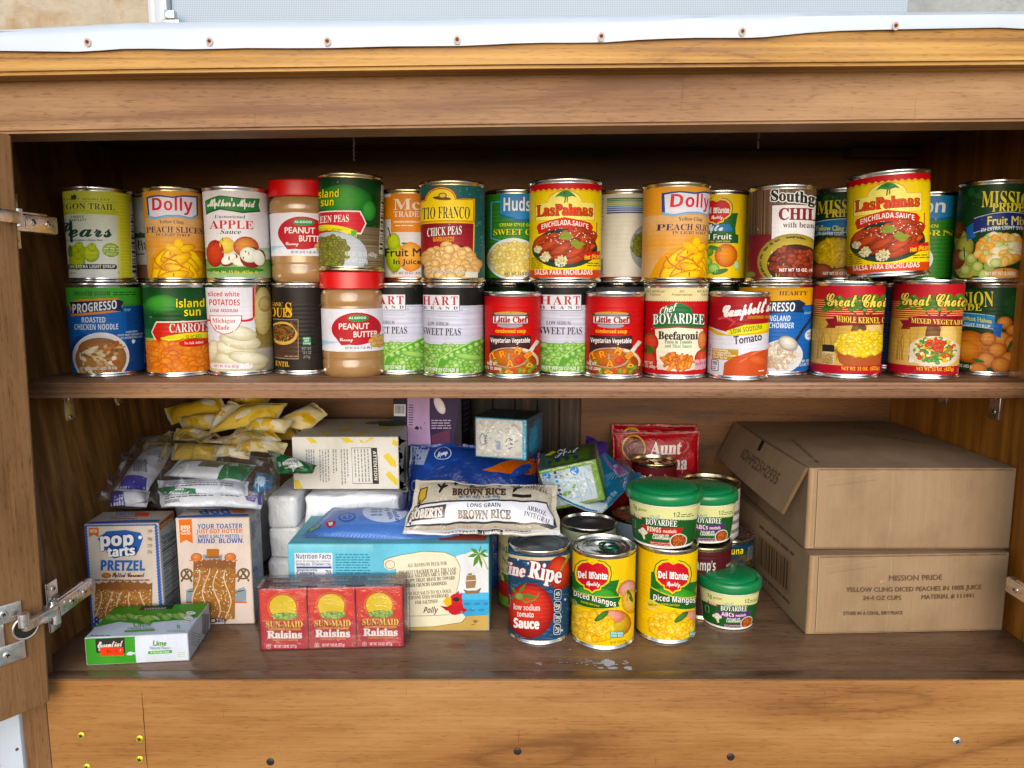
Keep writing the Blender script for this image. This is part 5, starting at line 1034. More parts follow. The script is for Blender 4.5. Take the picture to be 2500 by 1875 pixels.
# --- peanut butter jars
def jar_at(label, c, R, H, spin=0, mesh=None):
    t = thing('peanut_butter_jar', label, 'jar', (c.x, c.y, c.z), (0, 0, facing(c.x, c.y)+spin), 'peanut butter jars with red lids')
    zl = H*.845
    pr = [(0, .002), (R*.80, .002), (R*.88, 0), (R*.955, .003), (R*.985, .007), (R*.99, .0185), (R*.96, .0212), (R*.985, .0232), (R*.985, .0235), (R*.985, H*.655), (R*.985, H*.66), (R*.96, H*.675), (R*.985, H*.69), (R*.99, H*.73), (R*.98, H*.78), (R*.94, H*.815), (R*.90, H*.83), (R*.88, zl), (R*.88, H-.001), (0, H-.001)]
    bm = bmesh.new(); add_lathe(bm, pr, 80)
    for v in bm.verts:                                                  # slanted flutes round the foot
        if .004 < v.co.z < .0195:
            a = math.atan2(v.co.x, -v.co.y); k = 1+.012*max(0, math.sin(a*40))*(1 if v.co.z > .006 else 0); v.co.x *= k; v.co.y *= k
    obj('jar', bm_mesh(bm, 'jar', True, 60), PEANUT, t)
    n = 120; bm = bmesh.new(); rings = []; z0 = .0238
    for z, rr, rb in ((zl-.001, .965, 0), (zl, 1.0, 0), (zl+.0018, 1.0, 1), (H-.0035, 1.0, 1), (H-.0012, .985, 0), (H, .94, 0), (H-.0004, .85, 0)):
        rings.append([bm.verts.new((R*rr*(1-.013*rb*(k % 2))*math.sin(k*2*math.pi/n), -R*rr*(1-.013*rb*(k % 2))*math.cos(k*2*math.pi/n), z)) for k in range(n)])
    for A, B in zip(rings, rings[1:]):
        for k in range(n): bm.faces.new((A[k], A[(k+1) % n], B[(k+1) % n], B[k]))
    bm.faces.new(rings[-1]); obj('lid', bm_mesh(bm, 'lid', True, 20), REDP, t)
    z0 = .031
    me = mesh or soup_mesh('label', [a_pb(R*988, (H*.652-z0)*1000).on(Cyl(R*.988, z0))])
    obj('label', me, CARD, t); return me
cj, Rj = fit_low(785, 942, 923, 0)
HJ = .1235
jm = jar_at('peanut butter jar standing on the shelf under the green peas can', cj, Rj, HJ)
# --- upper row, standing on the lower one
ZU = HL+.0004
def up(fn, name, label, xl, xr, Y, R=None, H=HL, spin=0, roll=0, z=ZU, mesh=None, metal=None, **kw):
    c, Rr = fit_up(xl, xr, z, Y, R); R = Rr-.0004
    art = None if mesh else fn(R*1000, H*1000-11, **kw)
    return tin(name, label, 'can', tuple(c), R, H, art, facing(c.x, c.y)+spin, roll, metal, None, G2, mesh)
lmesh = lambda t: [c for c in t.children if c.name.startswith('label')][0].data
up(a_pears, 'fruit_can', 'yellow and white pears can stacked on the blue chicken soup', 161, 331, .918)
up(a_grey, 'soup_can', 'grey green labelled can half hidden between the pears and the peach slices', 312, 450, .985)
up(a_dolly, 'fruit_can', 'orange peach slices can stacked on the carrots can', 355, 502, .915, metal=GOLD)
up(a_apple, 'fruit_can', 'white and green apple sauce can stacked on the white potatoes can', 500, 661, .915)
cu, _ = fit_up(663, 815, ZU, .925, Rj); jar_at('peanut butter jar stacked on the black lentil soup can', cu, Rj, .1195, -.10, jm)
up(a_greenpeas, 'pea_can', 'dark green and brown green peas can standing on the lower peanut butter jar', 776, 935, .903, z=HJ+.0004, roll=rad(1.2), metal=GOLD)
up(a_fruitmix, 'fruit_can', 'orange and white fruit mix can behind the green peas and the chick peas', 930, 1079, .945, metal=GOLD)
up(a_chickpea, 'bean_can', 'teal and yellow chick peas can in the upper row', 1027, 1184, .895, H=.114, metal=GOLD)
hud = up(a_hudson, 'vegetable_can', 'green and blue cream style corn can left of the yellow enchilada sauce', 1184, 1332, .947)
pal = up(a_palmas, 'sauce_can', 'yellow enchilada sauce can standing upright in the middle of the upper row', 1292, 1468, .902, H=.1165)
up(a_plainwhite, 'vegetable_can', 'off white can with green and blue stripes showing its back', 1450, 1600, .945)
up(a_dolly, 'fruit_can', 'orange peach slices can stacked on the red pasta can', 1567, 1729, .88, spin=.60, metal=GOLD)
up(a_mixedfruit, 'fruit_can', 'yellow and green light mixed fruit can right of the second peach slices', 1678, 1826, .952)
up(a_chili, 'chili_can', 'brown and white chili with beans can with a wood print', 1822, 1987, .90)
up(a_cling, 'fruit_can', 'dark green yellow cling peaches can behind the tilted enchilada sauce', 1982, 2135, .945, H=.113)
pt = up(None, 'sauce_can', 'yellow enchilada sauce can tilted across the corn and mixed vegetables', 2072, 2276, .876, H=.1165, mesh=lmesh(pal), roll=-rad(3.2), z=.1172)
up(None, 'vegetable_can', 'green and blue corn can glimpsed between the tilted sauce and the fruit mix', 2185, 2336, .965, mesh=lmesh(hud), spin=-.62)
up(a_fruitmp, 'fruit_can', 'dark green fruit mix can at the right end of the upper row', 2328, 2496, .90, H=.1165)
# ---------------------------------------------------------------- goods on the floor board: boxes
z1 = lambda x, y: (x/2.963, 940+y/2.963)
z2 = lambda x, y: (600+x/2.963, 940+y/2.963)
z3 = lambda x, y: (1200+x/2.963, 940+y/2.963)
z4 = lambda x, y: (1800+x/2.963, 940+y/2.963)
f1 = lambda x, y: (x/2.886, 1300+y/2.886)
f2 = lambda x, y: (600+x/2.886, 1300+y/2.886)
f3 = lambda x, y: (1200+x/2.886, 1300+y/2.886)
f4 = lambda x, y: (1800+x/2.886, 1300+y/2.886)
class Bulged:
    """a flat face that bows out a little, with faint dents"""
    def __init__(s, sf, b, k, seed):
        s.s, s.b, s.k = sf, b, k; R = random.Random(seed); s.d = [(R.uniform(.15, .85), R.uniform(.15, .85), R.uniform(.1, .25), R.uniform(-.45, .3)) for _ in range(7)]; s.uc = []; s.vc = []
    def g(s, u, v):
        p, q = np.clip(u/(s.b[1]+1), 0, 1), np.clip(v/(s.b[3]+1), 0, 1); m = np.sin(math.pi*p)*np.sin(math.pi*q); z = m.copy()
        for a, b, r, w in s.d: z = z+w*m*np.exp(-((p-a)**2+(q-b)**2)/r**2)
        return s.k*np.maximum(z, .12*m)
    def f(s, u, v):
        X, N = s.s.f(u, v); e = 1.0; gu = (s.g(u+e, v)-s.g(u-e, v))/(2*e/1000); gv = (s.g(u, v+e)-s.g(u, v-e))/(2*e/1000)
        M = N-np.outer(gu, s.s.ux)-np.outer(gv, s.s.uy); M /= np.linalg.norm(M, axis=1, keepdims=True); return X+N*s.g(u, v)[:, None], M
class Box:
    """upright box from photo corners: front base line on height z, front top-left, depth"""
    def __init__(s, BL, BR, TL, depth, z=ZF, inset=0):
        A, B = onZ(*BL, z), onZ(*BR, z); s.w = (B-A).length; ux = (B-A)/s.w; s.ang = math.atan2(ux.y, ux.x); s.z = z
        s.h = onY(*TL, A.y).z-z
        iy = Vector((-ux.y, ux.x, 0))
        if isinstance(depth, tuple):                       # back top-right corner
            C = onZ(*depth, z+s.h); s.d = max((C-B).dot(iy), .01)
        else: s.d = depth
        c = (A+B)/2+iy*s.d/2; s.loc = (c.x, c.y, z+.0003); s.sp = []; s.rot = (0, 0, s.ang)
    def face(s, which, m=None, bgc=None, c=1.2):
        w, d, h = s.w, s.d, s.h; e = .00012
        o, ux, uy, W, H_ = {'front': ((-w/2, -d/2-e, 0), (1, 0, 0), (0, 0, 1), w, h), 'right': ((w/2+e, -d/2, 0), (0, 1, 0), (0, 0, 1), d, h),
                            'left': ((-w/2-e, d/2, 0), (0, -1, 0), (0, 0, 1), d, h), 'top': ((-w/2, -d/2, h+e), (1, 0, 0), (0, 1, 0), w, d)}[which]
        a = Art(1.0, W*1000-1.0, 1.0, H_*1000-1.0, bgc, quadmap(m, W*1000, H_*1000) if m else None, c); s.todo = getattr(s, 'todo', [])+[(a, Flat(o, ux, uy))]; return a
    def mesh(s, name, colfn, bev=.0012, warp=0, bulge=0, seed=1):
        bm = bmesh.new(); add_box(bm, -s.w/2, -s.d/2, 0, s.w/2, s.d/2, s.h, bev)
        sp = [bm_soup(bm, colfn)]; bm.free()
        for a, sf in getattr(s, 'todo', []):
            if bulge:
                sf = Bulged(sf, a.b, bulge, seed)
            if warp or bulge:                                   # thin board is never dead flat: cut finer and bow the faces
                sf.uc = list(np.arange(0, a.b[1]+1, 8.0)); sf.vc = list(np.arange(0, a.b[3]+1, 8.0))
            if a.ops: sp.append(a.on(sf, 6e-5 if warp or bulge else 1.5e-5))
        return soup_mesh(name, sp)
def one(name, label, cat, bx, pname, colfn, m=CARD, group=None, **k):
    t = thing(name, label, cat, bx.loc, bx.rot, group); obj(pname, bx.mesh(pname, colfn, **k), m, t); return t
KR = lin('b3a18f')
# toaster pastries, front and back of the same kind of box
bx = Box((225.2, 1537.4), (404.3, 1532.3), (199.1, 1280.9), (426, 1247))
F = [(590, 1010), (1140, 1000), (1198, 1755), (667, 1770)]; a = bx.face('front', F, 'd2c7be')
def pastry(a, x0, x1, y0, y1, waves, seed):
    R = random.Random(seed); a.p([(x0, y0+30)]+[(x0+(x1-x0)*k/16, y0-10+14*(k % 2)-18*math.sin(k/16*math.pi)) for k in range(17)]+[(x1, y0+30), (x1, y1), (x0, y1)], '85552e')
    a.p([(x0, y0+60)]+[(x0+(x1-x0)*k/16, y0+42+10*math.sin(k*1.3)) for k in range(17)]+[(x1, y0+60), (x1, y1), (x0, y1)], '9c6a34')
    for i in range(90): a.e(R.uniform(x0+10, x1-10), R.uniform(y0+50, y1-8), R.uniform(14, 40), R.uniform(8, 20), R.choice(('90602e', 'a26f38', '966634')), R.choice(('ad7a40', 'b88648', 'a0703a')), a=R.uniform(-1, 1), n=8)
    for k in range(waves):
        x = x0+(x1-x0)*(k+.3)/waves; a.l([(x+26*math.sin((y-y0)/58+k), y) for y in range(int(y0+50), int(y1-10), 12)], 10, 'd8b48a')
    for i in range(120): a.e(R.uniform(x0+8, x1-8), R.uniform(y0+40, y1-6), 4, 4, 'efe4d4', n=5)
for k in range(33):
    for xa, ya in ((604+k*2.1, 1020+k*22.2), (1122+k*1.6, 1012+k*22.2)): a.e(xa, ya+8, 19, 9, '2b5cb0', a=.9, n=9)
for k in range(26): a.e(620+k*19.6, 1016-k*.4, 17, 8, '2b5cb0', a=-.5, n=9)
a.p([(628, 1035), (702, 1033), (704, 1104), (666, 1084), (632, 1104)], 'd06a24'); a.t('NEW', 664, 1070, 24, 's', 'f0e4d8', w=56)
a.p([(695, 1116), (760, 1060), (900, 1050), (1010, 1070), (1030, 1110), (1000, 1200), (970, 1235), (880, 1240), (820, 1258), (770, 1220), (745, 1170)], '2358a8')
a.t('pop', 842, 1160, 92, 's', 'eceff4', w=256, rot=.06, o='1c3f86', ow=9); a.t('pop', 842, 1160, 92, 's', 'eceff4', w=256, rot=.06, o='eceff4', ow=3); a.t('tarts', 884, 1230, 66, 's', 'eceff4', w=204, rot=.08, o='1c3f86', ow=8); a.t('tarts', 884, 1230, 66, 's', 'eceff4', w=204, rot=.08, o='eceff4', ow=2.5); a.e(1008, 1104, 13, 13, 'eceff4')
a.t('PRETZEL', 884, 1342, 72, 's', '2a62b2', w=330, o='2a62b2', ow=2); a.t('Salted Caramel', 926, 1388, 32, 'c', '7a2c20', w=234, o='7a2c20', ow=1); a.e(765, 1380, 36, 20, '9a5018', 'c8823c'); a.fine(684, 1400, 1096, 1422, 1, '8c5a44')
for y in (1045, 1100, 1150, 1195): a.rr(1058, y, 1102, y+34, 6, 'c9bbae'); a.t({1045: '380', 1100: '6g', 1150: '710', 1195: '27g'}[y], 1080, y+22, 18, 's', '6a5a50', w=30)
pastry(a, 690, 1100, 1440, 1690, 5, 4); a.t('8', 705, 1745, 70, 's', '1f3f98', w=50)
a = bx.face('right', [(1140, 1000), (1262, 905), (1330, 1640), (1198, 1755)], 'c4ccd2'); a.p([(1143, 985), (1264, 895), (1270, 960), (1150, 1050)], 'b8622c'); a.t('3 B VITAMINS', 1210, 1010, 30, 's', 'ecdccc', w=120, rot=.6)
a.t('Nutrition Facts', 1220, 1085, 30, 's', '20242c', w=116, rot=.5); a.t('Datos de Nutricion', 1224, 1115, 26, 's', '20242c', w=116, rot=.5)
for k in range(17): a.l([(1165+k*2.2, 1160+k*34), (1275+k*2.2, 1078+k*34)], 9 if k in (1, 4, 11) else 3, '20242c'); a.l([(1168+k*2.2, 1178+k*34), (1240+k*2.2, 1124+k*34)], 9, '7a8088')
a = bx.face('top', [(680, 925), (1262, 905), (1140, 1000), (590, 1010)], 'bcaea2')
for k in range(24): a.e(625+k*22, 1002-k*.4, 17, 6, '2b5cb0', a=-.3, n=8)
a.t('PRETZEL', 880, 955, 26, 's', '5a70b0', w=200); a.fine(760, 960, 960, 985, 2, '8a5a44'); a.p([(950, 930), (1050, 932), (1046, 962), (930, 968)], 'e84a28')
P1 = one('pastry_box', 'kraft coloured toaster pastry box showing its blue logo and a caramel pastry', 'box', bx, 'carton', lambda n, c: lin('bcb0a6'), group='toaster pastry boxes', bulge=.0016)
bx = Box((444, 1527), (622, 1523.5), (424, 1265.7), (663, 1236))
F = [(1258, 965), (1787, 965), (1843, 1729), (1316, 1739)]; a = bx.face('front', F, 'd6c8c0')
a.p([(1284, 975), (1378, 972), (1390, 1145), (1340, 1120), (1298, 1145)], 'd8722a'); a.t('pop', 1334, 1040, 30, 's', 'f4ece4', w=70); a.t('tarts', 1338, 1062, 20, 's', 'f4ece4', w=60); a.t('TOASTED', 1338, 1082, 14, 's', 'f4ece4', w=74)
a.t('YOUR TOASTER', 1580, 1042, 34, 's', '2a56a8', w=320); a.t('JUST GOT HOTTER!', 1582, 1074, 28, 's', 'c8602a', w=332); a.t('SWEET & SALTY PRETZEL =', 1584, 1106, 22, 's', '2a56a8', w=326); a.t('MIND. BLOWN.', 1588, 1144, 34, 's', '2a56a8', w=334)
a.r(1462, 1225, 1604, 1300, '8c9aa4'); a.r(1490, 1184, 1580, 1250, 'b06c24'); a.r(1478, 1238, 1592, 1246, '4a545c')
for x in (1418, 1660): a.e(x, 1245, 42, 32, 'a8501c', 'd88a4c'); a.r(x-52, 1262, x+52, 1272, 'd8804c')
for x in (1348, 1755): a.e(x, 1365, 46, 42, '6a5430', hole=.7); a.l([(x-40, 1420), (x+20, 1330)], 14, '6a5430'); a.l([(x+40, 1420), (x-20, 1330)], 14, '6a5430')
for x, y in ((1346, 1460), (1700, 1460)): a.p([(x, y+20), (x+60, y), (x+78, y+24), (x+78, y+100), (x, y+110)], '8496a2'); a.l([(x+14, y+34), (x+60, y+24)], 7, '2a3238'); a.r(x, y+104, x+84, y+116, 'c8602a')
pastry(a, 1396, 1700, 1280, 1690, 4, 9); R_ = random.Random(3)
for i in range(90): a.e(R_.uniform(1300, 1800), R_.uniform(1180, 1700), 3.5, 3.5, 'e4dcd6', n=5)
a.t('Salty', 1600, 1712, 34, 's', '2a3a6a', w=84); a.e(1545, 1700, 26, 20, '4a4440', hole=.6)
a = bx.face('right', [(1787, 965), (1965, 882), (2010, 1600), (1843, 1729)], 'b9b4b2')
for k, q in enumerate(('WAITING', 'FOR YOU', 'MOUTH', 'TO COOL')): a.t(q, 1850, 1020+k*34, 26, 's', '4a68b0', w=66, rot=.5)
a.t('WAITING', 1930, 960, 22, 's', '4a68b0', w=52, rot=.45); a.t('FOR IT TO COOL', 1932, 1000, 18, 's', '4a68b0', w=56, rot=.45); a.l([(1884, 990), (1898, 1014), (1886, 1040)], 5, '4a68b0')
for y, h in ((1150, 110), (1290, 120), (1430, 130), (1580, 110)): a.l([(1812, y+30), (1975, y-60)], 5, '7f9cc4'); a.fine(1822, y+40, 1895, y+h, 5, '6a86ba'); a.fine(1905, y-10, 1975, y+h-50, 5, '6a86ba')
a.t('HEATING', 1862, 1352, 34, 's', '3a5aa8', w=74, rot=.5)
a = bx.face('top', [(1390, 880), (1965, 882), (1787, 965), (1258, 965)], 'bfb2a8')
for k in range(24): a.e(1290+k*21, 958, 16, 6, '2b5cb0', a=-.3, n=8)
a.t('pop', 1560, 925, 34, 's', '2a56a8', w=240, rot=math.pi); a.p([(1700, 918), (1790, 914), (1776, 944), (1690, 944)], 'b8622c')
P2 = one('pastry_box', 'kraft coloured toaster pastry box turned to its back with toasters and a pastry', 'box', bx, 'carton', lambda n, c: lin('bcb0a6'), group='toaster pastry boxes', bulge=.0016)
# lime gelatin
bx = Box((211, 1626), (462.6, 1613.6), (207, 1558), (514.6, 1472))
a = bx.face('front', [(598, 745), (1310, 715), (1335, 905), (610, 942)], 'd3dcec'); a.p([(590, 740), (950, 732), (966, 925), (600, 950)], '3f9a2e'); a.p([(676, 752), (880, 742), (886, 846), (684, 848)], '2a2624')
a.t('Essential', 780, 806, 44, 'c', 'eeeae4', w=176, o='eeeae4', ow=1.5, sl=6); a.t('EVERYDAY', 784, 832, 20, 's', 'd8d4cc', w=166); a.t('Lime', 1124, 796, 34, 'p', '6cae3c', w=94, o='6cae3c', ow=1); a.t('Natural Flavor', 1128, 820, 20, 'p', '8a9ab0', w=140); a.p([(1046, 836), (1210, 828), (1212, 850), (1048, 857)], '4ba83a'); a.t('A Fat Free Food', 1128, 849, 14, 's', 'e4f0e0', w=128, rot=.03); a.fine(1252, 842, 1302, 880, 3, 'a8d098')
a = bx.face('top', [(850, 520), (1485, 490), (1310, 715), (598, 745)], '3f962c'); a.p([(560, 760), (640, 680), (760, 652), (860, 630), (1000, 650), (1160, 630), (1300, 615), (1390, 600), (1440, 540), (1330, 740)], 'cfd9ea'); a.p([(800, 570), (850, 515), (1500, 480), (1440, 570), (1300, 585)], '47962c'); R_ = random.Random(4)
for i in range(15): a.e(800+i*38, 600+R_.uniform(-14, 26), R_.uniform(30, 56), R_.uniform(14, 24), R_.choice(('5a9c2c', '3f8424', '7cb444')), R_.choice(('a4d070', 'c8e4a0', '84bc50')), a=R_.uniform(-.6, .6), n=12)
a.p([(1000, 548), (1030, 518), (1250, 505), (1224, 540)], '2c2a26'); a.t('EVERYDAY', 1115, 542, 12, 's', 'c8c4bc', w=150, rot=.04); a.t('Lime', 1004, 672, 30, 'p', '58984a', w=120, rot=.03); a.t('Natural Flavor', 990, 690, 16, 'p', '7c8ca4', w=180); a.p([(880, 698), (1086, 690), (1078, 704), (872, 712)], '4ba83a'); a.t('8', 1252, 682, 26, 's', '4a9a40', w=28); a.fine(1170, 690, 1300, 708, 2, '7ab474'); a.fine(640, 722, 780, 736, 1, '58687c')
for x, y in ((1350, 572), (1330, 612), (1300, 640)): a.e(x, y, 34, 13, 'e4eaf0', n=14); a.fine(x-16, y-5, x+18, y+5, 1, '8494a4')
a = bx.face('right', [(1310, 715), (1485, 490), (1500, 640), (1335, 905)], 'c9d0dc'); a.bars(1430, 560, 1485, 690, c='4a5060'); a.fine(1345, 690, 1420, 790, 6, '8aa498')
t = one('gelatin_box', 'green and white lime gelatin box lying flat at the left front', 'box', bx, 'carton', lambda n, c: lin('c3ccd6'), bulge=.0008)
a = Art(-12, 12, -5, 5, 'e8431f'); a.t('$0.10', 0, -1.6, 3.6, 'p', '5a1408', w=12)
p = Vector(f1(850, 852)+(0,)); q = onZ(*f1(850, 940), ZF)
obj('price_sticker', soup_mesh('price_sticker', [a.on(Flat((-.010, 0, 0), (1, 0, 0), (0, 0, 1)))]), CARD, t, (-bx.w/2+.0385, -bx.d/2-.0019, .0155), (0, rad(2), 0))
# raisins: six little boxes in shrink wrap
bx = Box((637, 1589), (987, 1580), (632, 1438.6), (995, 1402))
t = thing('raisin_pack', 'shrink wrapped pack of six red raisin boxes on the floor board', 'raisins', bx.loc, bx.rot)
w3, d2 = bx.w/3, bx.d/2; rb_ = Box.__new__(Box); rb_.w, rb_.d, rb_.h = w3-.0008, d2-.0006, bx.h-.001
F = [(432, 400), (770, 392), (778, 822), (444, 830)]
a = rb_.face('front', F, 'c4242c'); a.p([(420, 385), (790, 380), (790, 590), (700, 640), (520, 650), (425, 610)], 'd4382c'); a.r(420, 640, 800, 840, 'b01c34')
for k in range(46): tt = k*2*math.pi/46; a.l([(602+100*math.cos(tt), 524-92*math.sin(tt)), (602+112*math.cos(tt), 524-103*math.sin(tt))], [5, 2], 'e8b830')
a.e(602, 524, 98, 90, 'b8481c'); a.e(602, 524, 95, 87, 'e8cf20'); R_ = random.Random(3)
a.e(612, 590, 92, 28, '5f8a28')
for k in range(36): a.e(R_.uniform(530, 694), R_.uniform(570, 608), R_.uniform(9, 15), R_.uniform(7, 10), R_.choice(('6a9a30', '88b448', '527a22')), R_.choice(('a4c868', 'b8d880')), n=8)
a.t('SUN·MAID'.replace('·', '-'), 610, 666, 44, 'b', 'ecd024', w=262, o='8a1020', ow=2); a.t('CALIFORNIA SUN-DRIED', 612, 686, 13, 's', 'e8c030', w=230); a.t('Raisins', 612, 742, 50, 'b', 'f0eaec', w=246, o='f0eaec', ow=2.5); a.t('TIMELESS & TRUSTED', 612, 762, 13, 's', 'd8a048', w=184); a.e(496, 802, 16, 16, 'ecd8dc', hole=.85); a.t('K', 496, 809, 16, 's', 'ecd8dc'); a.t('NET WT. 1.33 OZ. (37.7 g)', 614, 812, 20, 's', 'ecd8dc', w=160)
a = rb_.face('top', None, '7c1430'); W_, D_ = rb_.w*1000, rb_.d*1000; a.t('SUN-MAID', W_/2, D_*.56, D_*.26, 'b', 'd8b040', w=W_*.72); a.t('Raisins', W_/2, D_*.14, D_*.32, 'b', 'e4d4e0', w=W_*.62, o='e4d4e0', ow=.3)
me = rb_.mesh('raisin_box', lambda n, c: lin('a81c30'), .0008)
for j in range(2):
    for i in range(3): obj('raisin_box', me, CARD, t, ((i-1)*w3, (j-.5)*d2, .0003))
WRAP = clear('shrink_wrap', (.98, .97, .98), .08, .6, 45, .015, gain=1.8, cap=.55)
def wrapped(w, d, h, seed, loose=.004, n=26):
    """loose film box round goods"""
    R = random.Random(seed); bm = bmesh.new(); add_box(bm, -w/2, -d/2, 0, w/2, d/2, h); bmesh.ops.subdivide_edges(bm, edges=bm.edges[:], cuts=n, use_grid_fill=True)
    ph = [(R.uniform(40, 260), R.uniform(40, 260), R.uniform(40, 260), R.uniform(0, 6)) for _ in range(12)]
    bm.normal_update()
    for v in bm.verts:
        s_ = sum(abs(math.sin(a*v.co.x+b*v.co.y+c*v.co.z+p)) for a, b, c, p in ph)/12
        v.co += v.normal*(.0006+loose*(.75-s_)*.5 if s_ < .75 else .0006)
    return bm
b = wrapped(bx.w+.0012, bx.d+.0012, bx.h+.001, 4, .003)
for k in range(9):                                                     # gathered end seam on the right
    z0 = bx.h*k/9
add_box(b, bx.w/2+.001, -.0006, .003, bx.w/2+.006, .0006, bx.h-.003)
obj('shrink_wrap', bm_mesh(b, 'shrink_wrap', True, 180), WRAP, t)
# saltines
bx = Box((710, 1541), (1195, 1541), (704.6, 1328), .105)
BXS = bx
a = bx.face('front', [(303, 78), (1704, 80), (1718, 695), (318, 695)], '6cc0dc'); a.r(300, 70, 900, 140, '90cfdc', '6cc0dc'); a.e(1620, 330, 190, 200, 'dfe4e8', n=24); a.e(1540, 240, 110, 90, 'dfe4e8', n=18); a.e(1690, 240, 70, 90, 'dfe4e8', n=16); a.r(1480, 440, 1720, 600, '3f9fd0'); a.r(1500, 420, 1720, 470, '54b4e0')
for k in range(8): a.e(1490+k*34, 500+(k % 2)*44, 26, 10, '2f86bc', n=10)
a.p([(900, 600), (1530, 590), (1720, 580), (1720, 700), (900, 700)], 'c0a260'); a.p([(500, 660), (1150, 640), (1150, 700), (500, 700)], 'c0a260')
S_ = [(1060, 250), (1010, 262), (975, 235), (975, 195), (1010, 178), (1090, 158), (1250, 132), (1400, 140), (1470, 170), (1506, 240), (1500, 330), (1480, 420), (1430, 480), (1420, 540), (1450, 575), (1530, 570), (1550, 595), (1520, 630), (1330, 660), (1080, 668), (1060, 560)]
a.p([(1280+(x-1280)*1.012, 400+(y-400)*1.012) for x, y in S_], '5a4a38'); a.p(S_, 'e0dcc4'); a.e(1020, 222, 34, 30, '5a4a38', hole=.9); a.l([(1150, 585), (1300, 582), (1440, 575)], 3, '5a4a38')
for k, (q, x, y, w) in enumerate((('ALL HANDS ON DECK FOR', 1278, 232, 272), ('THE BEST CRACKER IN ALL THE LAND', 1280, 278, 400), ('SEA! SALTINES ARE A THIN AND', 1310, 302, 340), ('HAPPY TREAT. HEAVE HO TOWARD', 1300, 335, 340), ('THEIR CRUNCHY GOODNESS.', 1278, 370, 284), ('FROM OLD SALTS TO SEA DOGS,', 1280, 428, 340), ('EVERYONE GOES OVERBOARD', 1280, 458, 300), ('FOR SALTINES!', 1276, 494, 160))): a.t(q, x, y, 24, 'b', '5a4030', w=w, rot=.06)
a.t('Polly', 1300, 562, 42, 's', '38281f', w=100, sh=.25)
a.e(1475, 520, 56, 58, 'b8202c'); a.e(1480, 470, 46, 46, 'c4242e'); a.p([(1460, 440), (1500, 405), (1500, 428), (1528, 428), (1512, 452)], 'c4242e'); a.p([(1390, 480), (1410, 452), (1445, 448), (1450, 500), (1420, 518)], 'e0b02c'); a.e(1482, 466, 24, 16, '2a2024'); a.p([(1370, 510), (1430, 520), (1420, 550)], 'a81c28'); a.p([(1520, 520), (1562, 540), (1530, 568)], 'a81c28')
a.l([(1700, 260), (1670, 190), (1636, 150)], [9, 7, 4], 'c8a050')
for dx, dy in ((-80, 20), (-60, -40), (10, -60), (60, -30), (70, 20), (-40, 90), (20, 100)): a.p([(1636, 148), (1636+dx*.5-dy*.14, 150+dy*.5-14), (1636+dx, 150+dy), (1636+dx*.5+dy*.14, 150+dy*.5+12)], '4c8a2c')
a.p([(1530, 395), (1560, 405), (1620, 405), (1656, 385), (1640, 425), (1550, 430)], '8a6c4c')
for q in ([(1545, 340), (1620, 335), (1612, 385), (1550, 390)], [(1552, 300), (1612, 296), (1618, 330), (1548, 334)], [(1562, 285), (1590, 282), (1590, 295), (1560, 297)]): a.p(q, '9a7a58')
a.r(354, 142, 618, 300, 'e6e8ee'); a.t('Nutrition Facts', 486, 182, 34, 's', '1c3c84', w=250); a.t('about 30 servings per container', 484, 206, 18, 'p', '3c5890', w=246); a.t('Serving size   5 Crackers (15g)', 486, 228, 18, 's', '1c3c84', w=248); a.r(366, 236, 612, 250, '1c4ca0'); a.t('Amount per serving', 440, 266, 14, 's', '1c3c84', w=144); a.t('Calories', 430, 296, 28, 's', '1c3c84', w=130); a.t('70', 588, 296, 34, 's', '1c3c84', w=44); a.fine(640, 145, 880, 290, 8, '2f7c96'); a.fine(1020, 640, 1050, 660, 1, '8a6a3c')
a.p([(1600, 620), (1622, 612), (1640, 626), (1612, 640)], '8a6a3c'); a.fine(1590, 640, 1625, 655, 1, '8a6a3c')
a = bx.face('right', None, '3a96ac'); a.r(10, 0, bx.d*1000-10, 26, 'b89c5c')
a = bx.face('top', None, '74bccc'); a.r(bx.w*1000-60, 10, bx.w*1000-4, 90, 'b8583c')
one('cracker_box', 'turquoise saltine cracker box with a scroll and a palm tree', 'box', bx, 'carton', lambda n, c: lin('60b4d0'), bulge=.0018)
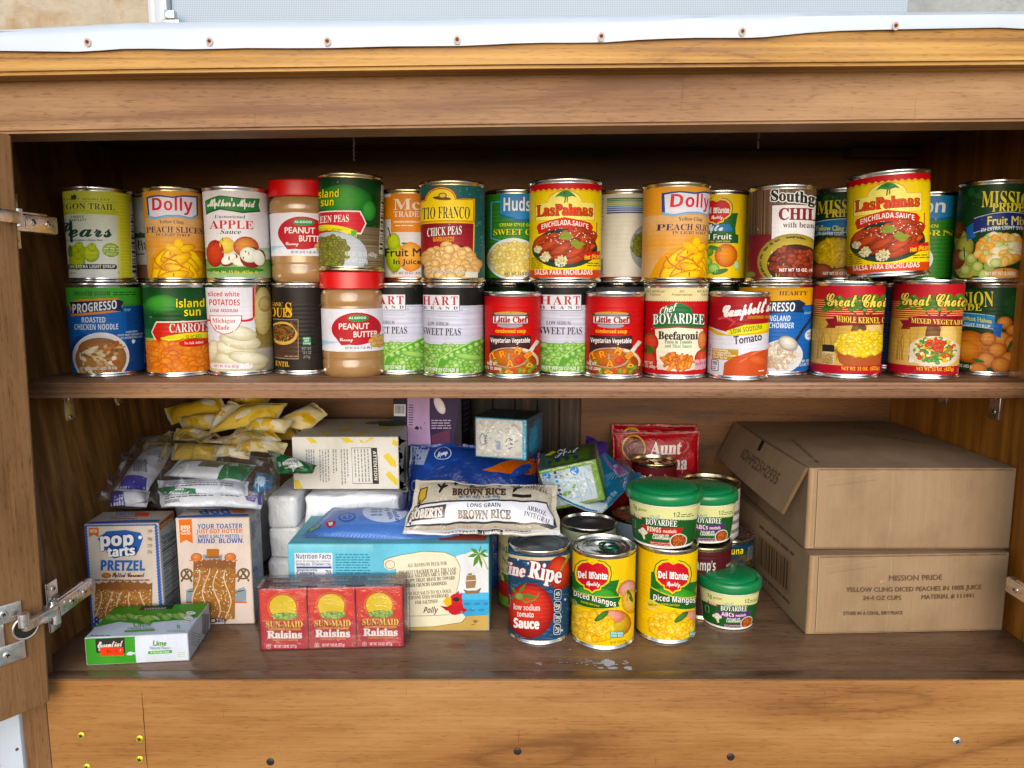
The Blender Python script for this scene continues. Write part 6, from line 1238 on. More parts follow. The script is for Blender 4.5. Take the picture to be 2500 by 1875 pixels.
# cardboard cartons
KC = '9d8469'
def carton(label, bx, seed, writing):
    a = bx.face('front', None, KC, 4); W_, H_ = bx.w*1000, bx.h*1000; R = random.Random(seed)
    for x in np.arange(6, W_, 3.1): a.l([(x, 3), (x+R.uniform(-.4, .4), H_-3)], .55, R.choice(('947c66', '9b846e', '9d8469')))
    a.l([(W_*.4, 2), (W_*.4+1, H_-2)], .8, 'a8917a'); a.l([(18, H_*.86), (70, H_*.93), (98, H_-2)], .9, 'a58e77'); a.l([(20, H_*.78), (80, H_*.86)], .6, '8a725b'); a.l([(12, H_-2), (W_-4, H_-2.4)], 1.4, '7a634d')
    for k in range(9): x = 14+k*W_/9.5; a.l([(x, H_-1.9), (x+R.uniform(8, 17), H_-1.9)], 1.0, '6e5640')
    for _ in range(26): x = R.uniform(2, W_-4); a.l([(x, R.choice((1.8, H_-3)))]+[(x+R.uniform(2, 9), R.choice((1.8, 2.4)))] if False else [(x, 1.9), (x+R.uniform(2, 8), 2.2)], .6, 'b99c7c')
    for _ in range(40): x, y = R.uniform(5, W_-5), R.uniform(4, H_-4); a.l([(x, y), (x+R.uniform(-.6, .6), y+R.uniform(.6, 2))], .25, R.choice(('c4a884', '8a6c4c')))
    a.r(0, 0, 5.5, H_, '8a6c4a', 'b09270', True); a.r(10, 2, W_, 2.6, '7a5f42'); a.l([(11.2, 4), (10.4, H_-2)], .6, '735a40'); a.l([(12.0, 4), (11.2, H_-2)], .5, 'bda07c')
    if writing:
        ink = '715a44'
        for q, y, h, x0, x1 in (('MISSION PRIDE', .685, 6.2, .39, .66), ('YELLOW CLING DICED PEACHES IN 100% JUICE', .55, 5.4, .185, .865), ('24-4 OZ CUPS', .445, 5.2, .27, .46), ('MATERIAL # 111441', .445, 5.2, .56, .835), ('STORE IN A COOL, DRY PLACE', .255, 4.0, .18, .475)): a.t(q, W_*(x0+x1)/2, H_*y, h, 'p', ink, w=W_*(x1-x0), o=ink, ow=.1)
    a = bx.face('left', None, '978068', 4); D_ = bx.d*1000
    if writing: a.r(D_-150, H_*.3, D_-45, H_*.75, '8f7353'); a.bars(D_-145, H_*.33, D_-50, H_*.72, c='4a3a2a'); a.fine(D_-150, H_*.8, D_-40, H_*.9, 1, '5c4834'); a.fine(D_-130, H_*.15, D_-40, H_*.24, 1, '5c4834')
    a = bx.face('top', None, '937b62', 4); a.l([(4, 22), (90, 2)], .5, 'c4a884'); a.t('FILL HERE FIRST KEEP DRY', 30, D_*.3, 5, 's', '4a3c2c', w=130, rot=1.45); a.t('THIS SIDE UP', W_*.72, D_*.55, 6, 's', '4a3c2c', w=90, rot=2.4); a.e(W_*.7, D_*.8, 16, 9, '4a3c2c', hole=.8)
    t = thing('cardboard_carton', label, 'carton', bx.loc, bx.rot, 'stacked brown cartons'); obj('carton', bx.mesh('carton', lambda n, c: lin('937b62'), .0015, bulge=.0042, seed=seed), KRAFT, t); return t
c1 = Box((1966, 1550), (2447, 1540), (1966, 1357), .282); carton('brown carton with printed peach cup lettering, under the plain one', c1, 3, True)
c2 = Box((1964, 1341), (2464, 1341), (1978, 1143), .285, z=ZF+c1.h+.0015)
t = carton('plain brown carton with an open side flap on top of the lettered one', c2, 8, False)
# its loose flap hanging off the left top edge
b = bmesh.new(); D_ = c2.d; fl = .062; n = 14
a = Art(0, D_*1000, 0, fl*1000, '9d8469', c=4); a.t('6DHPE25H2935', D_*500+22, fl*380, 15, 'p', '6a5440', w=150, o='6a5440', ow=.35); a.r(D_*1000-150, fl*1000-15, D_*1000-138, fl*1000, '1c1612')
fn = lambda u, v: np.stack([-c2.w/2-.0015-(fl-v/1000)*.42-.004*np.sin(u/1000*9), c2.d/2-u/1000, c2.h+.0010-(fl-v/1000)*.90+.0*u], 1)
sp = [a.on(Fn(fn, np.arange(0, D_*1000, 18), np.arange(0, 70, 12)))]
fb = lambda u, v: fn(u, v)+np.array([.0035, 0, -.0016]); a2 = Art(0, D_*1000, 0, fl*1000, '8e7254', c=4); X, C, N = a2.on(Fn(fb, np.arange(0, D_*1000, 18), np.arange(0, 70, 12))); sp.append((X[:, ::-1], C, -N))
q = [fn(np.array([u]), np.array([v]))[0] for u, v in ((D_*1000, 0), (D_*1000, fl*1000), (D_*1000, fl*1000), (D_*1000, 0))]; q[2] = q[2]+np.array([.0035, 0, -.0016]); q[3] = q[3]+np.array([.0035, 0, -.0016]); sp.append((np.array([[q[0], q[2], q[1]], [q[0], q[3], q[2]]]), np.full((2, 3, 3), lin('6a5238')), np.broadcast_to(np.array([0, -1., 0]), (2, 3, 3))))
obj('flap', soup_mesh('flap', sp), KRAFT, t)

# ---------------------------------------------------------------- goods on the floor board: tins and tubs
def a_mango(R, h, ct, hw, yt, yb, k, dx, first):
    a = Art(-math.pi*R, math.pi*R, 0, h, 'ecc61a', cylmap(R, h, ct, ct, hw, yt, yb, k)); D = dx
    def P(x, y): return (x+D, y)
    a.e(D+960, 400, 70, 80, 'b85a2c', 'e0b0a4', a=.4); a.e(D+985, 480, 70, 90, 'c88a2c', 'e8c860'); a.e(D+975, 440, 14, 50, '3c6a24', a=-.4)
    a.p([P(560, 280), P(600, 268), P(720, 330), P(905, 312), P(884, 400), P(912, 440), P(890, 540), P(760, 520), P(560, 505)], 'd8cc20'); a.p([P(560, 288), P(600, 276), P(720, 338), P(896, 322), P(876, 400), P(900, 440), P(882, 532), P(760, 512), P(560, 496)], '1f6a24'); a.e(D+720, 440, 150, 60, '2f8a2c', '4aa43c')
    a.p([P(556, 388), P(700, 440), P(922, 436), P(900, 490), P(914, 520), P(740, 540), P(556, 490)], 'd8cc20'); a.p([P(556, 396), P(700, 448), P(912, 444), P(892, 490), P(902, 514), P(740, 530), P(556, 480)], '1a5a22'); delmonte(a, D+712, 312, 120)
    a.t('Diced Mangos', D+728, 488 if first else 486, 42, 's', 'f0f0e8', w=300, sl=-30 if first else 0, o='123f18', ow=3); a.t('IN EXTRA LIGHT SYRUP', D+700, 514, 13, 's', 'd8cc30', w=130, sl=-12 if first else 0)
    a.e(D+880, 640, 110, 100, 'a85a1c', 'd4c040'); a.e(D+850, 590, 90, 50, 'c46a50', 'e0a090'); a.pile(80, D+710, 670, 150, 100, 32, [('d89414', 'f4dc4c'), ('c8860c', 'f0d038'), ('e0a41c', 'f8e468')], .9, 4, n_=5); a.e(D+780, 590, 60, 20, '2c5a1c', '4c8434', a=-.7)
    a.p([P(836, 700), P(935, 690), P(935, 738), P(842, 746)], '4a9a84'); a.t('NON NON', D+886, 718, 16, 's', 'e4f0ec', w=84); a.t('GMO BPA', D+886, 736, 14, 's', 'e4f0ec', w=84); a.t('NET WT 15 OZ (425g)', D+900, 784, 18, 's', '6a5a10', w=116, sl=8); a.e(D+575, 520, 34, 34, 'c8d8c8', hole=.9); a.t('HAND-CUT', D+578, 528, 16, 's', '2c6a34', w=66); return a
def floor_tin(name, label, cat, xl, xr, yb, H, fn, metal=None, lidm=None, spin=0, tab=None, z=ZF, group=None, mesh=None, lm=None):
    c, Rr = fit_low(xl, xr, yb, z, H/2); R = Rr-.0012
    return tin(name, label, cat, (c.x, c.y, z), R, H, fn(R*1000, H*1000-11), facing(c.x, c.y)+spin, 0, metal, lidm, group, mesh, lm, tab), c, R
TABG = plain('green_tab', (.02, .12, .08), .3, .8)
m1, c_, r_ = floor_tin('fruit_can', 'yellow diced mangos can with a green pull tab, nearest the shelf edge', 'can', 1394, 1551.6, 1589, .113, lambda R, h: a_mango(R, h, 788, 224, 183, 808, 85, 0, True), tab=(TABG, 2.7), group='diced mangos cans')
m2, cm2, rm2 = floor_tin('fruit_can', 'yellow diced mangos can with a green lidded cup standing on it', 'can', 1552, 1702, 1574, .113, lambda R, h: a_mango(R, h, 1230, 215, 158, 762, 76, 560, False), group='diced mangos cans')
def a_vine(R, h):
    a = Art(-math.pi*R, math.pi*R, 0, h, '1d4468', cylmap(R, h, 335, 340, 219, 172, 772, 80)); R_ = random.Random(7)
    for i in range(170): x, y = R_.uniform(110, 560), R_.uniform(150, 780); a.l([(x, y), (x+R_.uniform(20, 60), y+R_.uniform(-10, 14))], R_.uniform(2, 5), R_.choice(('2f6490', '3f7aa4', '163454', '5a90b4', '12283f')))
    a.rb(100, 560, 165, 22, 'd8c49a', arc=-30)
    for x, y in ((190, 200), (260, 225), (330, 222), (490, 600), (520, 480), (500, 700)): a.p([(x+(12 if k % 2 == 0 else 5)*math.sin(k*math.pi/5), y-(12 if k % 2 == 0 else 5)*math.cos(k*math.pi/5)) for k in range(10)], 'dce4ea')
    a.e(480, 290, 90, 120, '8c1c14', 'd84c34'); a.e(270, 560, 172, 195, '7c1014', 'dc4030', n=30, hl=(-.1, .45)); a.l([(545, 150), (500, 240), (450, 330)], [18, 12, 7], '8a9448')
    for dx, dy in ((-60, -70), (-70, 40), (60, -90), (150, 10), (40, 50)): a.p([(190, 450), (190+dx*.5-dy*.12, 450+dy*.5+dx*.12), (190+dx, 450+dy), (190+dx*.5+dy*.12, 450+dy*.5-dx*.12)], '5a7a34')
    a.l([(190, 455), (250, 500), (310, 480), (340, 430)], [14, 12, 9, 4], '6a8a3c'); a.e(200, 460, 30, 24, '6f8f44', '94ac64')
    a.t('Vine', 238, 308, 84, 'b', 'f0eaea', w=180, al='r', sl=-14, sh=.15, o='8c1424', ow=9); a.t('Ripe', 372, 340, 112, 'b', 'f0eaea', w=226, sl=-24, sh=.15, o='8c1424', ow=9); a.t('Vine', 238, 308, 84, 'b', 'f0eaea', w=180, al='r', sl=-14, sh=.15, o='f0eaea', ow=3); a.t('Ripe', 372, 340, 112, 'b', 'f0eaea', w=226, sl=-24, sh=.15, o='f0eaea', ow=3)
    a.t('low sodium', 254, 556, 44, 'p', 'ecd8d8', w=186, o='ecd8d8', ow=1); a.t('tomato', 246, 604, 38, 's', 'f2ecec', w=118); a.t('Sauce', 252, 684, 66, 's', 'f4f0f0', w=180, o='f4f0f0', ow=3)
    for k, q in enumerate(('45', '0g', '75mg', '7g')): y = 405+k*83; a.rr(442, y, 492, y+76, 14, 'c8d4e0'); a.rr(446, y+4, 488, y+72, 12, '16243c'); a.t(q, 467, y+46, 28, 's', 'e4eaf2', w=30 if k == 0 else 34); a.fine(452, y+52, 484, y+66, 1, 'c8d4e0')
    a.e(128, 500, 12, 46, 'b8a89c', hole=.85); a.rb(100, 560, 770, 10, 'd8d8dc', arc=-40); return a
v1, c_, r_ = floor_tin('sauce_can', 'blue and red tomato sauce can with a plain dark lid', 'can', 1239, 1393, 1577, .113, a_vine, lidm=DTIN)
def a_spag(R, h):
    a = Art(-math.pi*R, math.pi*R, 0, h, 'c9c09c'); a.r(-130, 0, 130, h*.1, '5a8a34'); a.r(-130, h*.1, 130, h*.26, '8c1c18', 'a82a20'); R_ = random.Random(4)
    for i in range(60): a.e(R_.uniform(-60, 60), R_.gauss(h*.3, 5), R_.uniform(3, 7), R_.uniform(2, 4), R_.choice(('2f5a24', '4c7c34', '3a6a2c')), a=R_.uniform(-1.5, 1.5), n=7)
    a.t('Bella Terra', -26, h*.78, 13, 'c', '1c1a18', w=80, sl=4, o='1c1a18', ow=.4); a.t('Spaghetti', -20, h*.58, 11, 'b', '4c6a34', w=66); a.t('Sauce', -14, h*.45, 11, 'b', '4c6a34', w=40); a.t('Low Sodium', -20, h*.36, 6, 'b', '8a8468', w=44); return a
p = onZ(1287, 1500, ZF); c = Vector((p.x, p.y+.0375, ZF)); tin('sauce_can', 'tall cream spaghetti sauce can squeezed between the cracker box and the tomato sauce', 'can', tuple(c), .0368, .135, a_spag(36.8, 124), facing(c.x, c.y)-.1)
def a_simple(c, c2, txt=None, tc='e8e4e0', st='s', th=10, tw=60, dx=0, y=.55):
    def f(R, h):
        a = Art(-math.pi*R, math.pi*R, 0, h, c); a.r(-math.pi*R, 0, math.pi*R, h*.42, c2); R_ = random.Random(len(c)+int(h))
        for i in range(14): a.e(R_.uniform(-50, 50), R_.uniform(0, h*.4), R_.uniform(4, 10), R_.uniform(3, 6), c2, c, n=9)
        if txt: a.t(txt, dx, h*y, th, st, tc, w=tw, o='1a1a1a', ow=.5)
        a.fine(-60, h*.05, -30, h*.8, 8, '6a6a6a'); a.fine(34, h*.05, 60, h*.8, 8, '8a8a8a'); return a
    return f
def at_tin(name, label, px, py, Y, R, H, z, fn, spin=0, metal=None, lidm=None, tab=None, group=None):
    d = Y*math.cos(PITCH)-(z+H-CAMZ)*math.sin(PITCH); x = (px-1250)/FPX*d
    return tin(name, label, 'can', (x, Y, z), R, H, fn(R*1000, H*1000-11), facing(x, Y)+spin, 0, metal, lidm, group, None, None, tab)
at_tin('vegetable_can', 'pale green labelled can with a dark lid behind the nearest mangos can', 1437, 0, .918, .0345, .112, ZF, a_simple('b9c4a8', '6a8a4c'), lidm=DTIN)
at_tin('fish_can', 'pale blue wild caught fish can behind the mangos and the big green lidded cup', 1560, 0, .985, .036, .100, ZF, a_simple('a4b4cc', 'c4ccd8', 'wild-caught', '3a4a64', 's', 6, 34, -16, .7), metal=GOLD)
at_tin('bean_can', 'dark red baked beans can with a gold lid and ring pull beside the red pouches', 1597, 0, 1.055, .0318, .112, ZF+.0465, a_simple('6a1820', '3c1014', "Van Camp's", 'f0ecec', 's', 11, 46, -2, .80), metal=GOLD, tab=(GOLD, 1.9))
at_tin('tuna_can', 'low tuna can carrying the gold lidded beans can', 1597, 0, 1.055, .040, .046, ZF, a_simple('2f5a8a', '4a7aa8'))
at_tin('coffee_can', 'wide white labelled can with a gold rim behind the middle green lidded cup', 1733, 0, 1.0, .0405, .142, ZF, a_simple('dcdcd6', '2f7c6a', 'FRANCE', '22303c', 's', 7, 40, 14, .82), metal=GOLD, lidm=plain('brown_lid', (.06, .03, .02), .35, .6))
at_tin('bean_can', 'dark red baked beans can under the middle green lidded cup', 1716, 0, .905, .0352, .0925, ZF, a_simple('4a0f16', '2c0a0e', "Van Camp's", 'c8c0c0', 's', 13, 50, -8, .72), metal=GOLD)
at_tin('tuna_can', 'blue tuna can, upper one of two beside the cardboard carton', 1771, 0, .985, .0375, .0365, ZF+.0372, a_simple('10344e', '5c4e2a', 'Tuna', 'f0e040', 's', 9, 24, 14, .5))
at_tin('tuna_can', 'blue tuna can, lower one of two beside the cardboard carton', 1771, 0, .985, .0375, .0365, ZF, a_simple('10344e', '5c4e2a'))
def cup(label, c, Rl, H, art, spin=0):
    """tapered microwave cup with a snap lid"""
    t = thing('pasta_cup', label, 'cup', tuple(c), (0, 0, facing(c.x, c.y)+spin), 'pasta cups with green lids'); k = Rl/.043; r0, r1 = .0335*k, .0395*k; hc = H-.011
    obj('cup', lathe_mesh('cup', [(0, .002), (r0-.003, .002), (r0-.002, 0), (r0, .001), (r0+.0006, .004), (r1, hc), (r1-.001, hc)], 64), plain('white_cup', (.78, .77, .72), .35), t)
    obj('label', soup_mesh('label', [art.on(Cyl(r0+.0012, .004, r1+.0006, (hc-.010)*1000))]), TUBM, t)
    obj('lid', lathe_mesh('lid', [(r1+.0006, hc-.0035), (Rl-.0012, hc-.004), (Rl, hc-.0028), (Rl-.0002, hc+.0055), (Rl-.001, hc+.0075), (Rl-.004, hc+.0085), (Rl-.0055, hc+.0072), (Rl-.0065, hc+.0072), (Rl-.008, hc+.0098), (Rl-.014, hc+.0118), (0, hc+.013)], 72, 50), GRNP, t)
    for i in range(3):
        q = Matrix.Rotation(i*2.1+.6, 4, 'Z') @ Vector((Rl*.42, 0, hc+.0125))
        b = bmesh.new(); add_lathe(b, [(0, .0006), (.0012, .0005), (.0016, -.0006)], 10, Matrix.Translation(q)); obj('steam_vent', bm_mesh(b, 'steam_vent'), DARKH, t)
    return t
def a_cup(R, h, m, abc):
    a = Art(-math.pi*R, math.pi*R, 0, h, 'dcd9cc', m); a.r(1030, 965, 1900, 1300, '1a5a24') if False else None
    return a
def cup_art(R, h, abc, ct, hw, yt, yb, k, s, dx, dy):
    """drawn in the pixels of the rings cup; s, dx, dy carry it to another cup"""
    a = Art(-math.pi*R, math.pi*R, 0, h, 'd9d7cc', cylmap(R, h, 1262, 1262, 240, 905, 1192, 34))
    a.r(1028, 860, 1498, 985, 'd8d79c'); a.p([(1028, 962)]+[(1028+i*9.6, 985+(6 if i % 2 else 0)-16*math.cos((i-24)/24*1.4)+16) for i in range(50)]+[(1498, 962), (1498, 1260), (1028, 1260)], '17561f')
    a.t('7g', 1076, 948, 34, 's', '3c6a2c', w=30); a.t('protein', 1128, 948, 20, 's', '3c6a2c', w=58); a.t('1/2', 1345, 970, 36, 's', '3c6a2c', w=44); a.fine(1372, 945, 1460, 975, 2, '4c7a3c')
    a.p([(1060, 980), (1120, 990), (1124, 1014), (1066, 1004)], 'b82020'); a.t('New!', 1094, 1006, 24, 's', 'f0e8e0', w=52, rot=-.15)
    a.t('Chef', 1200, 1000, 28, 's', 'e4ece0', w=60, sl=5, sh=.2, o='2f8a4a', ow=3); a.t('BOYARDEE', 1250, 1042, 44, 'b', 'eef2ec', w=206, arc=6, o='0f3f18', ow=3)
    c = '5c2478' if abc else 'b42420'; a.p([(1115, 1048), (1398, 1050), (1380, 1100), (1130, 1104)], c); a.t('ABCs' if abc else 'RINGS', 1202, 1090, 36, 's', 'f0e4d0', w=98); a.t('meatballs', 1308, 1090, 24, 's', 'f0dcd0', w=92)
    a.t('Pasta made with', 1250, 1120, 20, 's', 'e0ecd8', w=108); a.t('Cauliflower', 1252, 1142, 24, 's', 'f0f2ea', w=122); a.r(1170, 1160, 1330, 1260, '4a1c5c' if abc else 'a8281c'); a.fine(1176, 1164, 1326, 1190, 2, 'c8b0a8')
    for x, y, r_ in ((1104, 1104, 16), (1124, 1090, 18), (1142, 1104, 16), (1124, 1112, 20)): a.e(x, y, r_, r_, 'c8c4a8', 'eae8d8', n=12)
    a.l([(1124, 1120), (1132, 1158)], [22, 12], 'dcd8b8'); a.e(1372, 1150, 62, 56, 'd8cfc0', n=20); a.e(1372, 1150, 54, 48, '6a2414', 'a8502c', n=18); a.pile(22, 1372, 1150, 46, 40, 10, [('7a2c10', 'c06a34'), ('8c3414', 'd08040')], .8, 3)
    a.r(1058, 1030, 1074, 1088, '17561f'); a.rr(1044, 1030, 1070, 1090, 8, '8cb08c'); a.rr(1047, 1033, 1067, 1087, 6, '17561f'); return a
def cup_at(label, xl, xr, yb, z, H, abc, spin, Rl=None, Y=None):
    if Y: c, R = fit_up(xl, xr, z, Y, Rl, H)
    else:
        c, R = fit_low(xl, xr, yb, z, H*.9); R = Rl or R
    k = R/.043; return cup(label, c, R, H, cup_art(.0365*k*1000, (H-.021)*1000, abc, 0, 0, 0, 0, 0, 1, 0, 0), spin), c, R
cup_at('green lidded pasta cup with a red band standing on the mangos can', 1529, 1717.4, 0, ZF+.1132, .0675, False, -.02, Y=cm2.y+.002)
cup_at('green lidded pasta cup with a purple band standing on the floor board', 1699.5, 1860.5, 1546, ZF, .0625, True, .28)
cup_at('green lidded pasta cup with a purple band behind the red banded one', 1640, 1803, 0, ZF+.0929, .0660, True, .20, Y=.915)
# ---------------------------------------------------------------- soft goods: pouches, packets, bags
def ridges(seed, n=10, f0=20, f1=90):
    R = random.Random(seed); K = [(R.uniform(-1, 1)*R.uniform(f0, f1), R.uniform(-1, 1)*R.uniform(f0, f1), R.uniform(0, 6.3)) for _ in range(n)]
    def f(x, y):
        s = 0
        for a, b, p in K: s = s+np.exp(-4*np.sin(a*x+b*y+p+.6*np.sin(.37*b*x-.41*a*y))**2)
        return s/n-.3
    return f
class Bag:
    """pillow between four corners (BL, BR, TR, TL in the place); swells by T along its normal"""
    def __init__(s, q, T, seed=1, wr=.0015, back=.5, pin=.04, px=.5, py=.5, bow=0, step=4.5, edge=.0009):
        s.q = [np.array(v, float) for v in q]; s.c = sum(s.q)/4; s.Q = [v-s.c for v in s.q]
        A, B, C, D = s.Q; n = np.cross(B-D, C-A)+np.cross(B-A, D-A); s.n = n/np.linalg.norm(n)
        if s.n[1] > 0 or (abs(s.n[1]) < .2 and s.n[2] < 0): s.n = -s.n
        s.W = (np.linalg.norm(B-A)+np.linalg.norm(C-D))*500; s.H = (np.linalg.norm(D-A)+np.linalg.norm(C-B))*500
        s.T, s.wr, s.back, s.pin, s.px, s.py, s.bow = T, wr, back, pin, px, py, bow; s.edge = edge; s.rg = ridges(seed); s.rg2 = ridges(seed+50, 8, 50, 150)
        s.uc = list(np.arange(step, s.W, step)); s.vc = list(np.arange(step, s.H, step))
    def h(s, S_, T_):
        e = lambda z: np.clip((np.minimum(z, 1-z)-s.pin)/(1-2*s.pin)*2, 0, 1)
        return np.power(e(S_)*(2-e(S_)), s.px)*np.power(e(T_)*(2-e(T_)), s.py)
    def fn(s, sg):
        A, B, C, D = s.Q
        def f(u, v):
            S_, T_ = u/s.W, v/s.H; a = S_[:, None]; b = T_[:, None]
            e1 = s.edge*(np.sin(S_*9+s.W)+.6*np.sin(S_*23+s.H)+.35*np.sin(S_*51)); e2 = s.edge*(np.sin(S_*11+s.H)+.6*np.sin(S_*19+s.W)+.35*np.sin(S_*43)); e3 = s.edge*.7*(np.sin(T_*7+s.W)+.5*np.sin(T_*17+s.H))
            b = b-((1-T_)*e1/(s.H/1000)*.55+T_*e2/(s.H/1000)*.55)[:, None]*np.sin(np.pi*np.clip(S_, 0, 1))[:, None]; a = a+(e3/(s.W/1000)*(2*S_-1))[:, None]*.8
            P = A*(1-a)*(1-b)+B*a*(1-b)+C*a*b+D*(1-a)*b; h = s.h(S_, T_); x, y = u/1000, v/1000
            w = s.wr*(s.rg(x, y)*(1.5-.8*h)+.45*s.rg2(x, y))
            k = np.sin(math.pi*np.clip(S_, 0, 1))*s.bow
            d = (s.T*h+.0005 if sg > 0 else -(s.T*s.back*h+.0005))+w+k
            return P+s.n*d[:, None]
        return f
    def art(s, px=None, bgc='ffffff', c=1.5): s.a = Art(0, s.W, 0, s.H, bgc, quadmap(px, s.W, s.H) if px else None, c); return s.a
    def mesh(s, name, backc='d0d0d0'):
        sp = []
        X, Cc, N = s.a.on(Fn(s.fn(1), s.uc, s.vc), 7e-5)
        m = (N*s.n).sum(2) < 0; N[m] = -N[m]; sp.append((X, Cc, N))
        g = Art(0, s.W, 0, s.H, backc); X, Cc, N = g.on(Fn(s.fn(-1), s.uc, s.vc)); m = (N*s.n).sum(2) > 0; N[m] = -N[m]; sp.append((X[:, ::-1], Cc[:, ::-1], N[:, ::-1]))
        return soup_mesh(name, sp)
    def grid(s, name, n=40, crisp=0):
        """plain upper skin without artwork (clear film)"""
        bm = bmesh.new(); U, V = np.meshgrid(np.linspace(0, s.W, n), np.linspace(0, s.H, n)); R = []
        for sg in (1,):
            P = s.fn(sg)(U.ravel(), V.ravel())
            if crisp:
                x, y = U.ravel()/1000, V.ravel()/1000; K = random.Random(int(s.W*7)); z = 0
                for _ in range(16):
                    a, b, p = K.uniform(-60, 60), K.uniform(-60, 60), K.uniform(0, 6); z = z+K.uniform(.3, 1)*np.exp(-9*np.sin(a*x+b*y+p+1.1*np.sin(.6*b*x-.5*a*y))**2)*np.clip(np.sin(K.uniform(5, 18)*x+K.uniform(5, 18)*y+p*2)+.3, 0, 1)
                P = P+s.n*(z*crisp)[:, None]
            R.append([bm.verts.new(p) for p in P])
        for k, vs in enumerate(R):
            for i in range(n-1):
                for j in range(n-1):
                    f = [vs[i*n+j], vs[i*n+j+1], vs[(i+1)*n+j+1], vs[(i+1)*n+j]]; bm.faces.new(f if k == 0 else f[::-1])
        return bm_mesh(bm, name, True, 180)
def bag(name, label, cat, b, m=None, pname=None, backc='d0d0d0', group=None):
    me = b.mesh(pname or name, backc); o = obj(name, me, m or SOFTF, None, tuple(b.c)); return tag(o, label, cat, group)
def film(name, label, cat, b, m, group=None, n=120): return tag(obj(name, b.grid(name, n, .007), m, None, tuple(b.c)), label, cat, group)
def Q(fr, *p): return [onY(*fr(x, y), Y) for x, y, Y in p]
def soft_box(name, label, cat, x0, x1, ya, yb, z0, z1, m, seed, loose=.008, group=None, r=.007):
    """plump film-wrapped pack"""
    w, d, h = x1-x0, yb-ya, z1-z0; bm = bmesh.new(); add_box(bm, -w/2, -d/2, 0, w/2, d/2, h, r, seg=3)
    bmesh.ops.subdivide_edges(bm, edges=[e for e in bm.edges if e.calc_length() > .03], cuts=14, use_grid_fill=True); f = ridges(seed, 10, 15, 60); g = ridges(seed+9, 8, 50, 150); bm.normal_update()
    nv = [v.normal.copy() for v in bm.verts]
    for v, n in zip(bm.verts, nv):
        x, y, z = v.co; q = float(f(np.array(x+.7*y), np.array(z-.5*y)))+.4*float(g(np.array(x-.6*y), np.array(z+.8*y))); b_ = (1-(2*x/w)**2)*(1-(2*z/h-1)**2)
        v.co += n*(loose*q+.35*loose*max(b_, 0))
    for v in bm.verts: v.co.z = max(v.co.z, 0)
    return tag(obj(name, bm_mesh(bm, name, True, 180), m, None, ((x0+x1)/2, (ya+yb)/2, z0)), label, cat, group)
def white_film():
    m, t, b = mat('white_film'); b.inputs['Base Color'].default_value = (.80, .83, .88, 1); b.inputs['Roughness'].default_value = .34
    r = noise(t, coords(t, (1, 1, .7)), 16, 6, .62, 1.6); r = math_(t, 'ABSOLUTE', math_(t, 'SUBTRACT', r, .5)); z = nd(t, 'ShaderNodeSeparateXYZ'); lk(t, coords(t), z.inputs[0])
    l = math_(t, 'LESS_THAN', math_(t, 'PINGPONG', z.outputs[2], .0185), .0009)
    bump(t, b, math_(t, 'SUBTRACT', r, math_(t, 'MULTIPLY', l, .25)), .9, .008); return m
WFILM = white_film()
X_ = lambda px, Y: onY(px, 1200, Y).x
# white film packs behind the boxes
ZS = [ZF+.0005, ZF+.045, ZF+.0885]
for k, w in enumerate(('lowest', 'middle', 'topmost')):
    soft_box('diaper_pack', w+' of three narrow white film packs stacked left of the cracker box', 'pack', X_(645+3*k, .955), X_(724-2*k, .955), .955+.003*(k % 2), 1.13, ZS[k], ZS[k]+.0435, WFILM, 3+k, .009, group='white film packs', r=.005)
for k, w in enumerate(('lower', 'upper')):
    soft_box('diaper_pack', w+' of two wide white film packs under the torn yellow and white box', 'pack', X_(740, .965), X_(975, .965), .965, 1.13, ZF+.0005+.0655*k, ZF+.0655+.0655*k-.0004, WFILM, 17+k, .011, group='white film packs', r=.006)
soft_box('diaper_pack', 'white film pack at the back left under the yellow packets', 'pack', X_(420, 1.03), X_(625, 1.03), 1.03, 1.145, ZF+.0005, -.205, WFILM, 12, group='white film packs')
# torn yellow and white box
bx = Box((717, 1195), (975, 1195), (711, 1067), .13, z=-.1665)
a = bx.face('front', [(330, 375), (1130, 385), (1112, 755), (345, 755)], 'dcdad6'); Y_ = 'dfc84a'
for q in ([(440, 385), (490, 385), (530, 420), (480, 425)], [(700, 385), (760, 385), (805, 420), (740, 425)], [(840, 395), (880, 420), (930, 385), (960, 392), (890, 425), (850, 425)], [(1090, 400), (1125, 420), (1125, 455), (1080, 440)], [(1010, 520), (1050, 500), (1100, 560), (1100, 605), (1060, 590)], [(1020, 650), (1050, 630), (1105, 690), (1100, 735), (1050, 690)], [(345, 690), (380, 690), (420, 755), (360, 758)]): a.p(q, Y_)
def vt(a, q, x, y, h, st, c, w=None): a.t(q, x, y, h, st, c, w=w, rot=-math.pi/2)
a.r(925, 462, 970, 718, '2b2a2c'); vt(a, 'ATTENTION', 938, 590, 24, 's', 'e6e4e0', 210); a.r(780, 460, 924, 464, '50505a'); a.r(780, 460, 783, 716, '50505a'); a.r(780, 713, 924, 717, '50505a')
R_ = random.Random(2)
for x0, y0, y1, n, g in ((800, 470, 705, 5, 24), (700, 470, 710, 3, 22), (640, 470, 640, 2, 20), (540, 470, 720, 4, 21), (440, 470, 640, 4, 18)):
    for k in range(n):
        y = y0; P = []
        while y < y1-R_.uniform(0, 40): l = R_.uniform(8, 30); a.r(x0+k*g, y, x0+k*g+9, y+l, '8c8c92'); y += l+6
a = bx.face('top', [(440, 222), (1040, 225), (1130, 385), (330, 375)], 'c9c3b8')
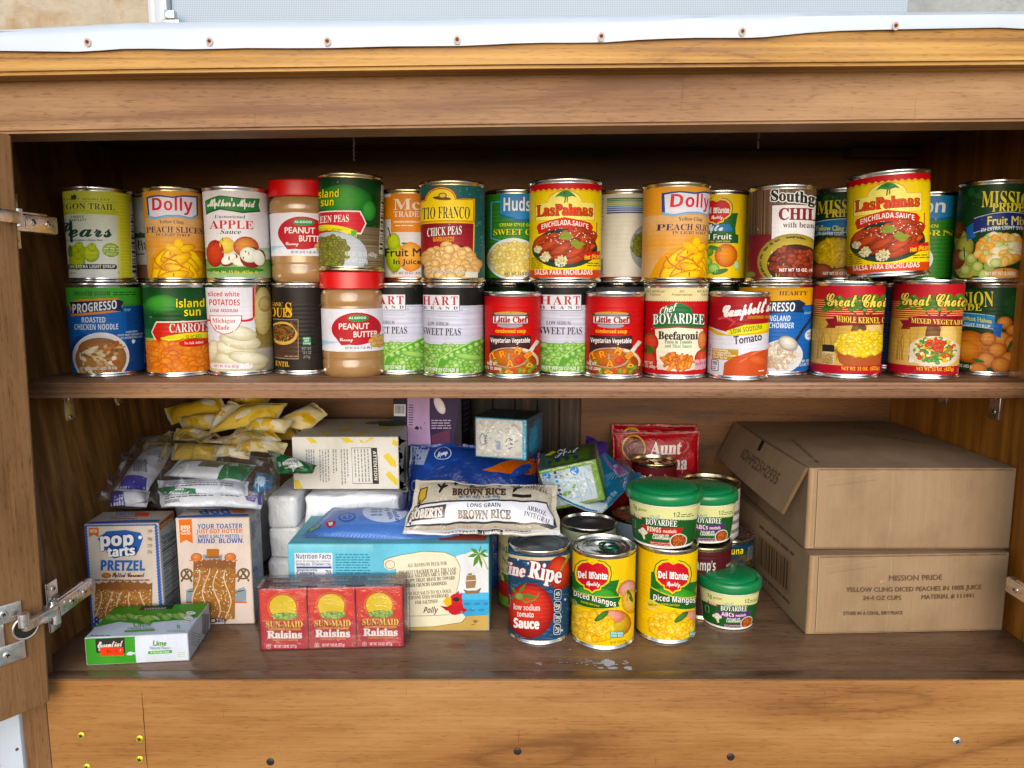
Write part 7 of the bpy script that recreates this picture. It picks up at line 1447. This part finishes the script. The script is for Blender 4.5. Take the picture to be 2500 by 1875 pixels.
for q in ([(620, 310), (700, 290), (730, 310), (650, 335)], [(760, 350), (840, 320), (880, 340), (800, 372)], [(520, 330), (570, 320), (600, 350), (540, 360)], [(900, 290), (960, 280), (990, 310), (930, 320)], [(640, 270), (700, 262), (720, 280), (660, 286)], [(460, 300), (500, 280), (520, 300)]): a.p(q, 'd8c15c')
a.e(820, 255, 50, 12, '8a6248')
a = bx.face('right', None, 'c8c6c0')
t = one('pad_box', 'torn white box with yellow stripes and a black attention panel', 'box', bx, 'carton', lambda n, c: lin('cfccc4'))
b = bmesh.new(); pts = [(0, 0)]; R_ = random.Random(8)
n = 26; top = [(bx.w/2+.0012+.006*(k % 2)*R_.random()+.004*math.sin(k*.9), -bx.d/2+.002, bx.h*k/(n-1)) for k in range(n)]
v0 = [b.verts.new((bx.w/2-.0005, -bx.d/2+.002, p[2])) for p in top]; v1 = [b.verts.new(p) for p in top]
for k in range(n-1): b.faces.new((v0[k], v1[k], v1[k+1], v0[k+1]))
bmesh.ops.solidify(b, geom=b.faces[:], thickness=.0006); obj('torn_edge', bm_mesh(b, 'torn_edge'), plain('torn_board', (.62, .61, .57), .8), t)
g = Bag(Q(z2, (1085, 780, 1.0), (1180, 780, 1.0), (1140, 260, 1.06), (960, 260, 1.06)), .008, 31, .004); a = g.art(None, '22261a'); R_ = random.Random(1)
bag('foil_bag', 'dark olive crinkled foil bag behind the torn box', 'bag', g, printed('dark_foil', .3, wrinkle=1.2, wsc=60, spec=.7), backc='1a1d14')
# big blue pack, purple pads, soaps
g = Bag([onY(972, 1450, .985), onY(1330, 1450, .985), onY(1318, 1085, 1.05), onY(1003, 1085, 1.05)], .05, 5, .007, .4, .02, .5, .45, 0, 5, .0035); F = [(1195, 430), (2128, 430), (2163, 1511), (1102, 1511)]
a = g.art(F, '173a8a'); a.p([(1170, 440), (1340, 450), (1300, 572), (1165, 560)], '8fa0c4'); a.e(1436, 505, 62, 44, 'c8d2e4', hole=.92, n=22); a.t('Always', 1436, 520, 30, 'c', 'd8e0ee', w=76, rot=.3, o='d8e0ee', ow=1.5); a.e(1250, 712, 50, 42, 'c8d2e4', hole=.9); a.p([(1720, 612), (1900, 540), (2130, 520), (2135, 650), (1900, 630)], 'c8641c'); a.t('28', 1990, 612, 56, 's', '1c1c2c', w=60, rot=-1.5); a.p([(1490, 690), (1620, 696), (1615, 730), (1492, 722)], 'c8784c'); a.t('OVERNIGHT', 1554, 718, 18, 's', '4a2410', w=104)
for i in range(14): a.e(R_.uniform(1250, 2050), R_.uniform(480, 800), R_.uniform(30, 90), R_.uniform(10, 30), R_.choice(('1f4aa4', '143078', '1a409a')), a=R_.uniform(-.6, .2), n=10)
a.p([(1240, 900), (1800, 560), (2128, 470), (2128, 430), (1700, 480), (1240, 700)], '16357f')
bag('pad_pack', 'large royal blue film pack with an orange corner patch', 'pack', g, FILM, backc='173a8a')
bx = Box((962, 1089), (1128, 1095), (958, 950), .06, z=-.126); bx.h = min(bx.h, .1065)
a = bx.face('front', [(1063, 60), (1575, 60), (1565, 460), (1073, 445)], '130e2c'); a.p([(1170, 60), (1335, 60), (1338, 450), (1172, 440)], 'b59acb'); a.p([(1335, 60), (1575, 60), (1500, 430), (1338, 450)], '2c1a48'); a.e(1410, 165, 34, 66, 'd8c8e0', a=-.5, n=18); a.e(1410, 165, 24, 54, 'e8e0ee', a=-.5, n=16)
a.r(1072, 165, 1158, 245, 'd8d8e2'); a.bars(1080, 172, 1150, 228); a.e(1106, 296, 18, 18, 'c8c8d8', hole=.7); a.fine(1180, 160, 1215, 310, 9, '4a3a6a'); a.fine(1350, 260, 1490, 330, 4, 'b8a8c8'); a.p([(1345, 370), (1480, 330), (1480, 430), (1350, 440)], '5c3050')
a = bx.face('right', None, '0a0716'); a.fine(6, 20, 50, 90, 9, '4a4668')
one('pad_pack', 'dark purple film pack with a lilac stripe and barcode under the shelf', 'pack', bx, 'pack', lambda n, c: lin('130e2c'), CARD, bulge=.004)
bx = Box((1160, 1115.5), (1285, 1126), (1163, 1018), (1304, 1003), z=-.1195)
a = bx.face('front', [(1665, 228), (2040, 245), (2030, 555), (1655, 520)], '3aa0c4'); a.p([(1672, 240), (2010, 252), (2000, 535), (1664, 512)], 'c9cac6')
for x, y in ((1718, 390), (1908, 420)): a.e(x, y, 24, 44, '3a4a70', hole=.86); a.t('Dial', x+8, y, 24, 's', '3a4a70', w=66, rot=-math.pi/2+.1)
a.r(1815, 400, 1846, 466, '8fa0c8'); R_ = random.Random(5)
for i in range(90): a.e(R_.uniform(1680, 2000), R_.uniform(255, 520), R_.uniform(8, 22), R_.uniform(3, 8), R_.choice(('dcdcd6', 'b4b6b4', 'e8e8e2', 'a8aaaa')), a=R_.uniform(-1.2, 1.2), n=8)
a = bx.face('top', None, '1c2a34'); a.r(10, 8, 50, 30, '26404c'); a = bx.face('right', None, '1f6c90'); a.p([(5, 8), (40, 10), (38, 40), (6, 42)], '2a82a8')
t = one('soap_pack', 'silver and light blue wrapped soap bars standing on the royal blue pack', 'soap', bx, 'pack', lambda n, c: lin('2f8fb4'), FILM, bulge=.0025)
obj('film_wrap', bm_mesh(wrapped(bx.w, bx.d, bx.h, 12, .004, 18), 'film_wrap', True, 180), WRAP, t)
rb_ = Box.__new__(Box); rb_.w, rb_.d, rb_.h = .074, .058, .056
a = rb_.face('front', [(335, 590), (742, 475), (822, 775), (415, 890)], '6f9c2c'); a.p([(350, 612), (705, 512), (765, 762), (430, 860)], 'b4c4cc')
for x, y in ((395, 622), (594, 565)): a.e(x, y, 32, 32, '2f7fc0', n=18); a.t('Zest', x, y+6, 18, 'c', 'dce8f2', w=52, rot=.8)
R_ = random.Random(6)
for i in range(70): x = R_.uniform(390, 740); a.e(x, R_.uniform(590, 790)-(x-500)*.25, R_.uniform(8, 20), R_.uniform(4, 8), R_.choice(('d4dce0', 'a4b4bc', 'e0e4e4', '98b0c8')), a=R_.uniform(-1.2, 1.2), n=8)
for k, c in enumerate(('2f3a48', '3a8ac0', '3a8ac0', '6a7078', '3a3a44', '2a2a30', 'a8c030')): a.e(456+k*8, 590+k*32, 12, 12, c, n=12)
a.l([(590, 570), (650, 790)], 3, '6a90c8'); a.l([(660, 560), (720, 740)], 3, '6a90c8')
a = rb_.face('top', [(325, 440), (690, 345), (742, 475), (335, 590)], '3c5418'); a.t('Zest', 525, 450, 54, 'c', 'e8ecf0', w=150, rot=.14, o='20304a', ow=8)
for k in range(4): a.e(410+k*62, 515-k*15, 19, 15, '1c2a44', n=12)
a.p([(360, 460), (410, 420), (440, 430), (400, 460)], 'a8b02c')
a = rb_.face('right', None, '5c8a24')
p = onY(1398, 1163, .935); t = thing('soap_pack', 'bright green wrapped soap bars tipped over beside the rice bag', 'soap', tuple(p), (rad(9), rad(-14), rad(-8)))
obj('pack', rb_.mesh('pack', lambda n, c: lin('5f8a28'), .002, bulge=.0025), FILM, t, (0, 0, -rb_.h/2)); obj('film_wrap', bm_mesh(wrapped(rb_.w, rb_.d, rb_.h, 5, .004, 18), 'film_wrap', True, 180), WRAP, t, (0, 0, -rb_.h/2))
# toothbrush cards
def card(label, q, px, seed, brush):
    g = Bag(q, .0025, seed, .0012, .3, .02, .4, .4, 0.004); a = g.art(px, '1d5f80'); a.p([px[3], px[2], ((px[2][0]+px[1][0])/2, (px[2][1]+px[1][1])/2), ((px[3][0]+px[0][0])/2, (px[3][1]+px[0][1])/2)], '14405c')
    o = bag('toothbrush_card', label, 'card', g, FILM, backc='b8c8d0', group='blister carded toothbrushes'); return g, a
B_ = Q(z3, (470, 800, .905), (800, 925, .895), (1085, 655, .965), (780, 440, 1.02)); g = Bag(B_, .003, 3, .0016, .3, .02, .4, .4, -.006); F = [(780, 440), (1085, 655), (800, 925), (470, 800)]; a = g.art(F, '1c6488')
a.p([(440, 770), (470, 740), (830, 870), (830, 940), (780, 960)], 'b8c4cc'); a.t('LUMINANT', 560, 880, 28, 's', '14304c', w=170, rot=-.42); a.t('crosses the', 850, 850, 30, 's', '9cc0d4', w=150, rot=.75); a.p([(880, 600), (940, 560), (1010, 640), (930, 690)], 'a8a0c0'); a.p([(905, 620), (945, 590), (985, 640), (940, 668)], 'b84c9c'); a.l([(800, 470), (850, 560), (900, 620)], [20, 24, 30], '7a5a9c')
for k in range(8): a.l([(790+k*28, 720-k*6), (850+k*26, 660-k*10)], 4, '7fb4cc')
a.p([(690, 800), (830, 680), (870, 730), (740, 850)], '2a7ca4')
bag('toothbrush_card', 'blue blister card of toothbrushes sloping beside the green soap pack', 'card', g, FILM, backc='b8c8d0')
obj('blister', (lambda gg: gg.grid('blister', 24))(Bag([B_[0]*.3+B_[2]*.7, B_[1]*.45+B_[2]*.55, B_[2]*.9+B_[1]*.1, B_[3]*.6+B_[2]*.4], .014, 6, .001, 0, .05, .3, .3)), WRAP, None, (0, 0, 0)); bl = COL.objects[-1]
gb = Bag([B_[0]*.3+B_[2]*.7, B_[1]*.45+B_[2]*.55, B_[2]*.9+B_[1]*.1, B_[3]*.6+B_[2]*.4], .014); par_ = [o for o in COL.objects if o.get('label', '').startswith('blue blister card')][0]; bl.parent = par_; bl.location = tuple(Vector(gb.c)-Vector(par_.location))
g = Bag(Q(z3, (690, 640, 1.0), (815, 650, .99), (830, 420, 1.02), (690, 370, 1.03)), .014, 88, .004, .5, .05, .5, .5, 0, 4, .003); a = g.art(None, '35206a'); a.p([(3, g.H*.55), (g.W*.5, g.H*.75), (g.W-4, g.H*.5), (g.W*.6, g.H*.35)], '4a3088')
bag('pad_pack', 'small crumpled violet pouch tucked behind the green soap pack', 'pouch', g, FILM, backc='281858')
# red pouches at the back wall
for k, (q, lb) in enumerate(((((868, 720, 1.132), (1488, 720, 1.132), (1484, 288, 1.138), (872, 282, 1.138)), 'red stand up pouch at the back, mostly covered by the pouch before it'), (((880, 720, 1.10), (1492, 720, 1.10), (1506, 332, 1.115), (876, 345, 1.115)), 'red stand up pouch with white lettering and a gold ring before the back wall'))):
    q = [list(v) for v in q]; g = Bag(Q(z3, *[tuple(v) for v in q[:2]], *[tuple(v) for v in q[2:]]), .012, 21+k, .002, .6, .03, .5, .3); W_, H_ = g.W, g.H; g = Bag([g.q[0]-np.array([0, 0, .112]), g.q[1]-np.array([0, 0, .112]), g.q[2], g.q[3]], .014, 21+k, .0022, .6, .02, .5, .3)
    a = g.art([(876, 345), (1506, 332), (1492, 1045), (880, 1045)], 'a0141c'); a.r(870, 330, 1510, 352, '8c1018'); a.t('Aunt', 1248, 462, 70, 'b', 'eee4e0', w=226, sh=.12, o='eee4e0', ow=2); a.t('Jemima', 1238, 548, 74, 'b', 'eee4e0', w=334, sh=.12, o='eee4e0', ow=2); a.e(1020, 430, 84, 74, 'c89a34', n=24); a.e(1020, 430, 74, 64, '5a1a14', '7a2c1c', n=22)
    a.e(1440, 500, 30, 60, 'b8242c'); a.fine(930, 352, 1330, 362, 1, 'c83a40'); bag('pancake_mix_pouch', lb, 'pouch', g, FILM, backc='8c1018', group='red pouches')
# rice bag
g = Bag([onY(985, 1303, .842), onY(1366, 1306, .842), onY(1358, 1186, .882), onY(1018, 1172, .882)], .021, 14, .0034, .8, .035, .5, .6, -.003, 4, .0028); F = [(1238, 705), (2246, 747), (2270, 1085), (1141, 1076)]
a = g.art(F, 'b4ac9c'); R_ = random.Random(3)
for i in range(420): x, y = R_.uniform(1150, 2290), R_.uniform(690, 1080); a.e(x, y, R_.uniform(9, 15), R_.uniform(3, 5), R_.choice(('c8beac', '9c9484', 'd4ccbc', 'a89e8c')), a=R_.uniform(-1.5, 1.5), n=6)
a.p([(1180, 1000), (1215, 878), (2190, 872), (2250, 1030), (2210, 1050), (2100, 1022), (1160, 1030)], '2c2a34'); a.p([(1188, 994), (1220, 890), (2186, 884), (2238, 1024), (2100, 1010), (1170, 1018)], 'd6d8e2')
a.p([(1195, 912), (1476, 900), (1474, 986), (1180, 996)], '4a3020'); a.t('ROBERTS', 1330, 978, 56, 'b', 'e4dfd8', w=250, o='e4dfd8', ow=2.5); a.t('LONG GRAIN', 1752, 926, 26, 's', '1c1c24', w=244); a.t('BROWN RICE', 1752, 996, 50, 'b', '4a3020', w=372, o='4a3020', ow=2); a.tl(['ARROZ', 'INTEGRAL'], 2110, 950, 30, 'b', '4a3020', 1.5, w=None, rot=-.3, xs=.8)
a.t('LONG GRAIN', 1712, 796, 18, 'b', '4a3020', w=170); a.t('BROWN RICE', 1712, 840, 46, 'b', '4a3020', w=388, o='4a3020', ow=1.5); a.t('NET WT 16OZ (1 LB) 454g', 1716, 866, 18, 's', '2c5a80', w=300); a.tl(['ARROZ', 'INTEGRAL'], 2110, 760, 26, 'b', '3a3430', 1.4, rot=-.25, xs=.8)
for x in (1440, 1975): a.e(x, 780, 12, 46, '24201e', a=.5, n=12); a.e(x-20, 765, 26, 9, '24201e', a=.9, n=10); a.e(x+20, 775, 26, 9, '24201e', a=-.4, n=10)
for x in (1540, 1860): a.p([(x-24, 752), (x-8, 748), (x, 735), (x+8, 748), (x+24, 752), (x+8, 762), (x, 776), (x-8, 762)], '24201e')
a.p([(1640, 770), (1668, 735), (1700, 770), (1720, 730), (1770, 770), (1760, 778), (1650, 778)], '4a3828'); a.p([(1240, 870), (1270, 770), (1330, 765), (1320, 840), (1260, 880)], '3a3020'); a.p([(1250, 862), (1278, 778), (1322, 774), (1312, 836), (1268, 868)], 'b8983c'); a.r(1950, 830, 2080, 852, '1c1a1c')
a.r(1150, 1052, 2290, 1090, 'c8cad4'); a.r(1708, 1056, 1884, 1088, '16161a'); a.t('RICELAND', 1796, 1082, 22, 'b', 'e8e8ec', w=160); a.t('Nutrition', 1270, 1076, 16, 's', '24242c', w=90); a.fine(1350, 1058, 1690, 1086, 3, '50505a'); a.fine(1900, 1050, 2080, 1086, 3, '50505a')
RICEM = printed('rice_film', .2, wrinkle=.7, wsc=45, coat=.4)
bag('rice_bag', 'clear bag of brown rice with white bands lying on the cracker box', 'bag', g, RICEM, backc='a89e8c')
# dry milk pouch draped over the cracker box
zb = ZF+BXS.h+.004; A_ = onZ(735, 1310, zb); D_ = onZ(812, 1240, zb+.006); C_ = onZ(1120, 1268, zb+.012); B2 = onY(1120, 1346, A_.y-.003)
g = Bag([A_, B2, C_, D_], .012, 9, .0018, .25, .03, .5, .5, .004, 4.5); F = [(630, 889), (1541, 972), (1541, 1203), (400, 1096)]
a = g.art(F, '5f86cc'); a.p([(600, 870), (900, 880), (900, 960), (560, 930)], '7d9cd4'); a.p([(380, 1105), (700, 1100), (1300, 1160), (1530, 1210), (1540, 1150), (1100, 1080), (480, 1060)], '4d78c4')
a.e(1020, 990, 160, 76, 'c3d0ea', n=26); a.e(1135, 950, 46, 34, '2c5aa8', n=18); a.e(940, 915, 52, 20, 'b89878', n=16); a.r(915, 903, 962, 928, '8a6248'); a.t('Nonfat', 1085, 1020, 34, 's', '2c4a98', w=100, rot=-1.3); a.t('Dry Milk', 1035, 1000, 30, 's', '4a6ab0', w=110, rot=-1.3); a.fine(920, 960, 1000, 1030, 3, '6a88c0')
a.e(748, 1015, 64, 36, '2a56ac', n=24); a.e(748, 1015, 48, 25, '6a90d0', n=20); a.e(748, 1015, 36, 18, '3a68b8', n=18); a.t('1', 748, 1026, 22, 's', 'c8d8f0', w=10)
a.p([(585, 1030), (620, 1022), (662, 1034), (655, 1060), (612, 1078), (588, 1056)], 'b8283c'); a.p([(604, 1036), (640, 1036), (634, 1058), (610, 1060)], 'd8dcea'); a.p([(455, 1024), (560, 1022), (540, 1064), (438, 1068)], '2c7a44'); a.p([(475, 1032), (545, 1030), (532, 1056), (462, 1058)], '88b890')
bag('milk_pouch', 'flat cornflower blue dry milk pouch drooping over the cracker box', 'pouch', g, SOFTF, backc='9cb4e0')
# yellow wrapped pads
YS = [('top', ((1240, 290, 1.09), (1640, 185, 1.08), (1600, 80, 1.10), (1185, 172, 1.11)), 'dcb440'), ('', ((1330, 345, 1.06), (1560, 320, 1.05), (1590, 195, 1.07), (1290, 235, 1.08)), 'ecd070'), ('', ((1500, 352, 1.03), (1990, 275, 1.02), (2080, 135, 1.05), (1725, 145, 1.06)), 'f0d264'), ('', ((1910, 290, 1.04), (2220, 330, 1.03), (2370, 215, 1.06), (2270, 130, 1.08)), 'ead8a4'), ('', ((1480, 412, .99), (1900, 470, .98), (2035, 400, .99), (1940, 312, 1.01)), 'f0d058'), ('', ((1010, 515, 1.06), (1240, 440, 1.05), (1235, 330, 1.07), (1000, 480, 1.08)), 'dcbc6c'), ('', ((1960, 400, 1.06), (2170, 400, 1.05), (2150, 270, 1.08), (1950, 280, 1.08)), 'd8ae50'), ('', ((1500, 365, 1.045), (1590, 330, 1.04), (1730, 140, 1.07), (1655, 125, 1.08)), 'ece6cc'), ('', ((1250, 400, 1.02), (1500, 420, 1.01), (1540, 340, 1.03), (1280, 320, 1.04)), 'e4c45c'), ('', ((1640, 130, 1.10), (1900, 160, 1.09), (1960, 95, 1.11), (1690, 85, 1.12)), 'd8b040'), ('', ((1760, 330, 1.01), (2060, 350, 1.0), (2120, 260, 1.02), (1830, 240, 1.03)), 'e8d8a0'), ('', ((1700, 480, .965), (2050, 500, .96), (2080, 420, .975), (1740, 400, .98)), 'ecdca8'), ('', ((1240, 545, .995), (1560, 545, .985), (1610, 440, 1.005), (1265, 425, 1.015)), 'ecca5c'), ('', ((1540, 520, .975), (1800, 540, .97), (1830, 450, .985), (1560, 440, .99)), 'e6d090')]
LB = ['dull gold wrapped pad tucked highest under the shelf', 'gold wrapped pad second from the left under the shelf', 'long gold and white wrapped pad in the middle of the heap', 'pale gold wrapped pad leaning on the torn box', 'yellow and white wrapped pad lowest in the heap over the clear bag', 'gold wrapped pad lying alone at the far left of the heap', 'amber wrapped pad deep between the heap and the torn box', 'cream wrapped pad standing on edge in the middle of the heap', 'mustard wrapped pad half under the heap on the left, above the clear bag', 'gold wrapped pad peeping out highest behind the middle of the heap', 'pale cream and gold wrapped pad in the right middle of the heap', 'cream wrapped pad lowest on the right, beside the dark green packet', 'gold wrapped pad seen through the clear bag, above the white and green packet', 'pale wrapped pad seen through the clear bag, right of the gold one']
for k, (_, q, c) in enumerate(YS):
    g = Bag(Q(z1, *q), .010, 40+k, .0028, .7, .07, .6, .6, .002, 4); a = g.art(None, c); R_ = random.Random(k); W_, H_ = g.W, g.H
    for i in range(8): x, y = R_.uniform(0, W_), R_.uniform(0, H_); a.e(x, y, R_.uniform(6, 14), R_.uniform(3, 8), R_.choice(('ece4cc', 'e0bc48', 'efe8d6', 'd8aa30')), a=R_.uniform(-1, 1), n=14)
    a.r(0, 0, 4, H_, 'd8ceac'); a.r(W_-4, 0, W_, H_, 'd8ceac')
    for i in range(30): a.l([(6+i*(W_-12)/30, H_-3.5), (6+i*(W_-12)/30, H_-.8)], .5, 'a8842c') if k in (2,) else None
    bag('pad_packet', LB[k], 'packet', g, SOFTF, backc=c, group='yellow wrapped pads')
# snack packets in two clear zip bags
def packet(label, q, seed, base, draw, T=.008, wr=.002, fr=z1):
    g = Bag(Q(fr, *q), T, seed, wr, .8, .04, .5, .5, 0, 4); a = g.art([q[3][:2], q[2][:2], q[1][:2], q[0][:2]], base); draw(a); return bag('snack_packet', label, 'packet', g, SOFTF, backc=base, group='snack packets in clear bags')
def d1(a):
    a.p([(1850, 590), (1660, 570), (1560, 690), (1760, 700)], '1c6a34'); a.p([(1480, 575), (1660, 570), (1570, 640), (1420, 630)], '6a6a50'); a.pile(24, 1540, 605, 80, 30, 14, [('5a5a3c', '8c8c64'), ('4a4c30', '7c7a54')], .6, 3); a.p([(1300, 560), (1480, 545), (1440, 575), (1290, 590)], '5a8ac0'); a.t('LESS', 1690, 620, 20, 's', 'd8e4dc', w=60, rot=.1)
def d2(a): a.p([(1100, 740), (1280, 770), (1420, 780), (1420, 800), (1180, 790)], '1c6a44'); a.fine(1225, 735, 1580, 770, 3, '3a3a44'); a.r(1590, 740, 1700, 772, 'c8ccd4'); a.fine(1600, 745, 1690, 770, 2, '50505a')
def d3(a): a.fine(1200, 800, 1560, 850, 3, '40404a'); a.fine(1600, 795, 1740, 850, 4, '505058'); a.p([(1760, 790), (1900, 770), (1890, 870), (1780, 860)], '4a3a9c'); a.t('INGREDIENTS:', 1250, 868, 14, 's', '30303a', w=110)
packet('white snack packet with purple end lowest in the front clear bag', ((1165, 880, .862), (1890, 892, .862), (1900, 790, .89), (1150, 780, .895)), 61, 'dde2ea', d3)
packet('white snack packet with fine print in the middle of the front clear bag', ((1150, 790, .88), (1790, 800, .875), (1800, 700, .91), (1140, 690, .915)), 62, 'd8dde8', d2)
packet('white and green snack packet on top in the front clear bag', ((1185, 660, .905), (1760, 705, .90), (1850, 580, .95), (1300, 545, .96)), 63, 'dde2e8', d1)
packet('blue snack packet at the right end of the front clear bag', ((1830, 790, .89), (1960, 760, .89), (1985, 660, .92), (1850, 630, .92)), 64, '2c6494', lambda a: a.p([(1830, 740), (1900, 700), (1960, 720), (1900, 790)], 'a8c0d0'), .01)
packet('dark green snack packet lying against the torn box', ((230, 640, .935), (480, 640, .93), (510, 580, .95), (160, 470, .955)), 65, '16552c', lambda a: (a.p([(330, 610), (440, 580), (460, 620), (350, 650)], 'c0c8c4'), a.bars(350, 600, 440, 640), a.e(250, 500, 70, 40, 'a8b0ac'), a.fine(180, 540, 330, 570, 3, 'c0ccc4')), .012, .003, z2)
def d4(a): a.p([(880, 680), (1078, 700), (1060, 765), (860, 755)], '4034a0'); a.bars(985, 590, 1085, 670, c='22222a'); a.p([(1130, 480), (1250, 395), (1240, 450), (1160, 480)], '1c5a2c'); a.fine(1090, 520, 1180, 560, 3, '50505a')
packet('white snack packet with a barcode and purple tip in the left clear bag', ((820, 765, .90), (1070, 770, .895), (1270, 440, 1.03), (1080, 430, 1.05)), 66, 'dde0ea', d4, .012)
packet('white and purple snack packet lower in the left clear bag', ((800, 880, .895), (1060, 885, .89), (1085, 770, .92), (800, 775, .925)), 67, 'd8dae6', lambda a: a.p([(790, 770), (910, 775), (910, 890), (790, 890)], '4034a0'), .012)
ZIP = clear('zip_bag_film', (1, 1, 1), .07, .2, 60, .02, gain=.8, cap=.65)
film('zip_bag', 'crumpled clear bag of snack packets on the two pastry boxes', 'bag', Bag(Q(z1, (1090, 905, .842), (2010, 905, .845), (2060, 450, .97), (1220, 420, .99)), .03, 71, .011, .3, .03, .4, .4), ZIP, 'clear bags of snack packets')
film('zip_bag', 'clear bag with an open fold hanging left of the front snack bag', 'bag', Bag(Q(z1, (668, 915, .872), (1120, 905, .875), (1300, 380, 1.04), (1050, 420, 1.05)), .022, 73, .010, .3, .03, .4, .4), ZIP, 'clear bags of snack packets')
